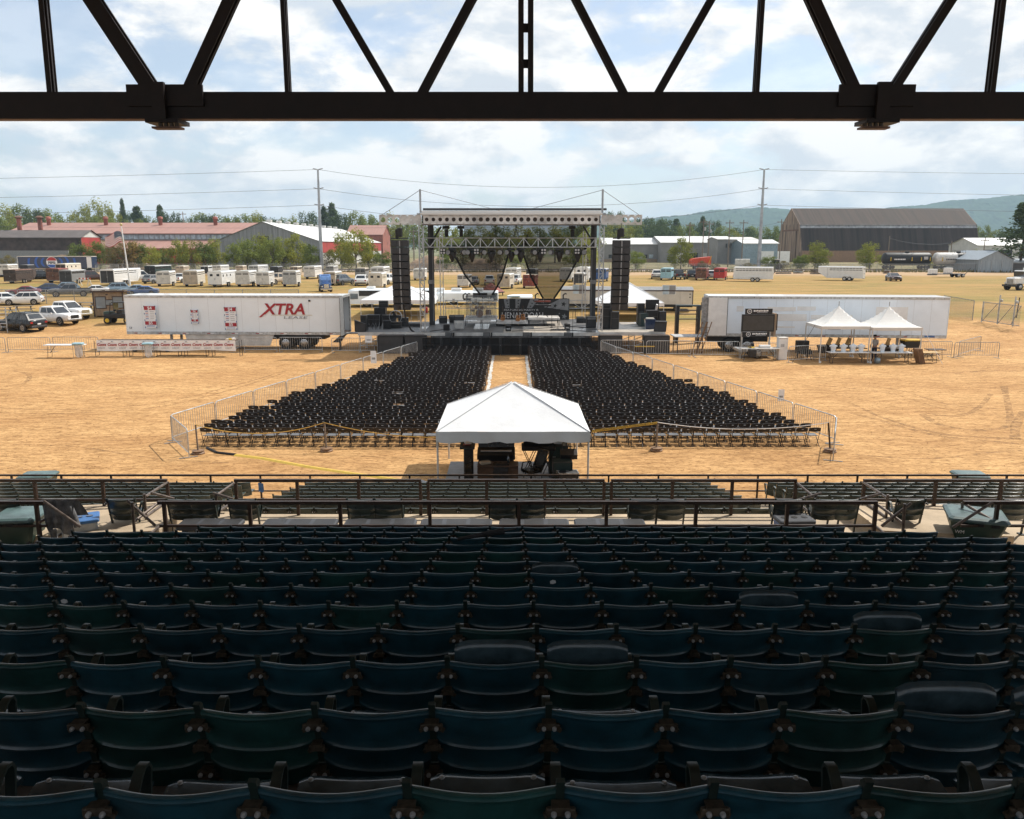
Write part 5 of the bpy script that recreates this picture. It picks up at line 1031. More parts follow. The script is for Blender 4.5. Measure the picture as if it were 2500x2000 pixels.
# --- line arrays
def array(X, lab, n=10):
    t = thing('line_array', lab, 'loudspeaker array', (X, 58.9, 3.2), 0, 'line array loudspeakers'); z = 4.9; y = 0.0; a = 0.0
    for i in range(n):
        b = B(); m_ = Matrix.Translation((0, y, z-.245)) @ Matrix.Rotation(R(a), 4, 'X'); bx = B(); bx.cbox(0, .12, 0, 1.22, .62, .475, .04); o = B().merge(bx, m_).make('speaker_box', 'black', t)
        for s in (-1, 1): bx = B(); bx.b2(s*.40-.19, s*.40+.19, -.215, -.198, -.20, .20); B().merge(bx, m_).make('grille', 'charcoal', o)
        bx = B(); bx.add([(-.16, -.20, -.22), (.16, -.20, -.22), (.10, -.13, -.22), (-.10, -.13, -.22), (-.16, -.20, .22), (.16, -.20, .22), (.10, -.13, .22), (-.10, -.13, .22)], [(0, 3, 7, 4), (1, 5, 6, 2), (3, 2, 6, 7), (4, 7, 6, 5), (0, 1, 2, 3)]); bx.b2(-.05, .05, -.21, -.14, -.2, .2); B().merge(bx, m_).make('horn', 'grey_mid', o)
        z -= .492; a += .75+.25*i*.4; y += .49*math.sin(R(a))
    B().b2(-.62, .62, -.02, .12, 4.98, 5.06).make('fly_bar', 'charcoal', t); B().cbox(0, .1, 5.42, .34, .3, .62, .05).make('hoist', 'black', t); B().cbox(-.2, .1, 5.3, .22, .26, .7, .05).make('chain_bag', 'black_soft', t); B().tube((0, .1, 5.6), (0, .5, 6.05), .025, 5).make('chain', 'black', t)
    return t
array(-7.9, 'tall black line array hanging left of the stage'); array(7.72, 'tall black line array hanging right of the stage')
tag(B().path([(-7.75, 59.2, 3.3), (-7.7, 59.4, 2.5), (-7.35, 59.8, 1.65), (-7.2, 60.1, 1.5)], .06, 6).make('cable_loom', 'charcoal', None, True), 'thick cable loom dropping from the left line array to the deck', 'cable')
# --- subwoofers under the stage front, fills on top
for i, px in enumerate((1100, 1192, 1288, 1388)):
    x = at(px, 850, 59.3).x; t = thing('subwoofer', f'black subwoofer pair under the stage front, {ordn(i+1)} from the left', 'subwoofer', (x, 59.15, 0), 0, 'subwoofers')
    for s in (-1, 1): o = B().cbox(s*.6, 0, .62, 1.15, .7, 1.2, .04).make('cabinet', 'black', t); B().b2(s*.6-.5, s*.6+.5, -.365, -.352, .08, 1.15).make('grille', 'charcoal', o); B().b2(s*.6-.4, s*.6+.4, -.372, -.366, .66, .70).make('strip', 'galv', o)
    t = thing('front_fill', f'grey front-fill speaker on the subwoofers, {ordn(i+1)} from the left', 'loudspeaker', (x, 59.1, 1.222), 0, 'front fill speakers'); B().cbox(-.1, 0, .20, .5, .4, .30, .04).make('cabinet', 'charcoal', t); B().b2(-.3, .1, -.215, -.2, .06, .34).make('grille', 'grey_paint', t); B().box(.25, 0, .18, .12, .34, .32).make('side_fin', 'black', t)
for i, (px, w_) in enumerate(((955, 1.9), (1015, 1.6), (1490, 1.7), (1602, 1.9))):
    x = at(px, 845, 59.4).x; t = thing('subwoofer', 'large black subwoofer under the '+['left wing, outer', 'left wing, inner', 'right wing, inner', 'right wing, outer'][i], 'subwoofer', (x, 59.6, 0), 0, 'subwoofers'); B().cbox(0, 0, .68, w_, .8, 1.3, .04).make('cabinet', 'black', t); B().b2(-w_/2+.06, w_/2-.06, -.415, -.4, .08, 1.2).make('grille', 'charcoal', t); B().b2(-w_/2+.1, w_/2-.1, -.3, .3, 1.331, 1.345).make('dusty_top', 'rust_dark', t)
p0, p1 = at(1550, 846, 58.95), at(1598, 846, 58.95); tag(B().prism([(0, -.04), ((p1-p0).length, -.04), ((p1-p0).length, .04), (0, .04)], .004, p0, (1, 0, 0), (0, 0, 1)).make('caution_tape', 'tape_yellow'), 'short yellow tape across the right wing subwoofer', 'tape')
# --- wing loads
def pile(lab, cat, name, px, Y, w_, d_, h_, m='black', rz=0, z=SZ+.004, feet=False): return case(name, lab, cat, (at(px, 790, Y).x, Y, z), w_, d_, h_, m, rz, 'charcoal' if m != 'black' else 'grey_paint', False, feet=feet)
t = thing('stage_monitor', 'black wedge monitor on the outer corner of the left wing', 'loudspeaker', (at(880, 806, 60.5).x, 60.5, SZ+.004), .25); B().prism([(-.4, 0), (.4, 0), (.4, .55), (-.4, .85)], .75, (0, 0, 0), (1, 0, 0), (0, 0, 1)).make('cabinet', 'black', t); B().b2(-.36, .30, -.392, -.378, .06, .6).make('grille', 'charcoal', t)
t = thing('stage_monitor', 'black wedge monitor on the outer corner of the right wing', 'loudspeaker', (at(1611, 808, 60.5).x, 60.5, SZ+.004), -.2); B().prism([(-.45, 0), (.45, 0), (.5, .75), (-.35, .75)], .6, (0, 0, 0), (1, 0, 0), (0, 0, 1)).make('cabinet', 'black', t); B().b2(-.36, .40, -.315, -.302, .06, .6).make('grille', 'charcoal', t)
pile('upright black speaker cabinet behind the left wing monitor', 'loudspeaker', 'speaker_cabinet', 889, 61.5, .42, .5, 1.1); pile('black amplifier rack with two white handles on the left wing', 'case', 'rack_case', 914, 64.5, .95, .7, .9, 'black'); pile('stacked black case at the back of the left wing, tall one', 'case', 'road_case', 930, 66.0, .9, .7, 1.35); pile('black case on the left wing stack, top one', 'case', 'road_case', 938, 66.2, .7, .6, .5, 'black', .1, SZ+1.36); pile('wide black trunk on the left wing beside the fan', 'case', 'road_case', 950, 64.8, 1.0, .7, .85); pile('low black trunk in front on the left wing', 'case', 'road_case', 966, 63.2, .9, .55, .45); pile('black case at the right of the left wing pile', 'case', 'road_case', 985, 64.6, .75, .6, .65, 'black', .2); pile('flat black platform on the left wing', 'case', 'road_case', 1005, 64.6, 1.5, .8, .22, 'charcoal'); pile('black gear bag slumped on the left wing', 'bag', 'gear_bag', 944, 62.6, .55, .5, .6, 'black_soft', .3)
t = thing('floor_fan', 'round drum fan on the left wing', 'fan', (at(966, 775, 64.4).x, 64.4, SZ+.004)); B().lathe([(.46, -.15), (.5, -.15), (.5, .15), (.46, .15)], 20, (0, 0, .75), 'y', False).make('shroud', 'grey_light', t, True)
for k in range(3): a = k*2.094; B().bar((0, 0, .75), (.42*math.cos(a), 0, .75+.42*math.sin(a)), .2, .02, (0, 1, 0)).make('blade', 'charcoal', t)
b = B(); b.bar((-.45, 0, .0), (-.45, 0, .75), .05, .05, (0, 1, 0)); b.bar((.45, 0, 0), (.45, 0, .75), .05, .05, (0, 1, 0)); b.bar((-.45, 0, .03), (.45, 0, .03), .06); b.make('stand', 'black', t)
for i in range(5): t = thing('cymbal_stand', f'folded black stand on the left wing front, {ordn(i+1)} from the left', 'stand', (at(900+9*i, 795, 62).x, 61.8+.25*(i % 2), SZ+.004), .5*i, 'folded stands'); B().tube((0, 0, 0), (.1, 0, .9), .02, 5).make('pole', 'charcoal', t); B().tube((-.2, .1, 0), (.05, 0, .5), .016, 5).make('leg', 'galv_dark', t); B().tube((.25, .1, 0), (.05, 0, .5), .016, 5).make('leg', 'galv_dark', t)
pile('tall black dimmer rack beside the right tower', 'case', 'rack_case', 1480, 62.6, .8, .7, 1.55); pile('black rack with cables right of the dimmer rack', 'case', 'rack_case', 1500, 62.3, .6, .6, 1.3); pile('black box topping the dimmer rack', 'case', 'road_case', 1482, 62.6, .7, .6, .35, 'black', 0, SZ+1.56); pile('black speaker stack at the back of the right wing', 'loudspeaker', 'speaker_cabinet', 1563, 66.2, .55, .6, 1.65); pile('wooden topped case on the right wing', 'case', 'road_case', 1570, 64.6, .6, .6, 1.0, 'dark_green', .2); pile('open dark case with white papers on the right wing', 'case', 'road_case', 1590, 65.0, .9, .7, 1.2, 'black'); pile('silver framed amplifier rack at the right wing edge', 'case', 'rack_case', 1616, 64.6, .5, .6, 1.15, 'charcoal'); t = thing('storage_bin', 'dark blue plastic bin full of papers on the right wing', 'bin', (at(1586, 800, 62.4).x, 62.4, SZ+.004)); b = B(); b.loft([[(-.38*u, -.28*u, z), (.38*u, -.28*u, z), (.38*u, .28*u, z), (-.38*u, .28*u, z)] for u, z in ((.85, 0), (1, .66), (1.06, .68), (1.06, .74))]); b.make('tub', 'blue_deep', t); B().cbox(0, 0, .78, .6, .42, .1, .03).make('papers', 'cream', t)
t = thing('backdrop_panel', 'black panel standing at the back of the right wing', 'panel', (at(1592, 760, 67.2).x, 67.2, SZ+.004)); B().cbox(0, 0, .95, 1.1, .1, 1.9, .02).make('panel', 'black', t); B().box(.3, -.2, 1.2, .12, .2, .7, .3, .4).make('white_sleeve', 'print_white', t)
for i, (px, Y) in enumerate(((1042, 70), (1003, 68.2), (986, 68.2))): t = thing('guard_rail', f'thin guard rail at the back of the left wing, {ordn(i+1)} from the right', 'railing', (at(px, 770, Y).x, Y, SZ), 0, 'wing guard rails'); B().path([(-.6, 0, 0), (-.6, 0, 1.05), (.6, 0, 1.05), (.6, 0, 0)], .02, 5).make('frame', 'galv', t); B().bar((-.6, 0, .55), (.6, 0, .55), .03).make('mid_rail', 'galv', t)
t = thing('fire_extinguisher', 'red fire extinguisher on a stand at the back of the left wing', 'extinguisher', (at(1042, 775, 69).x, 69, SZ+.004)); B().lathe([(.001, .7), (.1, .7), (.1, 1.1), (.04, 1.18), (.001, 1.2)], 10).make('cylinder', 'red', t, True); B().bar((0, 0, 0), (0, 0, .7), .04, .04, (0, 1, 0)).make('post', 'white_paint', t)
# --- white tents behind the wings
frame_tent('white frame tent behind the left stage wing', at(879, 733, 80.5).x, at(1054, 733, 80.5).x, 80.5, 87.0, G(82), at(879, 733, 80.5).z-G(82), at(967, 690, 83.7).z-G(82), 'canvas', .34)
frame_tent('white frame tent behind the right stage wing', at(1465, 738, 78.5).x, at(1622, 738, 78.5).x, 78.5, 84.5, G(80), at(1600, 740, 78.5).z-G(80), at(1530, 689, 81.5).z-G(80), 'canvas', .34)
# ================================================================ vehicles
def inset(b, quad, u0, u1, v0, v1, off=.006):       # sub-rectangle of a quad, lifted along its normal
    a, c, d, e_ = [Vector(q) for q in quad]; n = (c-a).cross(e_-a).normalized()*off
    P = lambda u, v: (a*(1-u)+c*u)*(1-v)+(e_*(1-u)+d*u)*v+n
    return b.add([P(u0, v0), P(u1, v0), P(u1, v1), P(u0, v1)], [(0, 1, 2, 3)])
CARS = {}
SPEC = {  # body stations (x, zlow, ztop, halfwidth); cabin (base x0,x1, top x0,x1, zbelt, ztop, wbase, wtop)
 'suv': (4.85, [(-2.42, .45, .98, .80), (-2.34, .30, 1.06, .91), (-1.5, .24, 1.10, .96), (0, .22, 1.08, .97), (1.0, .24, 1.08, .96), (1.75, .26, 1.02, .94), (2.3, .32, .90, .86), (2.42, .42, .74, .74)], (-2.30, 1.05, -1.75, .25, 1.06, 1.70, .90, .72), .36, 1.42, -1.45),
 'sedan': (4.75, [(-2.37, .42, .88, .74), (-2.28, .28, .95, .86), (-1.5, .22, .98, .91), (0, .20, .95, .92), (1.0, .22, .93, .91), (1.75, .25, .86, .88), (2.25, .30, .74, .80), (2.37, .38, .62, .66)], (-2.0, 1.05, -1.05, .15, .93, 1.42, .84, .64), .33, 1.40, -1.40),
 'pickup': (5.85, [(-2.92, .52, 1.12, .90), (-2.85, .45, 1.20, .98), (-1.2, .36, 1.20, 1.0), (.3, .34, 1.20, 1.0), (1.5, .36, 1.22, 1.0), (2.3, .40, 1.20, .98), (2.80, .46, 1.12, .94), (2.92, .52, .98, .88)], (-1.05, 1.45, -.85, .65, 1.18, 1.92, .93, .76), .42, 1.85, -1.80)}
def car(kind, paint, glass='glass_dark', chrome='grey_mid', full=True):
    key = (kind, paint, glass, chrome)
    if key in CARS: return CARS[key]
    L, st, cb, wr, xf, xr = SPEC[kind]; t = thing('parked_car' if kind != 'pickup' else 'pickup_truck', 'x', 'car' if kind != 'pickup' else 'pickup')
    b = B(); secs = []
    for x, zl, zt, w_ in st: secs.append([(x, -w_*.86, zl), (x, w_*.86, zl), (x, w_*.98, zl+.14), (x, w_, (zl+zt)/2), (x, w_*.965, zt-.10), (x, w_*.86, zt), (x, -w_*.86, zt), (x, -w_*.965, zt-.10), (x, -w_, (zl+zt)/2), (x, -w_*.98, zl+.14)])
    b.loft(secs).make('body', paint, t, True)
    x0, x1, t0, t1, zb, zt, wb, wt = cb
    for s in ((0, 1)):
        pass
    b = B(); z2 = zt-.07
    ring = lambda a, c, w_, z: [(a, -w_, z), (c, -w_, z), (c, w_, z), (a, w_, z)]
    b.loft([ring(x0, x1, wb, zb-.05), ring(t0, t1, wt, z2), ring(t0+.12, t1-.12, wt-.10, zt)]); b.make('cabin', paint, t)
    B0, T0 = ring(x0, x1, wb, zb-.05), ring(t0, t1, wt, z2)
    for nm, q, ur in (('windscreen', (B0[1], B0[2], T0[2], T0[1]), (.05, .95, .1, .93)), ('rear_window', (B0[3], B0[0], T0[0], T0[3]), (.10, .90, .22, .90))): inset(B(), q, *ur).make(nm, glass, t) if False else None
    def win(nm, q, u0, u1, v0, v1, off=.006): bb_ = B(); inset(bb_, q, u0, u1, v0, v1, off); bb_.make(nm, glass, t)
    win('windscreen', (B0[1], B0[2], T0[2], T0[1]), .05, .95, .10, .95); win('rear_window', (B0[3], B0[0], T0[0], T0[3]), .10, .90, .25, .92)
    for q in ((B0[0], B0[1], T0[1], T0[0]), (B0[2], B0[3], T0[3], T0[2])):
        cuts = [(.07, .47), (.51, .93)] if kind != 'suv' else [(.06, .32), (.345, .62), (.645, .93)]
        for u0, u1 in cuts: win('side_window', q, u0, u1, .16, .90)
    for x in (xf, xr):
        for s in (-1, 1):
            w_ = st[3][3]; B().lathe([(.001, -.012), (wr+.07, -.012), (wr+.07, .012), (.001, .012)], 16, (x, s*(w_-.008), wr+.02), 'y').make('wheel_arch', 'black', t)
            o = B().lathe([(.001, -.1), (wr*.9, -.11), (wr, -.07), (wr, .07), (wr*.9, .11), (.001, .1)], 16, (x, s*(w_-.10), wr), 'y').make('wheel', 'tyre', t, True)
            rb = B(); rb.lathe([(.001, -.012), (wr*.66, -.012), (wr*.66, .012), (.001, .012)], 14, (x, s*(w_+.005), wr), 'y'); rb.make('rim', 'rim', o, True)
            for k in range(5): a = k*1.2566; rb = B(); rb.prism([(wr*.2*math.cos(a-.6), wr*.2*math.sin(a-.6)), (wr*.58*math.cos(a-.35), wr*.58*math.sin(a-.35)), (wr*.58*math.cos(a+.35), wr*.58*math.sin(a+.35)), (wr*.2*math.cos(a+.6), wr*.2*math.sin(a+.6))], .004, (x, s*(w_+.020), wr)); rb.make('rim_opening', 'black', o)
    xF, xB = st[-1][0], st[0][0]; wF = st[-2][3]; zF = st[-2][2]
    for s in (-1, 1):
        B().box(xF-.10, s*wF*.78, zF-.13, .14, .34, .13, s*-.35).make('headlight', 'lamp_clear', t); B().box(xB+.03, s*st[1][3]*.80, st[1][2]-.22, .10, .24, .26 if kind == 'pickup' else .16, s*.15).make('taillight', 'lamp_red', t); B().cbox(x1-.55, s*(st[3][3]+.10), zb+.05, .14, .2, .14, .03).make('mirror', paint, t)
        for xx in ((x0+x1)/2+.15, (x0+x1)/2-.75 if kind != 'pickup' else (x0+x1)/2-.45): B().box(xx, s*(st[3][3]+.004), zb-.17, .15, .03, .03).make('door_handle', chrome, t)
    B().box(xF+.0, 0, (zF+.36)/2+.12, .05, wF*1.05, .24 if kind != 'pickup' else .36).make('grille', 'black' if chrome != 'chrome' else 'chrome', t)
    B().cbox(xF-.03, 0, .44 if kind != 'pickup' else .56, .18, wF*1.9, .2, .05).make('front_bumper', chrome if kind == 'pickup' else paint, t); B().cbox(xB+.03, 0, .46 if kind != 'pickup' else .58, .16, wF*1.9, .2, .05).make('rear_bumper', chrome if kind == 'pickup' else 'charcoal', t)
    B().box(xB-.02 if kind != 'pickup' else xB-.03, 0, .70, .02, .34, .12).make('licence_plate', 'print_white', t)
    if kind == 'pickup': B().b2(-2.80, -1.12, -.84, .84, 1.201, 1.206).make('bed_floor', 'black', t); [B().b2(-2.86, -1.06, s*.88-.05, s*.88+.05, 1.19, 1.25).make('bed_rail', paint, t) for s in (-1, 1)]
    if kind == 'suv': [B().bar((-1.6, s*.62, zt+.04), (.1, s*.62, zt+.04), .04).make('roof_rail', 'charcoal', t) for s in (-1, 1)]
    CARS[key] = [t, False]; return CARS[key]
def put_car(kind, paint, px, py, head, label, top=None, glass='glass_dark', chrome='grey_mid', sc_=1.04, group='parked vehicles'):
    e_ = car(kind, paint, glass, chrome)
    o = copy_tree(e_[0]) if e_[1] else e_[0]; e_[1] = True
    p = gp(px, py); o.location = p; o.rotation_euler = (0, 0, R(head)); o['label'] = label; o['group'] = group
    if top is not None: H_ = at(px, top, p.y).z-p.z; sc_ = min(1.3, max(.85, H_/{'suv': 1.70, 'sedan': 1.42, 'pickup': 1.92}[kind]))
    o.scale = (sc_,)*3; return o
for a in [
 ('suv', 'black_gloss', 52, 807, 158, 'glossy black SUV with red light bar parked nearest at far left', 762), ('pickup', 'white_paint', 134, 791, -20, 'white pickup truck directly behind the black SUV', 747, 'glass_dark', 'rim'), ('pickup', 'white_paint', 163, 778, -22, 'white pickup truck with chrome grille, farther of the two', 735, 'glass_dark', 'chrome'),
 ('suv', 'white_paint', 57, 744, 198, 'white compact SUV facing the camera behind the pickups', 717), ('sedan', 'white_paint', -2, 744, 205, 'white car cut off by the left edge of the picture', 714), ('sedan', 'red_deep', 58, 721, 200, 'red sedan in the left parking row', 701), ('sedan', 'blue_deep', 113, 717, 208, 'dark blue sedan beside the red one', 692), ('suv', 'silver_blue', 156, 715, 210, 'pale blue SUV behind the grey pickup', 689), ('pickup', 'grey_paint', 172, 724, 206, 'muddy grey pickup facing the camera', 693), ('sedan', 'white_paint', 228, 718, 206, 'white coupe right of the grey pickup', 698), ('suv', 'silver_blue', 279, 716, 204, 'grey blue crossover behind the ticket shack', 692), ('sedan', 'silver_blue', 328, 717, 200, 'pale sedan behind the white trailer top', 697), ('sedan', 'blue', 348, 721, 196, 'bright blue car peeking over the white trailer', 703),
 ('pickup', 'black_gloss', 99, 687, 32, 'black pickup hitched to the rusty stock trailer', 660), ('pickup', 'maroon', 223, 688, 32, 'maroon pickup in front of the grey stock trailer', 661), ('pickup', 'white_paint', 343, 689, 24, 'white pickup with black bed hitched to the long white trailer', 660), ('suv', 'grey_mid', 377, 692, 75, 'grey SUV between the long trailer and the small white one', 670), ('pickup', 'white_paint', 444, 690, 85, 'white pickup in the gap between two white trailers', 667), ('pickup', 'tan', 682, 694, 60, 'tan pickup between two white trailers', 666), ('suv', 'grey_paint', 836, 696, 70, 'dark SUV behind the blue tarped truck', 669), ('suv', 'white_paint', 884, 697, 95, 'white SUV seen from behind, left of the line array', 670), ('pickup', 'white_paint', 948, 694, 70, 'white pickup beside the tan trailer left of the stage', 668), ('suv', 'grey_mid', 1157, 695, 88, 'grey SUV seen through the left scrim', 675), ('pickup', 'white_paint', 1195, 696, 92, 'white pickup seen from behind through the scrim', 673), ('pickup', 'white_paint', 1258, 694, 80, 'white pickup behind the tan trailer at stage centre', 670),
 ('suv', 'white_dirty', 1603, 681, 80, 'white SUV left of the light blue trailer', 658), ('pickup', 'black_gloss', 1655, 682, 90, 'black pickup right of the light blue trailer', 658), ('suv', 'black_gloss', 1688, 681, 82, 'black SUV left of the rusty red trailer', 659), ('pickup', 'white_paint', 1736, 682, 85, 'white pickup between the two red trailers', 660), ('pickup', 'red', 1828, 682, 150, 'red pickup hitched to the white stock trailer', 658), ('sedan', 'maroon', 2181, 686, -100, 'dark red car facing the camera alone in the right field', 666)]: put_car(*a)
TRL = {}
def stock(L, side, rear, roofm, kind='stock', goose=False):
    key = (L, side, rear, roofm, kind, goose)
    if key in TRL: return TRL[key]
    t = thing('livestock_trailer', 'x', 'trailer'); W_, H0, H1 = 2.15, .45, 2.5; x0, x1 = -L/2, L/2
    b = B(); sec = lambda x, k=0: [(x, -W_/2+k, H0), (x, W_/2-k, H0), (x, W_/2-k, H1-.12-k), (x, W_/2-.14, H1-k), (x, -W_/2+.14, H1-k), (x, -W_/2+k, H1-.12-k)]
    b.loft([sec(x0), sec(x1-.15), sec(x1, .12)]); b.make('body', side, t)
    b = B(); b.loft([[(x, -W_/2-.012, H1-.13), (x, -W_/2+.13, H1+.012), (x, W_/2-.13, H1+.012), (x, W_/2+.012, H1-.13), (x, W_/2-.02, H1-.13), (x, W_/2-.15, H1-.02), (x, -W_/2+.15, H1-.02), (x, -W_/2+.02, H1-.13)] for x in (x0-.02, x1-.14)]); b.make('roof', roofm, t)
    for s in (-1, 1):
        o = B().b2(x0-.03, x0-.002, s*.52-.50, s*.52+.50, H0+.05, H1-.2).make('rear_door', rear, t)
        if kind == 'stock':
            for z in (H1-.34, H1-.52): B().b2(x0-.036, x0-.031, s*.52-.42, s*.52+.42, z-.05, z+.05).make('slot', 'window_dark', o)
            for z in (.8, 1.1, 1.4, 1.7): B().b2(x0-.045, x0-.031, s*.52-.46, s*.52+.46, z-.02, z+.02).make('rib', rear, o)
        elif kind == 'open': B().b2(x0-.036, x0-.031, s*.52-.44, s*.52+.44, H1-.75, H1-.26).make('opening', 'window_dark', o); B().b2(x0-.042, x0-.037, s*.52-.44, s*.52+.44, H1-.52, H1-.46).make('bar', rear, o)
        else: B().b2(x0-.036, x0-.031, s*.52-.22, s*.52+.22, H1-.75, H1-.40).make('window', 'window_dark', o)
        B().b2(x0-.06, x0-.03, s*.06-.02, s*.06+.02, 1.2, 1.45).make('latch', 'galv_dark', o)
        y = s*(W_/2+.006)
        if kind in ('stock', 'open'):
            for z, hh in ((H1-.34, .11), (H1-.62, .11)) if kind == 'stock' else ((H1-.45, .38),):
                n = int(L/.55)
                for i in range(n): a = x0+.15+(L-.5)*i/n; B().b2(a+.03, a+(L-.5)/n-.03, y-.004, y+.004, z-hh/2, z+hh/2).make('slot', 'window_dark', t)
            for z in (.75, .98, 1.21, 1.44, 1.67): B().b2(x0+.05, x1-.2, min(y, y+s*.02), max(y, y+s*.02), z-.04, z+.04).make('slat', side, t)
        else:
            for i in range(3): a = x0+.6+(L-1.6)*i/3; B().b2(a, a+.55, y-.004, y+.004, H1-.85, H1-.5).make('window', 'window_dark', t)
            B().b2(x0+.05, x1-.2, min(y, y+s*.012), max(y, y+s*.012), H1-.34, H1-.29).make('trim_strip', 'galv_dark', t)
        for k in (-1, 1): o = B().lathe([(.001, -.1), (.34, -.1), (.36, -.05), (.36, .05), (.34, .1), (.001, .1)], 14, (-.4+k*.42, s*(W_/2+.05), .36), 'y').make('wheel', 'tyre', t, True); B().lathe([(.001, -.012), (.22, -.012), (.22, .012), (.001, .012)], 12, (-.4+k*.42, s*(W_/2+.155), .36), 'y').make('rim', 'rim', o, True)
        B().b2(-1.3, .5, s*(W_/2+.08)-.10, s*(W_/2+.08)+.10, .76, .80).make('fender', side, t)
    B().b2(x0-.05, x0-.0, -W_/2-.01, W_/2+.01, H0-.06, H0+.04).make('rear_sill', 'galv_dark', t)
    for s in (-1, 1): B().b2(x0-.05, x0-.001, s*(W_/2-.02)-.04, s*(W_/2-.02)+.04, H0, H1-.12).make('corner_post', side, t); B().box(x0-.055, s*.85, H0+.0, .02, .14, .07).make('taillight', 'lamp_red', t)
    if goose: b = B(); b.loft([sec(x1), [(x1+1.6, y_*.85, max(z_, 1.45)) for _, y_, z_ in sec(0)]]); b.make('gooseneck', side, t)
    else: b = B(); b.bar((x1-.1, -.5, .5), (x1+1.3, 0, .5), .1); b.bar((x1-.1, .5, .5), (x1+1.3, 0, .5), .1); b.bar((x1+1.1, 0, .2), (x1+1.1, 0, .9), .07, .07, (0, 1, 0)); b.make('hitch', 'charcoal', t)
    TRL[key] = [t, False]; return TRL[key]
def put_trl(px, py, top, head, label, L=5.5, side='white_dirty', rear='white_dirty', roofm='white_paint', kind='stock', goose=False):
    e_ = stock(L, side, rear, roofm, kind, goose); o = copy_tree(e_[0]) if e_[1] else e_[0]; e_[1] = True
    p = gp(px, py); H_ = at(px, top, p.y).z-p.z; s = min(1.35, max(.8, H_/2.5))
    h = R(head) if head > 120 else R(82-(90-head)*.38+math.degrees(math.atan2(-p.x, p.y)))
    o.location = p+Vector((math.cos(h), math.sin(h), 0))*(L/2*s); o.rotation_euler = (0, 0, h); o.scale = (s,)*3; o['label'] = label; o['group'] = 'livestock trailers in the field'
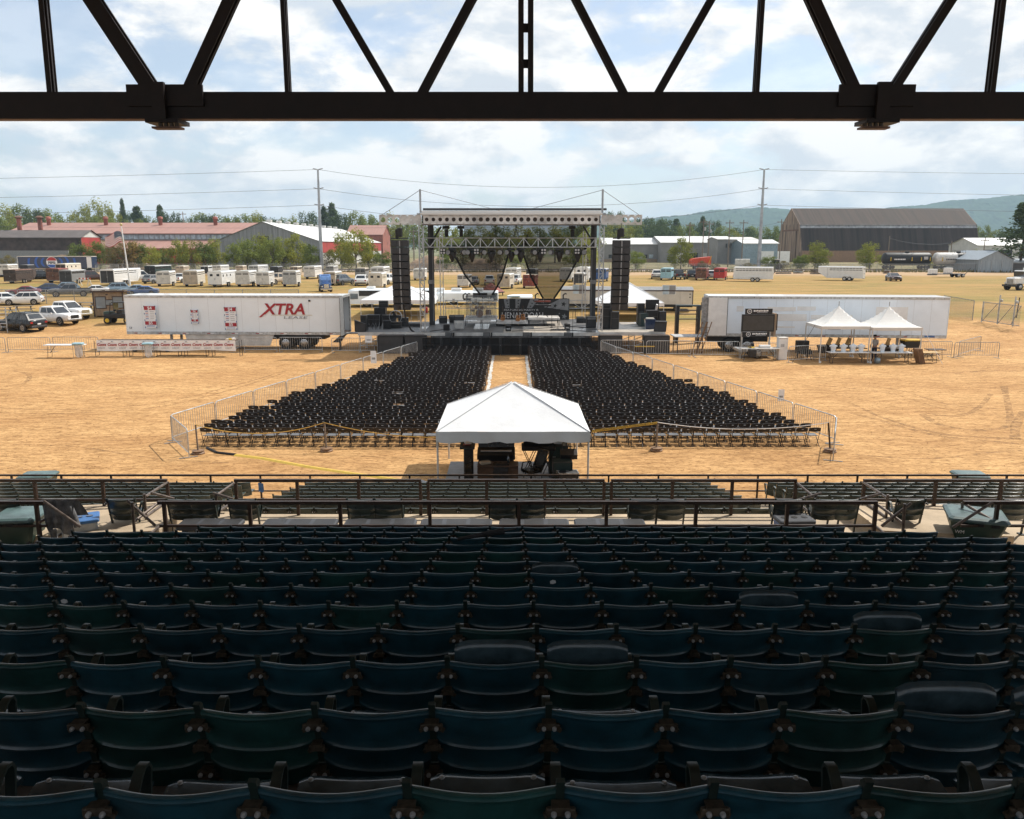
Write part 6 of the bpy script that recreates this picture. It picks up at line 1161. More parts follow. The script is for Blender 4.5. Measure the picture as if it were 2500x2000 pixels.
# px = middle of the rear face, py = ground under it
for a in [
 (26, 693, 659, 42, 'rusty brown stock trailer with rounded roof at far left', 6.5, 'rust_dark', 'rust_dark', 'rust', 'stock', True), (131, 691, 656, 50, 'dark red stock trailer with slatted rear', 4.2, 'rust', 'rust', 'rust_red', 'stock'), (162, 694, 660, 50, 'grey stock trailer with two dark rear doors', 6.0, 'grey_mid', 'charcoal', 'grey_light', 'open'), (264, 698, 658, 42, 'long white gooseneck trailer with black rear doors behind the flagpole', 8.0, 'white_paint', 'charcoal', 'white_paint', 'stock', True),
 (8, 677, 646, 60, 'white trailer cut by the left edge in the back row', 5.5), (60, 668, 648, 60, 'dark topped trailer behind the rusty one', 5.5, 'charcoal', 'black', 'grey_mid'), (150, 672, 644, 48, 'cream trailer with side windows in front of the soda trailer', 8.0, 'cream', 'rust_dark', 'cream', 'horse'), (368, 680, 649, 44, 'dark green stock trailer in the back row', 7.5, 'dark_green', 'black', 'grey_light', 'open'),
 (400, 700, 663, 80, 'small white stock trailer with spare wheel, front row', 5.0), (440, 672, 651, 70, 'tan slatted trailer in the back row', 5.5, 'tan', 'tan', 'cream'), (466, 701, 661, 80, 'cream stock trailer, second in the front row', 6.0, 'cream', 'tan', 'white_paint'), (526, 702, 663, 66, 'white two-door horse trailer with roof vents, front row', 7.5, 'white_paint', 'white_paint', 'white_paint', 'horse', True), (530, 672, 648, 60, 'white trailer in the back row behind the horse trailer', 6.5, 'white_paint'), (500, 672, 653, 70, 'white rounded trailer half hidden behind the cream one', 5.0, 'white_paint', 'charcoal', 'white_paint', 'open'), (585, 671, 649, 70, 'small tan trailer in the back row', 4.0, 'tan', 'tan', 'cream'), (593, 701, 662, 78, 'white slatted stock trailer, fourth in the front row', 6.0), (620, 676, 648, 62, 'long white trailer behind the fourth one', 7.0, 'white_paint', 'grey_light'),
 (642, 701, 664, 82, 'white trailer with plain doors, fifth in the front row', 5.0, 'white_paint', 'white_dirty'), (670, 674, 655, 70, 'dark stock trailer behind the tan pickup', 5.0, 'charcoal', 'black', 'grey_mid', 'open'), (708, 701, 662, 84, 'small white trailer with ribbed doors, sixth in the front row', 4.2, 'white_dirty', 'grey_light'), (718, 674, 652, 72, 'tan trailer in the back row left of the tall pole', 5.0, 'tan', 'tan', 'cream', 'open'), (756, 682, 650, 74, 'white slatted trailer beside the tall steel pole', 6.0, 'white_paint'), (806, 672, 655, 78, 'grey trailer just right of the tall steel pole', 6.0, 'grey_light', 'grey_mid'), (805, 698, 664, 78, 'cream trailer behind the blue tarped truck', 6.0, 'cream', 'tan'), (880, 684, 655, 85, 'grey brown trailer behind the white SUV', 5.0, 'grey_mid', 'grey_mid', 'tan', 'open'), (922, 690, 652, 84, 'white slatted trailer behind the tan plain one', 6.0, 'white_paint'), (917, 706, 667, 86, 'tan plain box trailer left of the line array', 5.0, 'cream', 'cream', 'white_paint', 'horse'), (1022, 685, 656, 88, 'white trailer seen between array and tower', 5.5, 'white_paint'),
 (1130, 703, 674, 88, 'white trailer with open rear seen under the left scrim', 5.0, 'white_dirty', 'white_dirty', 'white_paint', 'open'), (1229, 706, 669, 86, 'tan box trailer between the two scrims', 5.0, 'cream', 'tan', 'white_paint', 'horse'), (1248, 688, 655, 88, 'white trailer behind the tan box trailer', 6.0, 'white_paint'), (1291, 705, 671, 90, 'rusty red stock trailer left of the right scrim', 4.5, 'rust_red', 'rust_red', 'tan'), (1296, 684, 657, 90, 'dark trailer behind the rusty red one', 5.0, 'charcoal', 'black', 'grey_mid', 'open'), (1380, 688, 655, 92, 'white tall trailer behind the right scrim', 5.5, 'white_dirty'), (1413, 697, 667, 92, 'grey fronted low trailer right of the right scrim', 4.5, 'white_dirty', 'charcoal', 'white_paint', 'open'), (1420, 690, 653, 92, 'white horse trailer behind the grey fronted one', 5.5, 'white_paint', 'white_paint', 'white_paint', 'horse'), (1465, 688, 656, 93, 'blue trailer beside the right stage tower', 5.0, 'blue', 'blue', 'grey_light', 'open'),
 (1625, 685, 655, 94, 'light blue stock trailer in the right field', 5.0, 'light_blue', 'light_blue', 'light_blue', 'open'), (1711, 685, 655, 95, 'rusty red slatted trailer in the right field', 5.0, 'rust_red', 'rust', 'rust'), (1755, 685, 655, 95, 'red trailer right of the rusty one', 5.0, 'red', 'red', 'red', 'open'), (1886, 688, 652, 160, 'long white stock trailer right of the red pickup', 6.5, 'white_paint', 'white_paint'), (2108, 686, 651, 148, 'white gooseneck stock trailer alone in the right field', 6.0, 'white_paint', 'white_dirty', 'white_paint', 'stock', True)]: put_trl(*a)
# --- big box trailers
def wheel_set(t, xs_, yn, yf, r=.52):
    for x in xs_:
        for y, s in ((yn, -1), (yf, 1)):
            o = B().lathe([(.001, -.26), (r*.9, -.26), (r, -.2), (r, .2), (r*.9, .26), (.001, .26)], 20, (x, y, r), 'y').make('wheel', 'tyre', t, True); B().lathe([(.30, -.03), (.30, 0), (.27, .02), (.12, .06), (.001, .06)] if s > 0 else [(.001, -.06), (.12, -.06), (.27, -.02), (.30, 0), (.30, .03)], 16, (x, y+s*.25, r), 'y').make('rim', 'rim', o, True)
            for k in range(6): a = k*1.047; B().lathe([(.001, -.01), (.035, -.01), (.035, .01), (.001, .01)], 8, (x+.19*math.cos(a), y+s*.30, r+.19*math.sin(a)), 'y').make('rim_hole', 'black', o)
def box_trailer(label, pA, pB, m, npan=13, open_end=1, wheels=((11.6, 13.0)), z0=1.15, z1=4.05, skirt=None):
    pA, pB = Vector(pA), Vector(pB); d = pB-pA; L = d.length; t = thing('semi_trailer', label, 'semi trailer', (pA.x, pA.y, 0), math.atan2(d.y, d.x)); W_ = 2.55
    for i in range(npan): a = L*i/npan; B().b2(a+.006, a+L/npan-.006, 0, .05, z0+.2, z1-.16).make('side_panel', m, t); B().b2(a+L/npan-.02, a+L/npan+.02, .004, .03, z0+.2, z1-.16).make('seam', 'grey_light', t)
    B().b2(0, L, W_-.05, W_, z0, z1-.1).make('far_side', m, t); B().b2(-.01, L+.01, -.02, W_+.02, z1-.01, z1+.02).make('roof', 'white_paint', t); B().b2(0, L, -.035, .06, z1-.16, z1-.012).make('top_rail', 'galv', t); B().b2(0, L, -.03, .06, z0-.02, z0+.2).make('bottom_rail', 'galv', t); B().b2(.02, L-.02, .06, W_-.06, z0, z0+.1).make('floor', 'wood_dark', t)
    cx = 0 if open_end == 1 else L; B().b2(cx-.03, cx+.03, .0, W_, z0+.0, z1-.05).make('nose', m, t)
    ex = L if open_end == 1 else 0; s = 1 if open_end == 1 else -1
    for y in (.06, W_-.06): B().b2(ex-.06, ex+.04, y-.09, y+.09, z0, z1).make('door_post', 'galv', t)
    B().b2(ex-.06, ex+.04, .15, W_-.15, z1-.16, z1-.02).make('header', 'galv', t)
    B().b2(min(ex-s*.05, ex), max(ex-s*.05, ex), .15, W_-.15, z0-.12, z0+.10).make('rear_sill', 'charcoal', t)
    for i in range(9): x = .8+(L-1.6)*i/8; B().b2(x-.24, x, -.036, -.031, z0+.05, z0+.10).make('reflector', 'lamp_red', t); B().b2(x+.02, x+.26, -.036, -.031, z0+.05, z0+.10).make('reflector', 'print_white', t)
    wheel_set(t, wheels, .32, W_-.32); a = sum(wheels)/2; B().b2(a-2.2, a+2.2, .5, W_-.5, .75, z0-.02).make('bogie', 'charcoal', t)
    g = 3.2 if open_end == 1 else L-3.2
    for y in (.4, W_-.4): B().bar((g, y, .05), (g, y, z0), .16, .16, (0, 1, 0)).make('landing_leg', 'galv_dark', t); B().box(g, y, .04, .3, .3, .08).make('landing_foot', 'galv_dark', t)
    if skirt: B().prism([(skirt[0], .28), (skirt[1]-.35, .28), (skirt[1], z0-.02), (skirt[0]-.2, z0-.02)], .02, (0, .06, 0)).make('side_skirt', 'white_dirty', t)
    return t, L, W_, z0, z1
xa, xb = at(310, 815, 61.9), at(838, 818, 61.4); tx, L, W_, z0, z1 = box_trailer('long white semi trailer with red lettering left of the stage', (xa.x, 61.95, 0), (xb.x, 61.45, 0), 'trailer_white', 13, 1, (12.05, 13.45), skirt=(4.6, 11.2))
B().b2(L+.04, L+.09, -1.1, .0, z0, z1-.05).make('open_door', 'grey_mid', tx); B().b2(L-.02, L+.06, .2, .25, z0+.1, z1-.2).make('door_gasket', 'black', tx); B().b2(L-1.5, L-1.46, W_-.35, W_-.08, z0+.2, z1-.2).make('inner_post', 'white_dirty', tx); B().box(L+.9, .9, z0+.05, 1.8, 1.0, .06, 0, 0, -.02).make('ramp', 'grey_mid', tx); B().box(L-.25, -.02, .45, .05, .5, .9).make('mud_flap', 'black', tx)
B().prism([(L-.9, .55), (L-.3, .55), (L+.15, z0), (L-.2, z0)], .4, (0, .3, 0)).make('rear_guard', 'charcoal', tx)
text('XTRA', 1.12, 'lettering', 'logo_red', tx, (12.75-.7, -.048, 3.02), depth=.004, xs=1.08, shear=.22, bold=.028); text('LEASE', .27, 'lettering', 'print_grey', tx, (12.9, -.048, 2.42), depth=.003, xs=2.6, shear=.1)
B().b2(11.1, 14.2, -.048, -.044, 2.60, 2.625).make('underline', 'gold', tx); B().prism([(10.15, 2.45), (10.33, 2.45), (11.55, 3.47), (11.35, 3.47)], .006, (0, -.047, 0)).make('logo_swash', 'logo_red', tx)
text('53', .22, 'lettering', 'print_black', tx, (.32, -.048, 1.62), depth=.003); B().b2(13.95, 14.1, -.05, -.045, 3.62, 3.74).make('vent', 'black', tx)
for i, (px, pt, pb, lab) in enumerate(((367, 747, 800, 'left'), (476, 757, 789, 'middle, smaller'), (563, 750, 804, 'right'))):
    a, c = at(px, pt, 61.8), at(px, pb, 61.8); h_ = a.z-c.z; w_ = h_*.52; t = thing('price_sign', f'red and white drink price sign on the white trailer, {lab} one', 'sign', (a.x, 61.62+.028*0, c.z), R(-1.7), 'drink price signs')
    B().b2(-w_/2, w_/2, 0, .012, 0, h_).make('board', 'print_white', t); B().b2(-w_/2, w_/2, -.008, -.002, h_*.82, h_).make('red_panel', 'logo_red', t); B().b2(-w_/2, w_/2, -.008, -.002, h_*.14, h_*.30).make('red_panel', 'logo_red', t)
    text('$4', h_*.2, 'lettering', 'print_white', t, (0, -.012, h_*.905), depth=.002, bold=.006); text('$5', h_*.18, 'lettering', 'print_white', t, (0, -.012, h_*.22), depth=.002, bold=.006)
    for k in range(5): z = h_*(.76-.085*k); B().b2(-w_*.40, -w_*.14, -.006, -.002, z-h_*.014, z+h_*.014).make('printed_logo', 'logo_red' if k % 2 else 'print_blue', t); B().b2(-.0, w_*.36, -.006, -.002, z-h_*.012, z+h_*.006).make('printed_line', 'print_grey', t)
    for k in range(2): B().b2(-w_*.36, w_*.36, -.006, -.002, h_*(.10-.05*k), h_*(.115-.05*k)).make('printed_line', 'print_blue', t)
    for s in (-1, 1):
        for z in (.02, .35, .65, .98): B().box(s*(w_/2), -.006, h_*z, .05, .012, .12).make('tape', 'print_blue' if z < .7 else 'charcoal', t)
ya, yb = at(1727, 824, 60.2), at(2309, 832, 58.6); ty, L, W_, z0, z1 = box_trailer('long white semi trailer with patched side behind the merchandise tents', (ya.x, 60.2, 0), (yb.x, 58.6, 0), 'trailer_white_b', 14, 0, (1.6, 2.9), z0=1.2, z1=4.1)
B().b2(-.02, 1.32, -.09, -.05, z0+.05, z1-.1).make('folded_door', 'white_paint', ty); B().b2(1.33, 1.36, -.06, -.03, z0, z1-.1).make('door_edge', 'charcoal', ty); B().b2(-.5, -.05, .1, .16, z0, z1-.1).make('open_door', 'galv_dark', ty); B().b2(.2, .24, .2, 2.3, z0+.1, z1-.2).make('load', 'wood_dark', ty)
for x0_, x1_, za, zb_ in ((4.2, 6.2, 3.05, 3.35), (4.6, 7.0, 2.35, 2.85), (6.3, 7.6, 3.1, 3.4), (7.3, 8.7, 2.5, 2.8), (9.0, 10.2, 2.4, 2.8), (11.8, 14.0, 1.7, 3.4), (2.0, 2.5, 3.0, 3.4), (4.7, 6.2, 1.85, 1.95)): B().b2(x0_, x1_, -.012, -.004, za, zb_).make('paint_patch', 'white_paint', ty)
B().b2(8.55, 9.45, -.022, -.014, 1.75, 2.3).make('blue_sign', 'print_blue', ty); B().b2(8.62, 9.38, -.03, -.024, 2.0, 2.25).make('sign_face', 'print_white', ty); B().b2(15.3, 16.0, -.04, -.032, 1.27, 1.37).make('badge', 'print_blue', ty)
for i in range(14): x = .8+L/14*i; [B().box(x+.33*k, -.034, z1-.09, .06, .01, .03).make('rivet_pair', 'charcoal', ty) for k in (0,)]
# soda trailer in the back row
pa, pb = at(45, 657, 205), at(226, 657, 205); hz = at(45, 627, 205).z; gz = G(205)
so = thing('semi_trailer', 'black soda trailer with blue rings and round logo behind the stock trailers', 'semi trailer', (pa.x, 205, gz), 0); L2 = pb.x-pa.x; hh = hz-gz
B().b2(0, L2, 0, 2.6, 1.0, hh).make('body', 'blue_deep', so); B().b2(0, L2, -.06, 2.6, hh, hh+.12).make('roof', 'cream', so); B().b2(L2*.932, L2*.995, -.03, -.002, 1.1, hh-.1).make('end_panel', 'white_paint', so); B().b2(-.1, .12, -.05, 2.6, 1, hh).make('nose', 'galv', so)
cxp = L2*.46; zc_ = hh-1.35
for k, r in enumerate((2.5, 4.0, 5.7)):
    for s in (-1, 1):
        pts = [(cxp+s*(r*math.cos(a)+(.0)), zc_+r*.62*math.sin(a)) for a in [R(v) for v in range(-40, 47, 8)]]; pts = [p for p in pts if 1.05 < p[1] < hh-.02]; b = B(); b.grid([[(x-.28, -.012, z) for x, z in pts], [(x+.28, -.012, z) for x, z in pts]]); b.make('ring_print', 'pepsi_blue', so)
B().lathe([(.001, -.01), (1.36, -.01), (1.36, 0), (.001, 0)], 28, (cxp, -.02, zc_), 'y').make('logo_disc', 'print_white', so)
b = B(); b.prism([(1.28*math.cos(R(a)), 1.28*math.sin(R(a))) for a in range(18, 166, 8)], .01, (cxp, -.036, zc_)); b.make('logo_red', 'red', so); b = B(); b.prism([(1.28*math.cos(R(a)), 1.28*math.sin(R(a))) for a in range(205, 340, 8)], .01, (cxp, -.036, zc_)); b.make('logo_blue', 'pepsi_blue', so)
text('PEPSI', .80, 'lettering', 'print_black', so, (cxp, -.05, zc_-.12), depth=.004, bold=.03); wheel_set(so, (L2-3.2, L2-1.9), .3, 2.3, .5); [B().bar((2.5, y, 0), (2.5, y, 1.0), .15, .15, (0, 1, 0)).make('landing_leg', 'galv_dark', so) for y in (.4, 2.2)]
# blue tarped tractor unit
p = gp(795, 712); t = thing('truck_tractor', 'truck tractor under a shiny blue tarp behind the white trailer', 'truck', p, R(-72)); s_ = (at(795, 673, p.y).z-p.z)/3.35; t.scale = (s_,)*3
B().cbox(-.6, 0, 2.3, 2.4, 2.3, 2.4, .25).make('cab', 'blue', t); b = B(); b.loft([[(x, -w_, z0_), (x, w_, z0_), (x, w_*.92, z1_), (x, -w_*.92, z1_)] for x, w_, z0_, z1_ in ((-1.85, 1.2, 1.5, 3.55), (.2, 1.22, 1.4, 3.62), (.75, 1.2, 1.3, 3.2), (1.15, 1.15, 1.4, 2.5))]).make('tarp', 'tarp_blue', t); B().cbox(1.6, 0, 1.3, 1.5, 1.7, 1.2, .25).make('hood', 'blue', t); B().box(2.37, 0, 1.25, .05, 1.0, .8).make('grille', 'chrome', t); B().cbox(2.4, 0, .6, .2, 2.3, .35, .06).make('bumper', 'chrome', t)
for s in (-1, 1): B().box(2.3, s*.85, 1.15, .2, .3, .25).make('headlight', 'lamp_clear', t); B().bar((.9, s*1.4, 1.9), (.9, s*1.4, 2.6), .12, .25, (0, 1, 0)).make('mirror', 'black', t)
wheel_set(t, (1.7, -2.2), -.95, .95, .52); B().b2(-3.4, -.5, -.5, .5, .7, .95).make('chassis', 'charcoal', t)
# white trucks at the right edge
for k, (px, py, lab) in enumerate(((2492, 708, 'white truck with long hood at the right edge, nearer one'), (2520, 700, 'white truck at the right edge, farther one'))):
    p = gp(px, py); t = thing('truck', lab, 'truck', p, R(200-6*k), 'white trucks'); B().cbox(-.4, 0, 1.9, 1.9, 2.3, 1.9, .2).make('cab', 'white_paint', t); B().cbox(1.3, 0, 1.35, 2.0, 1.9, 1.05, .25).make('hood', 'white_paint', t); B().box(2.32, 0, 1.3, .06, 1.1, .75).make('grille', 'white_dirty', t)
    for i in range(5): B().box(2.36, -.4+.2*i, 1.3, .03, .07, .65).make('grille_slot', 'charcoal', t)
    B().box(.58, 0, 2.35, .06, 1.9, .75, 0, 0, .12).make('windscreen', 'glass_dark', t); [B().box(-.3, s*1.16, 2.3, 1.0, .02, .65).make('side_window', 'glass_dark', t) for s in (-1, 1)]; B().cbox(2.4, 0, .68, .2, 2.4, .3, .06).make('bumper', 'charcoal', t); [B().box(2.3, s*.8, 1.05, .12, .25, .2).make('headlight', 'lamp_clear', t) for s in (-1, 1)]; wheel_set(t, (1.6, -3.0), -.95, .95, .5); B().b2(-6, -1.5, -1.2, 1.2, 1.0, 3.2).make('cargo_body', 'white_paint', t)
# motorhome, second coach, office trailer, gazebo behind the stage
def rv(label, px0, px1, Y, ptop, name='motorhome'):
    a, c = at(px0, 770, Y), at(px1, 770, Y); g_ = G(Y); H_ = at(px0, ptop, Y).z-g_; L = c.x-a.x; t = thing(name, label, name, (a.x, Y, g_)); b = B(); secs = []
    for x, k in ((0, .25), (.25, .08), (.7, 0), (L, 0)): secs.append([(x, k, .35), (x, 2.5-k, .35), (x, 2.5-k, H_-.2-k), (x, 2.3-k, H_-k*.5), (x, .2+k, H_-k*.5), (x, k, H_-.2-k)])
    b.loft(secs).make('body', 'trailer_white', t); return t, L, H_
t, L, H_ = rv('white motorhome with black window band behind the left tent', 851, 1062, 89.5, 706)
B().b2(1.2, L-.6, -.012, -.002, H_*.62, H_*.92).make('window_band', 'window_dark', t); B().b2(.25, 1.1, -.014, -.002, H_*.45, H_*.75).make('cab_window', 'glass_sky', t); B().b2(1.7, 2.1, -.014, -.002, H_*.36, H_*.46).make('vent', 'grey_mid', t); [B().cbox(L*u, 1.2, H_+.12, .9, .8, .25, .08).make('roof_unit', 'white_paint', t) for u in (.25, .6)]; wheel_set(t, (2.0, L-3), .3, 2.2, .48)
t, L, H_ = rv('white coach roof with air conditioners behind the stage', 1064, 1216, 92, 712, 'coach'); [B().cbox(L*u, .9, H_+.18, 1.15, .9, .35, .1).make('roof_unit', 'white_paint', t) for u in (.05, .33, .68)]; B().b2(L*.60, L*.83, -.012, -.002, H_*.55, H_*.9).make('window', 'window_dark', t); B().b2(L*.90, L*.99, -.012, -.002, H_*.5, H_*.9).make('window', 'glass_sky', t); wheel_set(t, (2.0, L-2.5), .3, 2.2, .48)
t, L, H_ = rv('low white camper with a teal awning behind the stage banner', 1238, 1300, 90, 722, 'camper'); B().b2(0, L*.5, -.6, .1, H_-.12, H_-.05).make('awning', 'teal_lid', t); wheel_set(t, (1.2, 1.9), .3, 2.2, .4)
oa, ob = at(1368, 765, 87.0), at(1690, 765, 85.6); g_ = G(86); t = thing('office_trailer', 'long beige office trailer with grey roof right of the stage', 'office trailer', (oa.x, 87.0, g_), math.atan2(-1.4, ob.x-oa.x)); L = (ob-oa).length; H_ = at(1690, 706, 86).z-g_
n = 11
for i in range(n): B().b2(L*i/n+.01, L*(i+1)/n-.01, 0, .06, .75, H_-.22).make('wall_panel', 'beige_wall', t)
B().b2(0, L, .06, 3.0, .75, H_-.2).make('core', 'beige_wall', t); B().b2(-.05, L+.05, -.05, 3.05, H_-.22, H_-.10).make('eave_trim', 'trim_brown', t); b = B(); b.loft([[(x, -.06, H_-.098), (x, 3.06, H_-.098), (x, 2.2, H_+.16), (x, .8, H_+.16)] for x in (-.06, L+.06)]).make('roof', 'grey_mid', t); B().b2(L-.06, L+.03, -.02, 3.02, .7, H_-.2).make('corner_trim', 'trim_brown', t)
for xw, w_ in ((L*.82, 1.3), (L*.14, 1.2)): o = B().b2(xw-w_/2-.06, xw+w_/2+.06, -.03, -.002, 1.75, 2.75).make('window_frame', 'white_dirty', t); [B().b2(xw+s*w_/4-w_/4+.02, xw+s*w_/4+w_/4-.02, -.04, -.031, 1.8, 2.7).make('pane', 'window_far' if s < 0 else 'wall_grey', o) for s in (-1, 1)]
B().b2(0, L, .1, 2.9, .45, .74).make('chassis', 'black', t); B().bar((L, 1.5, .55), (L+1.2, 1.5, .5), .2).make('hitch', 'black', t); B().bar((L+1.1, 1.5, .0), (L+1.1, 1.5, .9), .08, .08, (0, 1, 0)).make('jack', 'black', t); [B().box(L-1.5+.0*k, .4+2*k, .22, .5, .4, .44).make('block_pier', 'grey_light', t) for k in (0, 1)]; [B().box(L-.3, -.012, z, .12, .02, .12).make('wall_light', 'charcoal', t) for z in (1.5, H_-.5)]
p = gp(1198, 722); t = thing('gazebo', 'gazebo with a low red roof behind the stage', 'gazebo', p); s_ = (p.y)/2000; b = B(); r_ = 34*s_; zt = at(1190, 690, p.y).z-p.z; ze = at(1190, 712, p.y).z-p.z
b.add([(r_*math.cos(k*1.047), r_*math.sin(k*1.047), ze) for k in range(6)]+[(0, 0, zt)], [(k, (k+1) % 6, 6) for k in range(6)]); b.make('roof', 'rust_red', t); [B().bar((r_*.85*math.cos(k*1.047), r_*.85*math.sin(k*1.047), 0), (r_*.85*math.cos(k*1.047), r_*.85*math.sin(k*1.047), ze), .15, .15, (0, 1, 0)).make('post', 'wood', t) for k in range(6)]; B().lathe([(r_*.99, ze-.15), (r_*.99, ze-.01)], 6, caps=False).make('fascia', 'charcoal', t)
# ================================================================ merchandise corner, right
def peak_tent(label, px0, px1, Y0, Y1_, pye, pyp):
    x0, x1 = at(px0, 800, Y0).x, at(px1, 800, Y0).x; e_ = at(px0, pye, Y0).z; pk = at((px0+px1)/2, pyp, (Y0+Y1_)/2).z; t = thing('peak_tent', label, 'tent', ((x0+x1)/2, (Y0+Y1_)/2, 0), 0, 'high peak tents'); hx_, hy = (x1-x0)/2, (Y1_-Y0)/2; N = 16; rows_ = []
    for i in range(N+1):
        row = []
        for j in range(N+1): u, v = -1+2*i/N, -1+2*j/N; k = 1-max(abs(u), abs(v)); row.append((u*hx_, v*hy, e_+(pk-e_)*k**1.55))
        rows_.append(row)
    B().grid(rows_).make('canopy', 'canvas_cream', t)
    b = B(); b.grid([[(-hx_, -hy, z), (hx_, -hy, z), (hx_, hy, z), (-hx_, hy, z)] for z in (e_-.2, e_)], True); b.make('valance', 'canvas_cream', t)
    for x in (-hx_, hx_):
        for y in (-hy, hy): B().tube((x*.985, y*.985, 0), (x*.985, y*.985, e_), .04, 8).make('pole', 'white_dirty', t); B().lathe([(.001, 0), (.08, 0), (.08, .12), (.001, .12)], 8, (x*.985, y*.985-.1, 0)).make('foot_weight', 'white_paint', t)
    B().tube((0, 0, pk-.05), (0, 0, pk+.28), .025, 6).make('finial', 'galv_dark', t); return t, hx_, hy, e_
tL, hx_, hy, e_ = peak_tent('white high-peak merchandise tent, left of the pair', 2006, 2126, 54.6, 57.6, 797, 746); B().tube((-hx_, -hy+1.2, e_), (-hx_-1.9, -hy-.2, 0), .015, 5).make('guy_rope', 'charcoal', tL)
tR, hx_, hy, e_ = peak_tent('white high-peak merchandise tent, right of the pair', 2131, 2253, 54.4, 57.4, 800, 747); B().tube((hx_, -hy, e_), (hx_+1.3, -hy-.5, .0), .015, 5).make('guy_rope', 'print_white', tR)
def ftable(label, px0, px1, Y, z, m='white_paint', d_=.75, legm='charcoal', rz=0, group='folding tables'):
    x0, x1 = at(px0, 858, Y).x, at(px1, 858, Y).x; L = x1-x0; g_ = G(Y); t = thing('folding_table', label, 'table', ((x0+x1)/2, Y, g_), rz, group); B().cbox(0, 0, z-.025, L, d_, .05, .02).make('table_top', m, t)
    for s in (-1, 1): B().path([(s*(L/2-.3), -d_*.36, z-.05), (s*(L/2-.22), -d_*.36, .015), (s*(L/2-.22), d_*.36, .015), (s*(L/2-.3), d_*.36, z-.05)], .016, 6).make('leg', legm, t, True); B().bar((s*(L/2-.28), 0, z*.35), (s*(L/2-.7), 0, z-.06), .025).make('brace', legm, t)
    return t
ftable('white folding table with four shirt busts under the left peak tent', 2022, 2118, 54.4, .76); ftable('white folding table with three shirt busts under the right peak tent', 2126, 2224, 54.3, .76); ftable('back table behind the left busts', 2020, 2112, 56.9, .74, 'wood_dark'); ftable('back table behind the right busts', 2140, 2200, 56.8, .74, 'wood_dark'); ftable('tan plywood table right of the merchandise tent', 2240, 2292, 54.6, .72, 'plywood'); ftable('dark table behind the tan one', 2262, 2305, 56.2, .72, 'wood_dark')
def bust(x, y, z, label):
    t = thing('bust_form', label, 'mannequin', (x, y, z), R(random.uniform(-12, 12)), 'white shirt busts'); secs = []
    for zz, w_, d_, yo in ((0, .150, .095, 0), (.12, .140, .09, 0), (.24, .165, .105, -.005), (.34, .19, .115, -.01), (.42, .215, .10, 0), (.47, .18, .085, .01), (.505, .07, .06, .015), (.56, .055, .055, .015)): secs.append([(w_*math.copysign(abs(math.cos(a))**.75, math.cos(a)), yo+d_*math.copysign(abs(math.sin(a))**.85, math.sin(a)), zz) for a in [6.28318*k/16 for k in range(16)]])
    b = B(); b.loft(secs)
    for s in (-1, 1): b.tube((s*.18, 0, .42), (s*.25, 0, .36), .06, 8, .045)
    b.make('torso', 'mannequin', t, True)
for i, px in enumerate((2034, 2059, 2082, 2102, 2154, 2180, 2200)):
    Y = 54.35; bust(at(px, 856, Y).x, Y, .762, f'white male shirt bust on the merchandise tables, {ordn(i+1)} from the left')
def skinned(name, verts, edges, m, parent, sub=2):
    me = bpy.data.meshes.new('k'); me.from_pydata([v[:3] for v in verts], edges, []); o = bpy.data.objects.new('k', me); md = o.modifiers.new('s', 'SKIN')
    for i, v in enumerate(verts): me.skin_vertices[0].data[i].radius = (v[3], v[4] if len(v) > 4 else v[3])
    me.skin_vertices[0].data[0].use_root = True; o.modifiers.new('d', 'SUBSURF').levels = sub
    r = baked(o); r.materials.clear(); r.materials.append(M[m]); r.polygons.foreach_set('use_smooth', [True]*len(r.polygons))
    q = bpy.data.objects.new(name, r); COL.objects.link(q); q.parent = parent; return q
pw = at(2137, 850, 55.6); t = thing('person', 'person in a black cap and light grey shirt standing behind the merchandise table', 'person', (pw.x, 55.7, 0), R(-60))
skinned('body', [(0, 0, .95, .13, .10), (0, 0, 1.12, .13, .095), (0, .0, 1.32, .145, .10), (0, .01, 1.46, .06), (0, -.03, 1.56, .075), (0, -.05, 1.66, .085), (.10, 0, .88, .085), (.11, -.02, .48, .058), (.11, .02, .07, .042), (.11, -.12, .03, .035), (-.10, 0, .88, .085), (-.11, -.04, .48, .058), (-.11, .02, .07, .042), (-.11, -.12, .03, .035), (.19, .0, 1.38, .05), (.24, -.02, 1.12, .042), (.18, -.22, .98, .033), (.13, -.30, .95, .03), (-.19, 0, 1.38, .05), (-.25, -.03, 1.12, .042), (-.16, -.25, 1.0, .033), (-.10, -.32, .97, .03)],
        [(0, 1), (1, 2), (2, 3), (3, 4), (4, 5), (0, 6), (6, 7), (7, 8), (8, 9), (0, 10), (10, 11), (11, 12), (12, 13), (2, 14), (14, 15), (15, 16), (16, 17), (2, 18), (18, 19), (19, 20), (20, 21)], 'skin', t)
skinned('shirt', [(0, 0, .93, .155, .12), (0, 0, 1.12, .155, .118), (0, 0, 1.32, .168, .12), (0, .01, 1.44, .075), (.20, 0, 1.38, .068), (.245, -.02, 1.18, .062), (-.20, 0, 1.38, .068), (-.25, -.03, 1.18, .062)], [(0, 1), (1, 2), (2, 3), (2, 4), (4, 5), (2, 6), (6, 7)], 'shirt', t)
skinned('trousers', [(0, 0, .95, .145, .11), (.10, 0, .86, .10), (.11, -.02, .48, .075), (.11, .02, .10, .065), (-.10, 0, .86, .10), (-.11, -.04, .48, .075), (-.11, .02, .10, .065)], [(0, 1), (1, 2), (2, 3), (0, 4), (4, 5), (5, 6)], 'jeans', t)
b = B(); b.lathe([(.001, 1.78), (.06, 1.775), (.10, 1.74), (.108, 1.69), (.11, 1.665), (.001, 1.665)], 14, (0, -.045, 0)); b.box(0, -.19, 1.675, .15, .13, .018); b.make('cap', 'black_soft', t, True)
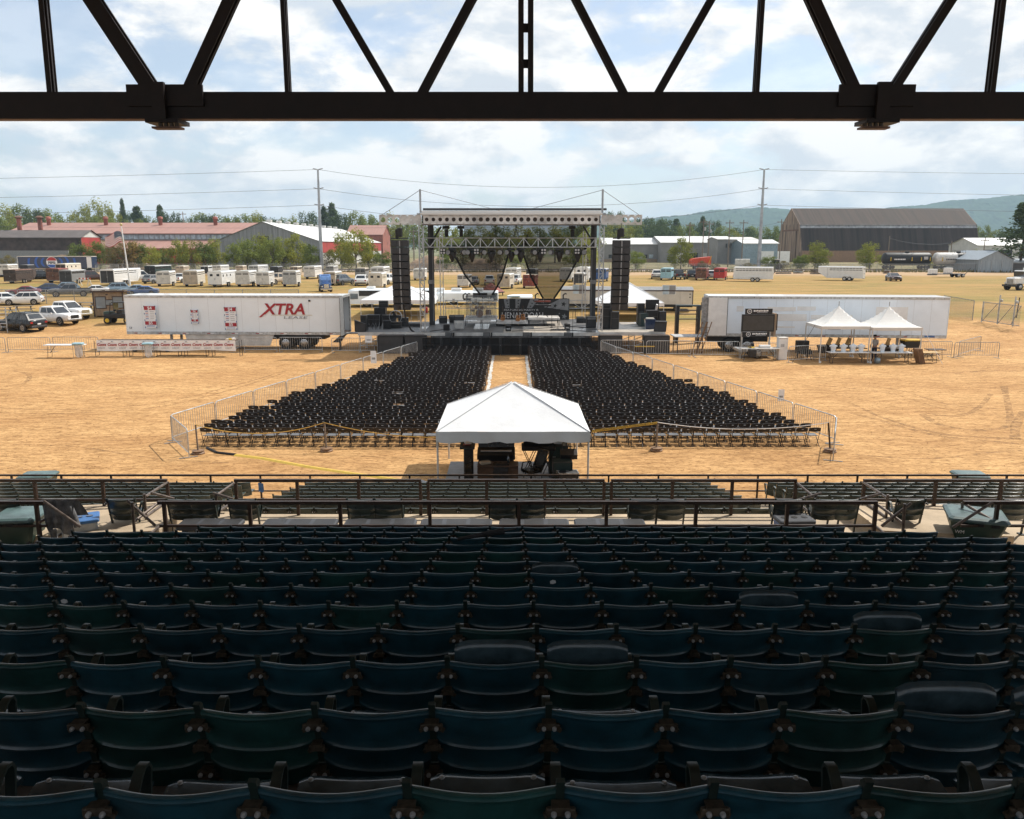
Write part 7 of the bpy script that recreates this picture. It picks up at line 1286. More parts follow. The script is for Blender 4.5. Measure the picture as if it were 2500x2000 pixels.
for s in (-1, 1):
    for k in range(4): B().path([(s*.12-.015*k*s+.02, -.33, .945), (s*.12-.022*k*s+.02, -.375, .93), (s*.12-.024*k*s+.02, -.39-.004*k, .905)], .009, 5).make('finger', 'skin', t, True)
    B().path([(s*.13-.0, -.31, .955), (s*.09, -.345, .95)], .010, 5).make('thumb', 'skin', t, True); B().ball((s*.032, -.128, 1.655), .011, 8).make('eye', 'print_white', t, True)
B().prism([(-.014, 0), (.014, 0), (0, .05)], .03, (0, -.14, 1.62)).make('nose', 'skin', t)
for i, (px, py, Y, lab) in enumerate(((2024, 848, 57.0, 'yellow topped chair back behind the busts, first from the left'), (2046, 848, 57.0, 'yellow topped chair back behind the busts, second from the left'), (2070, 848, 57.0, 'yellow topped chair back behind the busts, third from the left'), (2167, 850, 56.9, 'yellow box lid behind the right busts'))): t = thing('lid', lab, 'lid', (at(px, py, Y).x, Y, .745), .3*(i % 2), 'yellow lids'); B().box(0, 0, .42, .28, .06, .5, .1, .1, .35).make('panel', 'plywood', t); B().box(.0, .1, .12, .3, .2, .22).make('stand', 'black', t)
for i, (px, py, Y, w_, lab) in enumerate(((2018, 845, 57.6, 1.1, 'black storage tote behind the left tables'), (2222, 842, 55.6, 1.15, 'black storage tote with a yellow lid at the right of the tent'), (2172, 846, 57.6, 1.1, 'black storage tote behind the right tables'))):
    z = .745 if i != 1 else .95; t = thing('storage_tote', lab, 'tote', (at(px, py, Y).x, Y, z if i == 1 else .3), .1, 'storage totes'); b = B(); b.loft([[(-w_/2*u, -.3*u, zz), (w_/2*u, -.3*u, zz), (w_/2*u, .3*u, zz), (-w_/2*u, .3*u, zz)] for u, zz in ((.86, 0), (1, .40), (1.04, .42))]).make('tub', 'black', t); B().cbox(0, 0, .46, w_*1.08, .68, .08, .03).make('lid', 'yellow' if i == 1 else 'black', t)
ftable('small table carrying the yellow lidded tote', 2206, 2238, 55.6, .95, 'charcoal', .6); tag(B().cbox(at(2128, 880, 54.3).x+.35, 54.2, .2, .4, .3, .4, .1, .3).make('backpack', 'silver_blue', None, True), 'pale grey bag on the ground below the merchandise table', 'bag')
t = thing('leaning_boards', 'stack of wooden boards leaning by the right tent pole', 'boards', (at(2242, 875, 54.2).x, 54.2, 0)); [B().box(-.1+.09*k, 0, .5, .05, .7, 1.05, 0, 0, -.28).make('board', 'wood', t) for k in range(4)]
# LED sign trailer
p = gp(1858, 872); t = thing('sign_trailer', 'two-sided display sign trailer with dark screen beside the white trailer', 'sign trailer', (p.x, 56.9, 0)); 
def zz(py): return at(1850, py, 56.9).z
def xx(px): return at(px, 800, 56.9).x-p.x
B().b2(xx(1811), xx(1890), 0, .18, zz(810), zz(768)).make('screen_frame', 'black', t); B().b2(xx(1814), xx(1887), -.012, -.002, zz(807), zz(771)).make('screen', 'screen', t); B().b2(xx(1896), xx(1901), .3, 1.6, zz(808), zz(768)).make('second_screen', 'black', t); B().b2(xx(1890), xx(1896), .1, 1.5, zz(822), zz(766)).make('mast_box', 'siding', t)
h1 = B().b2(xx(1818), xx(1884), .02, .12, zz(767.5), zz(754)).make('header_panel', 'black', t); h2 = B().b2(xx(1814), xx(1880), .02, .12, zz(823), zz(811)).make('lower_panel', 'black', t)
for hp, za, zb_ in ((h1, zz(766), zz(755)), (h2, zz(822), zz(811))):
    cz = (za+zb_)/2; B().lathe([(.13, -.008), (.16, -.008), (.16, 0), (.13, 0)], 16, (xx(1828), .012, cz), 'y', False).make('emblem_ring', 'print_white', hp); B().lathe([(.001, -.008), (.08, -.008), (.08, 0), (.001, 0)], 7, (xx(1828), .012, cz), 'y').make('emblem', 'print_grey', hp)
    for k in range(9): x = xx(1838)+.115*k; B().b2(x, x+.085, .008, .016, cz-.02+.01*(k % 3), cz+.09-.012*(k % 2)).make('letter_mark', 'print_white', hp)
    B().b2(xx(1846), xx(1872), .008, .016, cz-.10, cz-.06).make('letter_mark', 'print_grey', hp)
for px in (1812, 1880): B().b2(xx(px), xx(px)+.1, .1, .2, .3, zz(810)).make('mast', 'galv', t)
B().b2(xx(1806), xx(1896), -.1, 1.5, .45, .62).make('deck', 'galv', t); wheel_set(t, (xx(1850),), .0, 1.4, .33); [B().bar((xx(px), -.2, .0), (xx(px), -.2, .5), .08, .08, (0, 1, 0)).make('jack', 'galv', t) for px in (1809, 1893)]; B().bar((xx(1896), .6, .5), (xx(1896)+1.1, .6, .45), .12).make('tongue', 'galv', t)
ftable('cluttered white table in front of the sign trailer', 1806, 1900, 55.9, .85, 'white_dirty', .8); tag(B().cbox(at(1868, 845, 55.8).x, 55.9, .95, .75, .4, .18, .05).make('white_tub', 'white_paint'), 'white tub on the cluttered table', 'tub'); tag(B().grid([[(at(1826, 846, 55.8).x+.12*i, 55.6+.1*j, .90+.05*math.sin(i*2+j)) for i in range(5)] for j in range(4)]).make('yellow_cloth', 'tape_yellow', None, True), 'yellow cloth crumpled on the cluttered table', 'cloth'); tag(B().cbox(at(1838, 850, 55.3).x, 55.35, .55, .5, .45, .55, .06).make('black_tub', 'black'), 'black tub below the cluttered table', 'tub')
t = thing('utility_cabinet', 'white cabinet with faded stickers right of the sign trailer', 'cabinet', (at(1909, 850, 56.2).x, 56.2, 0), .1); B().cbox(0, 0, .75, .62, .5, 1.5, .03).make('body', 'white_paint', t); B().b2(-.32, .32, -.28, .28, 1.5, 1.54).make('top', 'white_dirty', t); B().b2(-.2, .05, -.256, -.251, .9, 1.1).make('sticker', 'grey_light', t)
t = thing('chair_cart', 'black utility cart with folded chairs behind the barriers', 'cart', (at(1958, 850, 57.2).x, 57.2, 0)); B().cbox(0, 0, .75, .85, .5, .9, .05).make('body', 'black', t); [B().bar((s*.35, -.2, 0), (s*.35, -.2, .3), .05, .05, (0, 1, 0)).make('leg', 'black', t) for s in (-1, 1)]
for i in range(3): x = at(1962+8*i, 870, 56).x; t = thing('folded_chair', f'dark folded chair leaning behind the barriers, {ordn(i+1)} from the left', 'folding chair', (x, 56.1, 0), .4*i, 'leaning chairs'); B().box(0, 0, .55, .4, .06, .35, 0, -.3).make('seat', 'black', t); B().path([(-.2, -.25, 0), (-.2, .1, .85), (.2, .1, .85), (.2, -.25, 0)], .015, 5).make('frame', 'charcoal', t)
# loading ramp and rack left of the right trailer
t = thing('loading_ramp', 'grey loading platform at the open end of the right trailer', 'platform', (at(1685, 830, 59.4).x, 59.3, 0)); [B().b2(-1.15+.46*k, -.70+.46*k, 0, 1.8, 1.18, 1.24).make('plank', 'grey_light', t) for k in range(5)]; [B().bar((x, y, 0), (x, y, 1.18), .06, .06, (0, 1, 0)).make('leg', 'trim_brown', t) for x in (-.9, .9) for y in (.1, 1.7)]; B().bar((-.9, .1, .9), (.9, .1, .9), .05).make('rail', 'trim_brown', t)
t = thing('open_rack', 'black open frame rack standing beyond the ramp', 'rack', (at(1677, 815, 66).x, 66, 0)); [B().b2(s*.85-.12, s*.85+.12, -.3, .3, 0, 3.0).make('upright', 'black', t) for s in (-1, 1)]; B().b2(-.97, .97, -.3, .3, 3.0, 3.06).make('top', 'dark_green', t); [B().b2(-.73, .73, -.25, .25, z, z+.05).make('shelf', 'trim_brown', t) for z in (1.9, 2.3, 2.6)]; 
for s in (0, 1): t = thing('ladder', 'wooden ladder leaning at the right trailer, '+('left' if s == 0 else 'right')+' one', 'ladder', (at(1694+10*s, 848, 59).x, 58.9, 0), .2); [B().bar((x, 0, 0), (x+.9, .3, 2.3), .05).make('stile', 'wood', t) for x in (-.2, .2)]; [B().bar((-.2+.9*k/6, .3*k/6, 2.3*k/6), (.2+.9*k/6, .3*k/6, 2.3*k/6), .035).make('rung', 'wood', t) for k in range(1, 6)]

# ================================================================ left side: banner tables, shack, cart, flag
bt = thing('banner_table', 'long row of tables fronted by a white beer banner', 'table', (at(400, 860, 57.6).x, 57.6, 0)); ox = bt.location.x; a, c = at(230, 830, 57.3).x-ox, at(571, 830, 57.3).x-ox; zt = at(400, 832, 57.3).z; zb_ = at(400, 857, 57.3).z
for k in range(5): x = a+(c-a)*(k+.5)/5; B().cbox(x, .4, zt-.03, (c-a)/5*.97, .75, .05, .02).make('table_top', 'rust_dark', bt); [B().path([(x+s*1.2, .12, zt-.05), (x+s*1.2, .12, .02), (x+s*1.2, .66, .02), (x+s*1.2, .66, zt-.05)], .02, 6).make('leg', 'charcoal', bt) for s in (-1, 1)]
b = B(); b.grid([[(a+(c-a)*i/40, -.04+.02*math.sin(i*1.9)*(1-j/3), zb_+(zt-zb_)*j/3-.04*math.sin(i*.35)*(j == 0)) for i in range(41)] for j in range(4)]); bno = b.make('banner', 'print_white', bt, True)
for k in range(13):
    x = a+.35+(c-a-.6)*k/12.3; text('Coors', .27, 'lettering', 'logo_red', bno, (x, -.085, zb_+(zt-zb_)*.58), depth=.002, xs=.92, shear=.25, bold=.008); text('LIGHT', .15, 'lettering', 'print_grey', bno, (x, -.085, zb_+(zt-zb_)*.24), depth=.002, xs=1.2); B().prism([(-.10, 0), (.12, 0), (.03, .07), (-.02, .06)], .003, (x, -.085, zb_+(zt-zb_)*.82)).make('peak_mark', 'print_grey', bno)
for i in range(2): x0_ = (410, 470)[i]; t = thing('ice_tub', 'black low tub behind the beer banner, '+('left' if i == 0 else 'right')+' one', 'tub', (at(x0_+28, 829, 58.6).x, 58.7, .8)); B().cbox(0, 0, .14, 1.7, .6, .28, .05).make('tub', 'charcoal', t)
t = thing('plates_tray', 'paper goods piled at the right end of the beer tables', 'tray', (at(562, 828, 57.6).x, 57.7, zt)); [B().box(-.2+.2*k, 0, .05+.02*k, .25, .3, .1, .3*k).make('paper_pack', ('cream', 'yellow', 'print_white')[k], t) for k in range(3)]
for px, py, lab in ((213, 866, 'clear trash bag stand with blue rim at the left end of the beer tables'), (386, 864, 'clear trash bag stand with blue rim in front of the beer banner')):
    p = gp(px, py+3); t = thing('trash_stand', lab, 'trash stand', (p.x, min(p.y, 57.0), 0), .1, 'trash bag stands'); B().cbox(0, 0, 1.0, .70, .5, .12, .05).make('rim', 'light_blue', t); [B().tube((s*.3, r*.2, 0), (s*.3, r*.2, .95), .014, 6).make('leg', 'galv_dark', t) for s in (-1, 1) for r in (-1, 1)]; b = B(); b.loft([[(.30*u*math.cos(q)+.03*math.sin(5*q+zz_*9), .21*u*math.sin(q), zz_) for q in [6.283*k/14 for k in range(14)]] for u, zz_ in ((.35, .04), (.8, .2), (.75, .55), (1.0, .96))]).make('bag', 'bag_clear', t, True)
ftable('long white folding table left of the beer banner', 113, 207, 57.2, .92, 'white_paint', .75)
for i, (px, py) in enumerate(((370, 829), (420, 826))): pass
t = thing('flatbed_cart', 'dark flatbed cart behind the beer tables under the trailer', 'cart', (at(372, 838, 60.6).x, 60.6, 0)); B().cbox(0, 0, .82, 2.9, .8, .12, .03).make('deck', 'trim_brown', t); [B().lathe([(.001, -.06), (.2, -.06), (.2, .06), (.001, .06)], 12, (x, -.3, .2), 'y').make('wheel', 'black', t) for x in (-1.2, 1.2)]; [B().bar((x, 0, .2), (x*.5, 0, .8), .06).make('strut', 'black', t) for x in (-1.2, 1.2)]
p = gp(268, 774); t = thing('ticket_shack', 'small tan wooden shack with dark trim and windows', 'shack', p, R(14)); k_ = p.y/2000; W_ = 66*k_; H_ = at(268, 712, p.y).z-p.z
n = 12
for i in range(n): B().b2(-W_/2+W_*i/n+.008, -W_/2+W_*(i+1)/n-.008, 0, .05, .12, H_).make('wall_board', 'siding', t)
B().b2(-W_/2+.02, W_/2-.02, .05, 2.4, .1, H_-.02).make('core', 'siding', t); b = B(); b.add([(-W_/2-.2, -.25, H_+.10), (W_/2+.2, -.25, H_+.10), (W_/2+.2, 2.6, H_-.10), (-W_/2-.2, 2.6, H_-.10), (-W_/2-.2, -.25, H_-.06), (W_/2+.2, -.25, H_-.06), (W_/2+.2, 2.6, H_-.22), (-W_/2-.2, 2.6, H_-.22)], [(0, 1, 2, 3), (4, 7, 6, 5), (0, 4, 5, 1), (1, 5, 6, 2), (2, 6, 7, 3), (3, 7, 4, 0)]); b.make('roof', 'trim_brown', t)
for xw, w_, za, zb2 in ((-W_*.26, .85, .36, .78), (W_*.32, .85, .36, .78), (W_*.03, .62, .48, .66)): o = B().b2(xw-w_/2-.09, xw+w_/2+.09, -.03, -.002, H_*za-.09, H_*zb2+.09).make('window_frame', 'trim_brown', t); B().b2(xw-w_/2, xw+w_/2, -.04, -.031, H_*za, H_*zb2).make('pane', 'glass_sky', o)
[B().b2(s*W_/2-.06, s*W_/2+.06, -.02, .06, 0, H_-.05).make('corner_board', 'trim_brown', t) for s in (-1, 1)]; B().box(-.1, -.02, H_*.88, .2, .03, .1).make('sign_plate', 'trim_brown', t)
p = gp(296, 790); t = thing('utility_cart', 'green utility cart with yellow wheel rims at the end of the trailer', 'utility cart', p, R(185)); B().cbox(0, 0, .75, 2.6, 1.4, .45, .1).make('body', 'black', t); B().b2(-.9, .5, -.65, .65, 1.98, 2.05).make('roof', 'black', t); [B().bar((x, s*.62, .95), (x-.15*(x > 0), s*.62, 2.0), .06, .06, (0, 1, 0)).make('roll_post', 'black', t) for x in (-.8, .75) for s in (-1, 1)]; B().cbox(1.0, 0, 1.0, .7, 1.2, .35, .1).make('hood', 'bin_green', t); B().cbox(-.1, 0, 1.1, .5, 1.2, .4, .08).make('seat', 'black', t); B().b2(.35, .42, -.6, .6, 1.2, 1.95).make('windshield', 'glass_dark', t)
for x in (-.85, .95):
    for s in (-1, 1): o = B().lathe([(.001, -.13), (.33, -.13), (.36, -.06), (.36, .06), (.33, .13), (.001, .13)], 16, (x, s*.68, .36), 'y').make('wheel', 'tyre', t, True); B().lathe([(.001, -.012), (.19, -.012), (.19, .012), (.001, .012)], 14, (x, s*.82, .36), 'y').make('rim', 'yellow', o)
p = gp(320, 712); q = at(296, 552, p.y); t = thing('flagpole', 'tall white flagpole with a gold ball', 'flagpole', p); d = q-p; B().tube((0, 0, 0), d, .13, 10, .07).make('pole', 'white_paint', t, True); B().ball(d+Vector((0, 0, .2)), .2, 10).make('ball', 'gold', t, True)
f = thing('flag', 'red, white and blue striped flag flying left from the pole', 'flag', q-Vector((0, 0, .8))); fw, fh = 42*p.y/2000, 26*p.y/2000
def fpt(u, v): return (-fw*u-.1, .35*math.sin(u*7)*u, -fh*v-fw*u*.22+.25*math.sin(u*6+v))
for k in range(13): B().grid([[fpt((.0 if k > 6 else .42)+(1-(.0 if k > 6 else .42))*i/16, v) for i in range(17)] for v in (k/13, (k+1)/13)]).make('stripe', 'red' if k % 2 == 0 else 'print_white', f, True)
cn = B().grid([[fpt(.42*i/8, 7/13*j/4) for i in range(9)] for j in range(5)]).make('canton', 'blue_deep', f, True)
for i in range(6):
    for j in range(4): c_ = Vector(fpt(.42*(i+.6+.3*(j % 2))/6.6, 7/13*(j+.6)/4.4)); B().box(c_.x, c_.y-.03, c_.z, .045, .01, .045, 0, 0, .78).make('star', 'print_white', cn)
p = gp(207, 698); t = thing('sawhorse', 'white sawhorse barricade with orange stripes among the trailers', 'barricade', p); h_ = 1.3; [[B().bar((x-.35*s, 0, 0), (x, 0, h_), .1).make('leg', 'cream', t) for s in (-1, 1)] for x in (-.8, .8)]; [B().b2(-1.1+.275*k, -1.1+.275*(k+1), -.05, -.01, h_-.25, h_-.02).make('stripe_board', 'orange_red' if k % 2 else 'print_white', t) for k in range(8)]
for i, (px, py, w_) in enumerate(((212, 756, 1.8), (238, 764, 1.6), (10, 768, 1.8), (60, 765, 1.8))): p = gp(px, py); t = thing('picnic_table', f'weathered picnic table in the left lot, {ordn(i+1)} listed by the shack', 'picnic table', p, .1*i, 'picnic tables'); [B().b2(-w_/2, w_/2, -.36+.15*k, -.23+.15*k, .72, .76).make('plank', 'wood_grey', t) for k in range(5)]; [[B().b2(-w_/2, w_/2, s*.72-.13, s*.72+.13, .42, .46).make('bench', 'wood_grey', t), B().bar((s*w_*.35, -.75, 0), (s*w_*.35, .25, .72), .06).make('leg', 'wood_grey', t), B().bar((s*w_*.35, .75, 0), (s*w_*.35, -.25, .72), .06).make('leg', 'wood_grey', t)] for s in (-1, 1)]
lab4 = ['weathered picnic table just left of the shack', 'weathered picnic table against the shack wall', 'picnic table at the far left edge beyond the black SUV', 'picnic table behind the black SUV roof']
for o, l in zip([o for o in bpy.data.objects if o.name.startswith('picnic_table')], lab4): o['label'] = l
for i, (px, Y) in enumerate(((3, 72.5), (30, 74.5))): p = at(px, 790, Y); t = thing('metal_gate_panel', 'silver pipe gate panel at the far left, '+('nearer' if i == 0 else 'farther')+' one', 'gate', (p.x, Y, G(Y)), .1, 'pipe gate panels'); [B().tube((s*.45, 0, 0), (s*.45, 0, 2.0), .05, 6).make('post', 'galv', t) for s in (-1, 1)]; [B().tube((-.45, 0, z), (.45, 0, z), .03, 6).make('rail', 'galv', t) for z in (.5, .8, 1.1, 1.4, 1.7)]
# ================================================================ beyond the field: buildings
def P3(px, py, Y): return at(px, py, Y)
def hall(name, label, cat, X0, X1, Y0, Y1_, ze, zr, wall, roofm, axis='x', gable=None, base=None, ridge=None, over=.4):
    base = G(Y0) if base is None else base; t = thing(name, label, cat, ((X0+X1)/2, Y0, base)); ox, oy = (X0+X1)/2, Y0; W_, D_ = (X1-X0)/2, Y1_-Y0; ze -= base; zr -= base
    B().b2(-W_, W_, 0, .3, 0, ze).make('front_wall', wall, t); B().b2(-W_, W_, D_-.3, D_, 0, ze).make('back_wall', wall, t); [B().b2(s*W_-.15-.15*s, s*W_+.15-.15*s, .302, D_-.302, 0, ze).make('side_wall', gable if axis == 'x' and gable else wall, t) for s in (-1, 1)]
    if axis == 'x':
        r = D_/2 if ridge is None else ridge; b = B(); b.add([(-W_-over, -over, ze), (W_+over, -over, ze), (W_+over, r, zr), (-W_-over, r, zr), (-W_-over, D_+over, ze), (W_+over, D_+over, ze)], [(0, 1, 2, 3), (3, 2, 5, 4)]); b.add([(-W_-over, -over, ze-.25), (W_+over, -over, ze-.25), (W_+over, -over, ze+.0), (-W_-over, -over, ze)], [(0, 1, 2, 3)]); rf_ = b.make('roof', roofm, t)
        for s in (-1, 1): b = B(); b.add([(s*(W_-.02), 0, ze), (s*(W_-.02), D_, ze), (s*(W_-.02), r, zr-.05)], [(0, 1, 2)]); b.make('gable', gable or wall, t)
    else:
        r = 0 if ridge is None else ridge-ox; b = B(); b.add([(-W_-over, -over, ze-.05), (r, -over, zr), (W_+over, -over, ze-.05), (-W_-over, D_, ze-.05), (r, D_, zr), (W_+over, D_, ze-.05)], [(0, 1, 4, 3), (1, 2, 5, 4)]); rf_ = b.make('roof', roofm, t)
        for y in (.02, D_-.02): b = B(); b.add([(-W_, y, ze), (W_, y, ze), (r, y, zr-.1)], [(0, 1, 2)]); b.make('gable', gable or wall, t)
    return t, rf_, W_, D_, ze, zr
Y = 300; x0, x1 = P3(14, 569, Y).x, P3(610, 569, Y).x
t, rf_, W_, D_, ze, zr = hall('industrial_hall', 'long industrial hall with reddish brown roof behind the left trees', 'building', x0, x1, Y, Y+34, P3(300, 570, Y).z, P3(300, 544, Y+17).z, 'wall_grey', 'roof_red', over=.8)
for k in range(46): a = -W_+.8+(2*W_-1.6)*k/46; B().b2(a+.12, a+(2*W_-1.6)/46-.12, -.08, -.002, ze-2.0, ze-.4).make('clerestory_pane', 'window_far', t)
b = B(); b.add([(-W_+30, -12, ze-5.2), (W_-12, -12, ze-5.2), (W_-12, -.1, ze-2.3), (-W_+30, -.1, ze-2.3)], [(0, 1, 2, 3)]); b.make('lean_to_roof', 'roof_red', t); B().b2(-W_+30.3, W_-12.3, -11.6, -11.3, 0, ze-5.25).make('lean_to_wall', 'barn_red', t)
for k, px in enumerate((130, 268, 400, 533)): x = P3(px, 545, Y+16).x-(x0+x1)/2; o = B().lathe([(.001, 0), (.72, 0), (.72, 2.8), (1.0, 3.1), (.8, 3.8), (.4, 4.0), (.001, 4.0)], 12, (x, 13, zr-1.8)).make('roof_turbine', 'brick_red', rf_, True)
Y = 268; xr = P3(197, 580, Y).x
t, rf_, W_, D_, ze, zr = hall('brick_building', 'dark brick building with two round chimneys at far left', 'building', xr-75, xr, Y, Y+13, P3(100, 580, Y).z, P3(100, 562, Y+6.5).z, 'brick_dark', 'roof_dark', gable='barn_red', over=.5)
for px in (44, 95): x = P3(px, 560, Y+8).x-(xr-37.5); o = B().lathe([(.001, 0), (.72, 0), (.72, 6.6), (.001, 6.6)], 14, (x, 9, zr-2.5)).make('chimney', 'brick_red', t, True); B().lathe([(.8, 4.0), (1.35, 4.3), (.45, 4.9), (.001, 4.9)], 14, (x, 9, zr-.2), caps=False).make('chimney_cap', 'rust', o, True)
B().b2(W_-.05, W_+.05, 3.5, 9, .0, 3.6).make('opening', 'window_dark', t); b = B(); b.add([(W_+.04, .4, ze+.1), (W_+.04, 12.6, ze+.1), (W_+.04, 6.5, zr-.3)], [(0, 1, 2)]); b.make('gable_face', 'wall_pale', t)
p0, p1 = P3(-60, 612, 250), P3(166, 612, 250); tag(B().b2(p0.x, p1.x, 250, 250.5, G(250)-1, p0.z).make('retaining_wall', 'grey_mid'), 'long weathered concrete wall below the dark brick building', 'wall')
for i, (px, py, w_, h_, lab) in enumerate(((30, 648, 15, 4.2, 'brown soil heap at the far left behind the trailers'), (345, 640, 14, 3.0, 'pale rubble heap behind the long white trailer'), (1040, 645, 16, 3.6, 'gravel heap seen left of the stage column'), (1180, 640, 14, 3, 'rubble heap behind the left scrim'))):
    p = gp(px, py+14); b = B(); rows_ = [[((w_*(u/12-.5)), 6*(v/8-.5), max(0, h_*(1-(2*(u/12)-1)**2)*(1-(2*(v/8)-1)**2)*random.uniform(.75, 1.1))) for u in range(13)] for v in range(9)]; b.grid(rows_); tag(b.make('soil_heap', 'soil_heap', None, True, (p.x, 240, G(240)-.1)), lab, 'soil heap', 'heaps beyond the fence')
# big grey warehouse
Y = 262; x0, x1 = P3(527, 586, Y).x, P3(780, 588, Y).x
t, rf_, W_, D_, ze, zr = hall('warehouse', 'grey metal warehouse with white roof and red side wall', 'building', x0, x1, Y, Y+122, P3(780, 589, Y).z, P3(640, 541, Y).z, 'corr_grey', 'roof_white', 'y', 'corr_grey', ridge=P3(640, 541, Y).x)
b = B(); b.b2(W_+.02, W_+.12, 0, D_, ze-3.6, ze-.15); b.make('red_cladding', 'barn_red', t); b = B(); b.b2(W_+.02, W_+.10, 0, D_, 0, ze-3.7); b.make('lower_cladding', 'wall_pale', t)
for k in range(9): x = -W_+2*W_*k/8.01; B().b2(x-.06, x+.06, -.05, -.002, 0, ze).make('cladding_seam', 'grey_mid', t)
B().b2(-3.2, .4, -.06, -.002, ze-1.2, ze+1.6).make('opening', 'window_dark', t); [B().cbox(P3(640, 541, Y).x-(x0+x1)/2+.5, 6+11*k, zr+.35, 1.6, 1.6, .7, .2).make('ridge_vent', 'wall_pale', rf_) for k in range(10)]
xa_, xb_ = P3(846, 572, 400).x, P3(934, 572, 400).x; hall('brick_building', 'brick building with brown roof at the end of the warehouse', 'building', xa_, xb_, 400, 424, P3(900, 573, 400).z, P3(900, 550, 412).z, 'brick_red', 'roof_red', gable='brick_red')
# low halls right of the stage
t, rf_, W_, D_, ze, zr = hall('low_hall', 'long low hall with white roof right of the stage array', 'building', P3(1474, 600, 330).x, P3(1612, 600, 330).x, 330, 352, P3(1550, 596, 330).z, P3(1550, 581, 341).z, 'wall_grey', 'roof_white')
for k in range(8): x = -W_+2+(2*W_-4)*k/8; B().b2(x, x+1.6, -.06, -.002, 1.6, 3.0).make('window', 'window_far' if k % 3 else 'window_dark', t)
B().b2(-W_, W_, -.05, -.002, 0, 1.2).make('brick_base', 'siding', t)
t, rf_, W_, D_, ze, zr = hall('low_hall', 'wider low hall with white roof behind the yellow tree', 'building', P3(1614, 600, 322).x, P3(1795, 600, 322).x, 322, 350, P3(1700, 592, 322).z, P3(1700, 577, 336).z, 'wall_grey', 'roof_white')
for k in range(4): x = -W_+6+(2*W_-9)*k/4; B().b2(x, x+3.4, -.06, -.002, 0, 3.6).make('dock_door', 'window_dark' if k % 2 else 'wall_pale', t)
t, rf_, W_, D_, ze, zr = hall('storage_building', 'dark grey flat storage building behind the utility poles', 'building', P3(1752, 600, 300).x, P3(1846, 600, 300).x, 300, 316, P3(1800, 584, 300).z, P3(1800, 579, 308).z, 'wall_grey', 'wall_pale'); B().b2(3, 6.2, -.06, -.002, 0, 3.8).make('door', 'wall_pale', t); [B().b2(x, x+.3, -.5, -.002, ze-3, ze-1.6).make('wall_vent', 'charcoal', t) for x in (-4, -2.8)]
t, rf_, W_, D_, ze, zr = hall('garage_building', 'pale grey garage with white doors beside the tall right pole', 'building', P3(1814, 600, 285).x, P3(1899, 600, 285).x, 285, 300, P3(1850, 594, 285).z, P3(1850, 585, 292).z, 'silver_blue', 'roof_white'); [B().b2(x, x+4.2, -.06, -.002, 0, 4.6).make('garage_door', 'white_paint', t) for x in (.5, 6.0)]
t, rf_, W_, D_, ze, zr = hall('white_hall', 'white hall with dark doors right of the barn', 'building', P3(2388, 600, 300).x, P3(2520, 600, 300).x, 300, 320, P3(2430, 599, 300).z, P3(2430, 581, 310).z, 'wall_pale', 'roof_white'); [B().b2(-W_+2+6.5*k, -W_+6+6.5*k, -.06, -.002, 0, 5.0).make('door', 'window_dark', t) for k in range(3)]
# great gambrel barn
Y = 330; xA, xB = P3(1957, 640, Y).x, P3(2393, 635, Y).x; g_ = G(Y); t = thing('barn', 'huge weathered gambrel barn with streaked metal walls', 'barn', ((xA+xB)/2, Y, g_)); W_ = (xB-xA)/2; sec = [(0, 0), (.8, 4.5), (5.2, P3(2000, 548, Y+5.2).z-g_), (16.5, P3(2100, 509, Y+16.5).z-g_)]; full = sec+[(33-y, z) for y, z in reversed(sec[:-1])]
def strip(a, c, n, m, nm):
    for k in range(n): x, x2 = -W_+2*W_*k/n, -W_+2*W_*(k+1)/n; b = B(); b.add([(x, a[0], a[1]), (x2-.03, a[0], a[1]), (x2-.03, c[0], c[1]), (x, c[0], c[1])], [(0, 1, 2, 3)]); b.add([(x2-.08, a[0]-.06, a[1]), (x2, a[0]-.06, a[1]), (x2, c[0]-.06, c[1]), (x2-.08, c[0]-.06, c[1])], [(0, 1, 2, 3)]); b.make(nm, m, t)
strip(full[0], full[1], 18, 'wood', 'base_board'); z_ = full[2][1]; mid = (full[1][0]+(full[2][0]-full[1][0])*.86, full[1][1]+(z_-full[1][1])*.86); strip(full[1], mid, 24, 'barn_wall', 'wall_sheet'); strip(mid, full[2], 30, 'barn_band', 'band_sheet'); strip((full[2][0]-.4, full[2][1]-.3), full[3], 36, 'barn_roof', 'roof_sheet')
b = B(); b.grid([[(-W_, y, z), (W_, y, z)] for y, z in full[3:]]); b.make('rear_roof', 'barn_wall', t)
for s in (-1, 1): b = B(); b.prism(full, .2, (s*(W_-.15), 0, 0), (0, 1, 0), (0, 0, 1)); gb_ = b.make('gable', 'barn_gable', t)
for k in range(7): y = 3+27*k/6; zt_ = 4 if k in (0, 6) else 15; B().b2(-W_-.12, -W_-.04, y-.08, y+.08, 0, zt_).make('gable_batten', 'barn_wall', t)
B().b2(-W_-.14, -W_-.05, 6, 26, 12.3, 12.9).make('door_track', 'rust', t); B().b2(-W_-.16, -W_-.06, 8, 20, .2, 12.2).make('sliding_door', 'barn_gable', t)
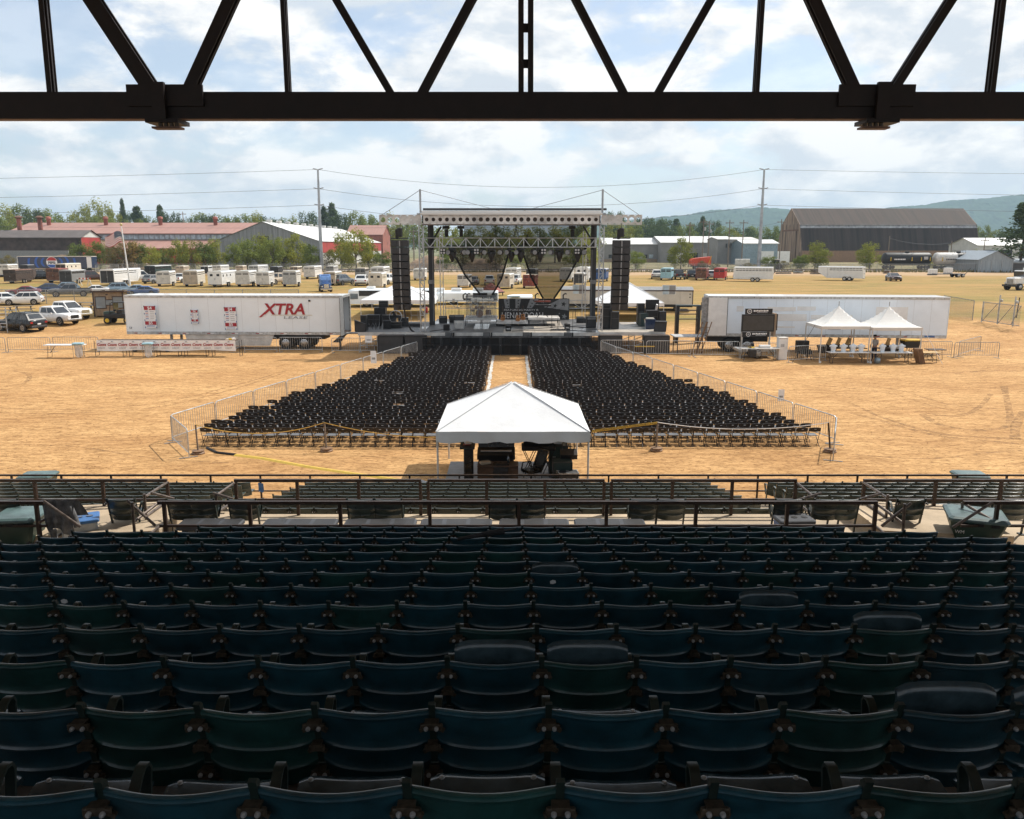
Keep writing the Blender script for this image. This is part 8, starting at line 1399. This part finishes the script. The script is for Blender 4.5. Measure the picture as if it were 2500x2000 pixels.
# metal shed at right
Y = 205; x0, x1 = P3(2388, 660, Y).x, P3(2472, 660, Y).x; t, rf_, W_, D_, ze, zr = hall('metal_shed', 'blue grey metal shed with gabled front at right', 'shed', x0, x1, Y, Y+16, P3(2430, 634, Y).z, P3(2430, 612, Y).z, 'shed_metal', 'shed_metal', 'y', 'shed_metal'); [B().b2(-W_+.6+2.6*k, -W_+2.9+2.6*k, -.06, -.002, .1, ze-.3).make('front_panel', 'shed_metal', t) for k in range(3)]; [B().b2(-W_+.45+2.6*k, -W_+.55+2.6*k, -.1, -.002, 0, ze-.2).make('panel_post', 'galv', t) for k in range(4)]
hall('metal_shed', 'dark lean-to shed at the right edge behind the trucks', 'shed', x1+.3, x1+14, Y+1, Y+12, P3(2480, 640, Y).z, P3(2480, 632, Y+5).z, 'wall_grey', 'shed_metal')
# ================================================================ rail line
def tank_car(px0, px1, lab, white=False):
    Y = 217; g_ = G(Y)+.45; x0, x1 = P3(px0, 650, Y).x, P3(px1, 650, Y).x; L = x1-x0; t = thing('tank_car', lab, 'tank car', ((x0+x1)/2, Y, g_), 0, 'tank cars'); r_ = 1.55; zc_ = 1.15+r_
    def cyl(a, c, m, cap0=False, cap1=False):
        pr = ([(.001, a-.0), (r_*.6, a+.12), (r_*.92, a+.45), (r_, a+.8)] if cap0 else [(r_, a)])+([(r_, c-.8), (r_*.92, c-.45), (r_*.6, c-.12), (.001, c)] if cap1 else [(r_, c)]); B().lathe(pr, 20, (0, 0, zc_), 'x', False).make('tank', m, t, True)
    if white: cyl(-L/2, -L*.06, 'white_dirty', True); cyl(-L*.06, L*.2, 'black'); cyl(L*.2, L/2, 'white_dirty', False, True)
    else: cyl(-L/2, L/2, 'black', True, True)
    B().b2(-L*.52, L*.52, -.6, .6, .95, 1.12).make('frame', 'black', t); B().lathe([(.001, 0), (.6, 0), (.6, .35), (.001, .4)], 12, (0, 0, zc_+r_-.05)).make('dome', 'charcoal', t); b = B(); [b.bar((-1.4, s*.7, zc_+r_+.55), (1.4, s*.7, zc_+r_+.55), .06) for s in (-1, 1)]; [b.bar((q, s*.7, zc_+r_-.3), (q, s*.7, zc_+r_+.55), .05, .05, (0, 1, 0)) for q in (-1.4, 1.4) for s in (-1, 1)]; b.bar((-1.4, -.7, zc_+r_+.55), (-1.4, .7, zc_+r_+.55), .06); b.bar((1.4, -.7, zc_+r_+.55), (1.4, .7, zc_+r_+.55), .06); b.make('platform_rail', 'charcoal', t)
    for q in (-L*.36, L*.36):
        B().b2(q-1.3, q+1.3, -1.0, 1.0, .45, .75).make('truck_frame', 'charcoal', t); [B().lathe([(.001, -.08), (.46, -.08), (.46, .08), (.001, .08)], 14, (q+s*.85, y, .46), 'y').make('wheel', 'rail_steel', t, True) for s in (-1, 1) for y in (-.75, .75)]
    for k, q in enumerate((-.38, .05, .24, .42)): B().b2(L*q, L*q+.18, -r_-.03, -r_+.15, zc_-.6, zc_+.35).make('reflector', 'yellow', t)
    pm = 'print_white' if not white else 'print_black'
    for k in range(7): B().b2(-L*.30+.42*k, -L*.30+.28+.42*k, -r_*1.0-.02, -r_*.9, zc_-.35, zc_-.02).make('car_lettering', pm, t)
    for k in range(5): B().b2(L*.30+.0*k, L*.38, -r_-.02, -r_*.9, zc_-.2+.15*k, zc_-.12+.15*k).make('car_lettering', pm, t) if not white else None
tank_car(2152, 2271, 'black railway tank car behind the right field fence'); tank_car(2277, 2397, 'white railway tank car with a black centre band', True)
for y in (216.3, 217.7): tag(B().b2(-400, 400, y-.04, y+.04, G(y)+.25, G(y)+.45).make('rail', 'rail_steel'), 'steel railway rail beyond the fence, '+('nearer' if y < 217 else 'farther')+' one', 'rail', 'railway rails')
struct(B().loft([[(x, 213.5, G(213)-.05), (x, 220.5, G(213)-.05), (x, 219, G(213)+.26), (x, 215, G(213)+.26)] for x in (-400, 400)]).make('ballast', 'gravel'))
# ================================================================ fences
def clfence(label, pts, h_, step=3.0, rails=True):
    t = thing('chain_link_fence', label, 'fence', (pts[0][0], pts[0][1], G(pts[0][1])), 0, 'chain link fences'); o0 = Vector(t.location); pb, mb, rb = B(), B(), B()
    for a, c in zip(pts, pts[1:]):
        a, c = Vector((*a, G(a[1]))), Vector((*c, G(c[1]))); n = max(1, int((c-a).length/step))
        for i in range(n+1): q = a+(c-a)*i/n-o0; pb.tube(q, q+Vector((0, 0, h_)), .04, 5)
        mb.add([a-o0, c-o0, c-o0+Vector((0, 0, h_)), a-o0+Vector((0, 0, h_))], [(0, 1, 2, 3)]); rb.tube(a-o0+Vector((0, 0, h_)), c-o0+Vector((0, 0, h_)), .03, 5)
    stuff(pb.make('posts', 'galv_dark', t)); mb.make('mesh', 'chain_link', t); rb.make('top_rail', 'galv_dark', t)
clfence('long chain link fence along the far side of the field', [(-190, 206), (190, 206)], 2.0); clfence('chain link fence behind the left parked cars', [(-62, 93), (-24, 93)], 1.6); clfence('chain link fence right of the white trailer', [(P3(2300, 770, 84).x, 84), (P3(2375, 770, 80).x, 80)], 1.9)
pg = [P3(px, py, Y).x for px, py, Y in ((2375, 770, 80), (2398, 770, 79), (2425, 774, 77), (2452, 776, 75.5), (2464, 776, 75))]
t = thing('chain_gate', 'chain link gate with tall posts standing open in the right field', 'gate', (pg[1], 79, G(79)), math.atan2(-4, pg[4]-pg[1])); [B().tube((x, 0, 0), (x, 0, h_), .07, 8).make('post', 'galv', t) for x, h_ in ((0, 1.95), (2.4, 2.7), (4.6, 2.7))]; [[B().tube((a, -.05, z), (c, -.05, z), .03, 6).make('gate_rail', 'galv_dark', t) for z in (.15, 1.9)] for a, c in ((0.1, 2.3), (2.5, 5.6))]; [B().tube((a, -.05, .15), (c, -.05, 1.9), .03, 6).make('gate_brace', 'galv_dark', t) for a, c in ((.2, 2.2), (2.6, 4.4), (4.4, 5.5))]; B().add([(0, -.06, .1), (5.6, -.06, .1), (5.6, -.06, 1.95), (0, -.06, 1.95)], [(0, 1, 2, 3)]).make('mesh', 'chain_link', t); [B().cbox(x+.2, 0, 2.2, .3, .2, .25, .04).make('gate_motor', 'galv', t) for x in (2.4, 4.6)]
p = gp(2481, 776); tag(B().tube((0, 0, 0), (.1, 0, 2.0), .06, 6).make('stake', 'rust_dark', None, False, p), 'lone rusty stake right of the gate', 'stake')
# ================================================================ poles and wires
TP_ = []
for px, pxt, lab in ((785, 776, 'tall steel power pole left of the stage'), (1852, 1866, 'tall steel power pole right of the stage')):
    Y = 226; bs, tp = P3(px, 655, Y), P3(pxt, 414, Y); t = thing('power_pole', lab, 'power pole', (bs.x, Y, G(Y)), 0, 'steel power poles'); d = Vector((tp.x-bs.x, 0, tp.z-G(Y))); B().tube((0, 0, 0), d, .58, 12, .24).make('pole', 'galv_pole', t, True); arms = []
    for py in (414, 461, 501): z = P3(pxt, py, Y).z-G(Y); c_ = d*(z/d.z); [B().tube(c_+Vector((s*.2, 0, 0)), c_+Vector((s*1.3, 0, .25)), .13, 6).make('insulator', 'galv_dark', t) for s in (-1, 1)]; arms.append(c_+Vector((bs.x, Y, G(Y))))
    TP_.append(arms)
ends = []
lz = [P3(0, 396, 226).z, P3(0, 438, 226).z, P3(0, 480, 226).z]; wi = 0
for k in range(3):
    A_, C_ = TP_[0][k], TP_[1][k]; segs = [(Vector((-420, 226, A_.z)), A_, 3.2), (A_, C_, 4.6), (C_, Vector((430, 226, C_.z+(4 if k == 0 else 1))), 3.0)]
    for p, q, sg in segs:
        wi += 1; tag(B().path(sag(p, q, sg, 24), .04, 4).make('power_line', 'wire'), 'power line, '+['top', 'middle', 'lowest'][k]+' strand, '+['left of the left pole', 'between the poles', 'right of the right pole'][(wi-1) % 3], 'wire', 'power lines')
ups = []
for i, (px, pt, pb_) in enumerate(((1681, 543, 640), (1714, 535, 640), (1728, 540, 640), (1777, 537, 640), (1810, 537, 650), (452, 517, 600), (1011, 558, 640), (2166, 576, 650), (2318, 588, 650), (1902, 535, 640), (2399, 580, 640))):
    Y = 255 if i not in (5,) else 320; p, q = P3(px, pb_, Y), P3(px, pt, Y); t = thing('utility_pole', f'wooden utility pole beyond the field, '+['first right of the stage', 'second right of the stage with transformers', 'third right of the stage', 'fourth right of the stage', 'fifth right of the stage', 'among the left roofs', 'left of the stage tower', 'leaning before the barn', 'short one before the barn right half', 'behind the barn left end', 'right of the barn'][i], 'utility pole', (p.x, Y, G(Y)), 0, 'wooden utility poles'); h_ = q.z-G(Y); B().tube((0, 0, 0), (0, 0, h_), .2, 8, .13).make('pole', 'pole_wood', t, True)
    if i not in (7, 8): B().b2(-1.3, 1.3, -.08, .08, h_-1.0, h_-.8).make('crossarm', 'pole_wood', t); [B().lathe([(.001, 0), (.08, 0), (.06, .25), (.001, .28)], 8, (x, 0, h_-.8)).make('insulator', 'grey_light', t) for x in (-1.1, .4, 1.1)]
    if i in (1, 2): B().lathe([(.001, 0), (.32, 0), (.32, .9), (.001, .95)], 10, (.45, 0, h_-3.4)).make('transformer', 'grey_light', t)
    ups.append(Vector((p.x, Y, q.z-.7)))
for i, (a, c, lab) in enumerate(((Vector((-200, 255, ups[0].z)), ups[0], 'left of the first wooden pole'), (ups[0], ups[1], 'first to second wooden pole'), (ups[1], ups[3], 'second to fourth wooden pole'), (ups[3], ups[4], 'fourth to fifth wooden pole'), (ups[4], ups[9], 'fifth pole to the barn pole'), (ups[7], ups[8], 'between the two poles at the barn'))): tag(B().path(sag(a, c, 1.0, 14), .028, 4).make('utility_wire', 'wire'), 'thin utility wire, '+lab, 'wire', 'utility wires')
# ================================================================ small far things
p = gp(1610, 646); t = thing('dump_trailer', 'orange dump trailer body beyond the fence', 'dump trailer', (p.x, 228, G(228)), R(5)); k_ = 228/2000; L = 48*k_; b = B(); b.loft([[(x, -1.2, za), (x, 1.2, za), (x, 1.35, zb2), (x, -1.35, zb2)] for x, za, zb2 in ((-L/2, 1.4, 2.5), (-L/2+.6, 1.1, 3.0), (L/2, 1.3, 3.5))]).make('tub', 'orange_red', t); wheel_set(t, (-1.2, .1, 1.3), -1.0, 1.0, .5); B().b2(-L/2, L/2, -.5, .5, .8, 1.1).make('chassis', 'charcoal', t); B().bar((L/2-.8, -1.4, 1.4), (L/2, -1.4, 3.7), .12).make('strap', 'yellow', t)
p = gp(1792, 650); t = thing('tractor', 'green tractor with a glass cab beyond the right fence', 'tractor', (p.x, 226, G(226)), R(200)); B().cbox(1.1, 0, 1.2, 1.9, .9, .8, .1).make('hood', 'bin_green', t); B().cbox(-.5, 0, 2.0, 1.4, 1.5, 1.4, .1).make('cab', 'glass_dark', t); B().b2(-1.3, .3, -.85, .85, 2.7, 2.85).make('cab_roof', 'white_dirty', t); [B().lathe([(.001, -.22), (.85, -.22), (.9, 0), (.85, .22), (.001, .22)], 18, (-.9, s*.95, .9), 'y').make('rear_wheel', 'tyre', t, True) for s in (-1, 1)]; [B().lathe([(.001, -.15), (.5, -.15), (.5, .15), (.001, .15)], 14, (1.6, s*.8, .5), 'y').make('front_wheel', 'tyre', t, True) for s in (-1, 1)]
p = gp(1747, 648); t = thing('cargo_trailer', 'white cargo trailer beyond the right fence', 'trailer', (p.x, 246, G(246)), R(-15)); B().cbox(0, 0, 1.6, 4.2, 2.0, 2.0, .2).make('body', 'white_dirty', t); wheel_set(t, (-.4, .5), -.95, .95, .36); B().bar((2.1, 0, .6), (3.2, 0, .55), .12).make('tongue', 'charcoal', t)
t = thing('transformer_box', 'grey electrical cabinet beyond the right fence', 'cabinet', (P3(1719, 620, 262).x, 262, G(262))); B().cbox(0, 0, 1.2, 2.6, 1.2, 2.2, .08).make('body', 'charcoal', t); [B().b2(-1.2+.85*k, -.5+.85*k, -.63, -.602, .3, 2.1).make('door', 'grey_mid', t) for k in range(3)]; B().b2(-1.5, 1.5, -.8, .8, 0, .1).make('pad', 'grey_light', t)
for i, (px, py, lab) in enumerate(((2276, 672, 'white block container by the right fence, left one'), (2314, 668, 'white block container by the right fence, right one'))): p = gp(px, py); t = thing('container_tank', lab, 'container', p, 0, 'white containers'); B().cbox(0, 0, .75, 1.7, 1.1, 1.2, .08).make('tank', 'white_paint', t); B().b2(-.85, .85, -.55, .55, 0, .15).make('pallet', 'wood_grey', t); [B().b2(-.8+.4*k, -.76+.4*k, -.57, -.552, .2, 1.3).make('cage_bar', 'galv', t) for k in range(5)]
p = gp(2320, 677); t = thing('flatbed_trailer', 'low dark flatbed trailer near the tank cars', 'trailer', p, R(3)); B().b2(-3.4, 2.6, -1, 1, .6, .75).make('deck', 'charcoal', t); wheel_set(t, (1.0, 2.0), -1.05, 1.05, .38); B().bar((-3.4, 0, .65), (-5, 0, .6), .14).make('tongue', 'charcoal', t); B().bar((2.6, -.9, .7), (3.6, -.9, 1.9), .08).make('ramp', 'charcoal', t)
for i, (px, w_, h_, m_) in enumerate(((1920, 2.6, 1.6, 'charcoal'), (1965, 3.5, .7, 'wood_grey'), (2012, 2.2, .9, 'silver_blue'), (2040, 2.4, 1.1, 'rust_dark'), (2146, 2.2, 1.2, 'charcoal'), (2248, 2.6, .8, 'rust'), (2060, 1.6, 1.9, 'rust_dark'))): p = gp(px, 674); t = thing('pallet_stack', f'low stack of pallets and scrap along the right fence, {ordn(i+1)} listed from the left', 'pallet stack', (p.x, 192+2*(i % 3), G(192)), .2*i, 'stacks along the fence'); n_ = max(2, int(h_/.25)); [B().box(.1*math.sin(3*k+i), 0, .12+h_*k/n_, w_*(.8+.2*math.sin(k+i)), 1.2, h_/n_*.7, .1*math.sin(k*2+i)).make('pallet', m_ if k % 2 else 'wood_grey', t) for k in range(n_)]
for o, l in zip(sorted([o for o in bpy.data.objects if o.name.startswith('pallet_stack')], key=lambda o: o.location.x), ('first', 'second', 'third', 'fourth', 'fifth', 'sixth', 'seventh')): o['label'] = f'low stack of pallets and scrap along the right fence, {l} from the left'
t = thing('gate_panel_stack', 'stack of silver livestock gate panels left of the long white trailer', 'gate panels', (gp(263, 672).x, gp(263, 672).y, G(150)), .2); [[B().bar((-2.4, .15*k, z), (2.4, .15*k, z), .06).make('rail', 'galv', t) for z in (.3, .8, 1.3, 1.8, 2.2)] for k in range(2)]; [B().bar((s*2.4, .07, 0), (s*2.4, .07, 2.25), .07, .07, (0, 1, 0)).make('post', 'galv', t) for s in (-1, 0, 1)]
# ================================================================ trees
tr_ = random.Random(21)
def crown(kind, seed, n_cl, per, leaf):
    r = random.Random(seed); b = B(); cl = []
    for i in range(n_cl):
        while True:
            x, y, z = r.uniform(-1, 1), r.uniform(-1, 1), r.uniform(-1, 1); d = x*x+y*y+z*z
            if .12 < d < 1: break
        if kind == 'tree': c = Vector((x*.36, y*.36, .60+z*.36)); rad = r.uniform(.07, .15)
        elif kind == 'bush': c = Vector((x*.44, y*.44, .46+z*.42)); c.x *= 1-.25*max(0, z); rad = r.uniform(.08, .16)
        else:
            h = (i/n_cl)**.85; zz_ = .10+.88*h; w_ = .24*(1-h)**.8+.02; a = r.uniform(0, 6.28); q = r.uniform(.3, 1); c = Vector((math.cos(a)*w_*q, math.sin(a)*w_*q, zz_)); rad = .045+.05*(1-h)
        cl.append((c, rad))
    for c, rad in cl:
        for _ in range(per):
            d = Vector((r.gauss(0, 1), r.gauss(0, 1), r.gauss(0, 1))).normalized(); p = c+d*rad*r.uniform(.55, 1.1)*Vector((1, 1, .8)).length/1.62
            if p.z < .01: p.z = .01
            u = Vector((r.gauss(0, 1), r.gauss(0, 1), r.gauss(0, .6))).normalized(); v = (d+Vector((0, 0, .35))).cross(u)
            if v.length < .1: continue
            v.normalize(); s = leaf*r.uniform(.6, 1.3); b.add([p-u*s, p+v*s*.55-u*s*.2, p+u*s, p-v*s*.55+u*s*.2], [(0, 1, 2, 3)])
    tb = B(); r2 = .02 if kind != 'conifer' else .013; top = .62 if kind == 'tree' else (.5 if kind == 'bush' else .96); tb.tube((0, 0, 0), (.01, .0, top), r2, 7, r2*.3)
    if kind != 'conifer':
        for c, rad in cl[:9]: tb.tube((0, 0, top*r.uniform(.25, .7)), c, r2*.45, 5, r2*.12)
    return b, tb
VAR = {}
for nm, kind, seed, ncl, per, leaf, lm in (('t1', 'tree', 1, 46, 80, .022, 'leaf_green'), ('t2', 'tree', 2, 40, 85, .022, 'leaf_yellow'), ('t3', 'tree', 3, 50, 75, .020, 'leaf_dark'), ('b1', 'bush', 4, 48, 85, .024, 'leaf_yellow'), ('b2', 'bush', 5, 46, 85, .024, 'leaf_green'), ('b3', 'bush', 6, 40, 85, .024, 'leaf_rust'), ('b4', 'bush', 9, 44, 60, .024, 'leaf_dry'), ('c1', 'conifer', 7, 95, 46, .018, 'leaf_dark'), ('c2', 'conifer', 8, 80, 46, .020, 'leaf_dark')):
    cb_, tb = crown(kind, seed, ncl, per, leaf); VAR[nm] = (cb_.mesh('crown', lm), tb.mesh('trunk', 'bark'), .8 if kind == 'tree' else (.92 if kind == 'bush' else .46))
def tree(px, ptop, pw_, Y, var, label, group, base=None):
    cm, tm, ws = VAR[var]; g_ = G(Y) if base is None else base; top = P3(px, ptop, Y).z; H_ = top-g_; W_ = pw_*Y/2000*1.02; t = thing({'t': 'broadleaf_tree', 'b': 'bushy_tree', 'c': 'conifer_tree'}[var[0]], label, 'tree', (P3(px, 600, Y).x, Y, g_), tr_.uniform(0, 6.28), group); t.scale = (W_/ws, W_/ws, H_/.98); ref('crown', cm, t); ref('trunk', tm, t)
fr_trees = [(195, 586, 60, 'b2'), (240, 580, 50, 'b2'), (275, 590, 50, 'b4'), (300, 570, 80, 'b3'), (335, 584, 60, 'b2'), (367, 597, 40, 'b1'), (392, 600, 40, 'b2'), (432, 580, 56, 'b1'), (462, 580, 50, 'b1'), (492, 582, 56, 'b2'), (525, 576, 50, 'b1'), (575, 585, 50, 'b2'), (600, 575, 60, 'b2'), (632, 566, 60, 'b1'), (662, 570, 60, 'b2'), (690, 576, 60, 'b1'), (722, 562, 62, 'b1'), (755, 588, 46, 'b2'), (795, 612, 40, 'b4'), (832, 560, 64, 'b1'), (868, 552, 86, 'b1'), (898, 585, 50, 'b2'), (935, 610, 50, 'b2'), (1090, 610, 46, 'b2'), (1128, 600, 60, 'b4'), (1210, 596, 60, 'b4'), (1260, 600, 60, 'b2'), (1300, 604, 50, 'b4'), (1405, 596, 60, 'b1'), (1435, 578, 56, 'b1'), (1553, 608, 46, 'b2'), (1664, 574, 64, 'b1'), (1716, 634, 30, 'b4'), (1745, 640, 34, 'b4'), (1830, 640, 40, 'b4'), (1878, 622, 44, 'b2'), (1915, 634, 40, 'b4'), (1960, 618, 36, 'b2'), (1993, 586, 66, 'b1'), (1950, 630, 40, 'b2'), (2127, 588, 62, 'b1'), (2280, 622, 20, 'b1'), (2385, 606, 24, 'b1'), (15, 618, 40, 'b4')]
for i, (px, pt, pw_, v) in enumerate(sorted(fr_trees)): tree(px, pt, pw_, 226+4*((i*7) % 3), v, f'bushy tree along the railway fence, {ordn(i+1)} from the left', 'trees along the railway fence')
bk_trees = [(-10, 520, 60, 't1'), (18, 502, 60, 't2'), (55, 499, 60, 't1'), (85, 498, 50, 't3'), (115, 510, 60, 't1'), (145, 520, 50, 't1'), (180, 522, 50, 't2'), (215, 506, 60, 't2'), (245, 490, 70, 't2'), (272, 500, 56, 't2'), (306, 488, 26, 'c1'), (325, 508, 44, 't3'), (342, 506, 50, 'c2'), (365, 528, 50, 't1'), (398, 503, 36, 'c2'), (428, 508, 44, 't3'), (455, 522, 40, 't3'), (490, 520, 60, 't1'), (512, 513, 50, 't3'), (540, 524, 60, 't1'), (570, 520, 50, 't3'), (600, 522, 56, 't1'), (632, 520, 60, 't2'), (640, 516, 50, 't3'), (668, 524, 50, 't3'), (700, 532, 50, 't1'), (722, 528, 40, 't2'), (752, 506, 46, 't3'), (795, 506, 40, 'c2'), (815, 498, 50, 'c2'), (836, 510, 40, 't3'), (868, 516, 56, 't1'), (895, 525, 50, 't1'), (925, 524, 50, 't1'), (955, 522, 56, 't2'), (980, 528, 46, 't1'), (1010, 530, 60, 't1'), (1050, 548, 60, 't1'), (1090, 552, 60, 't2'), (1130, 556, 60, 't1'), (1175, 552, 70, 't2'), (1220, 550, 70, 't1'), (1265, 552, 70, 't2'), (1310, 554, 70, 't1'), (1355, 552, 70, 't2'), (1400, 552, 70, 't1'), (1440, 548, 60, 't2'), (1426, 512, 22, 't3'), (1477, 508, 24, 't3'), (1500, 506, 46, 't3'), (1510, 540, 70, 't2'), (1545, 540, 60, 't1'), (1575, 522, 50, 't3'), (1600, 524, 56, 't3'), (1625, 528, 60, 't3'), (1650, 536, 40, 'c2'), (1675, 548, 50, 't1'), (1696, 536, 34, 't3'), (1712, 530, 34, 'c2'), (1736, 530, 40, 't3'), (1765, 552, 50, 't1'), (1810, 548, 60, 't3'), (1840, 552, 50, 't1'), (1880, 552, 50, 't1'), (1905, 556, 40, 't3'), (2395, 550, 40, 't1'), (2425, 562, 46, 't1'), (2460, 560, 46, 't3'), (2500, 560, 50, 't1'), (1780, 560, 50, 't2'), (750, 540, 70, 't1'), (440, 540, 60, 't1'), (160, 535, 60, 't3'), (560, 540, 60, 't2'), (660, 540, 60, 't1'), (820, 540, 60, 't1'), (50, 530, 70, 't1'), (110, 532, 70, 't2'), (255, 530, 70, 't1'), (330, 535, 60, 't1'), (1590, 548, 70, 't1'), (1640, 552, 60, 't1')]
for i, (px, pt, pw_, v) in enumerate(sorted(bk_trees)):
    mid_ = 1040 < px < 1460 and pt > 540
    tree(px, pt, pw_*1.15, 300+8*((i*5) % 4) if mid_ else 445+14*((i*5) % 4), v, f'background tree on the skyline, {ordn(i+1)} from the left', 'skyline trees')
tree(2496, 496, 110, 208, 'c2', 'big dark pine cut by the right edge of the picture', 'skyline trees', G(208)+2.5)
# weeds along the fence foot
wr_ = random.Random(4); wb = B()
for i in range(5200):
    x, y = wr_.uniform(-150, 150), wr_.uniform(203, 213); h_ = wr_.uniform(.2, .9)*(1 if x > 20 else .7); a = wr_.uniform(0, 6.28); dx2, dy2 = math.cos(a)*.16, math.sin(a)*.16; g_ = G(y); wb.add([(x-dx2, y-dy2, g_), (x+dx2, y+dy2, g_), (x+wr_.uniform(-.2, .2), y, g_+h_)], [(0, 1, 2)])
stuff(wb.make('weeds', 'leaf_dry'), 'tall dry weeds along the foot of the far fence', 'weeds')
# ================================================================ hazy air
hm = bpy.data.materials.new('haze'); hm.use_nodes = True; ht = hm.node_tree; ht.nodes.clear(); pv = nd(ht, 'ShaderNodeVolumePrincipled'); pv.inputs['Color'].default_value = (0.62, 0.82, 1.0, 1); pv.inputs['Density'].default_value = 0.00014; pv.inputs['Anisotropy'].default_value = .1; ho = nd(ht, 'ShaderNodeOutputMaterial'); ht.links.new(pv.outputs[0], ho.inputs['Volume']); M['haze'] = hm
HAZE = True
if HAZE: stuff(B().b2(-9600, 9600, -900, 9600, -7, 330).make('haze', 'haze'), 'thin summer haze over the whole field', 'haze')
bpy.data.scenes.remove(TMP)
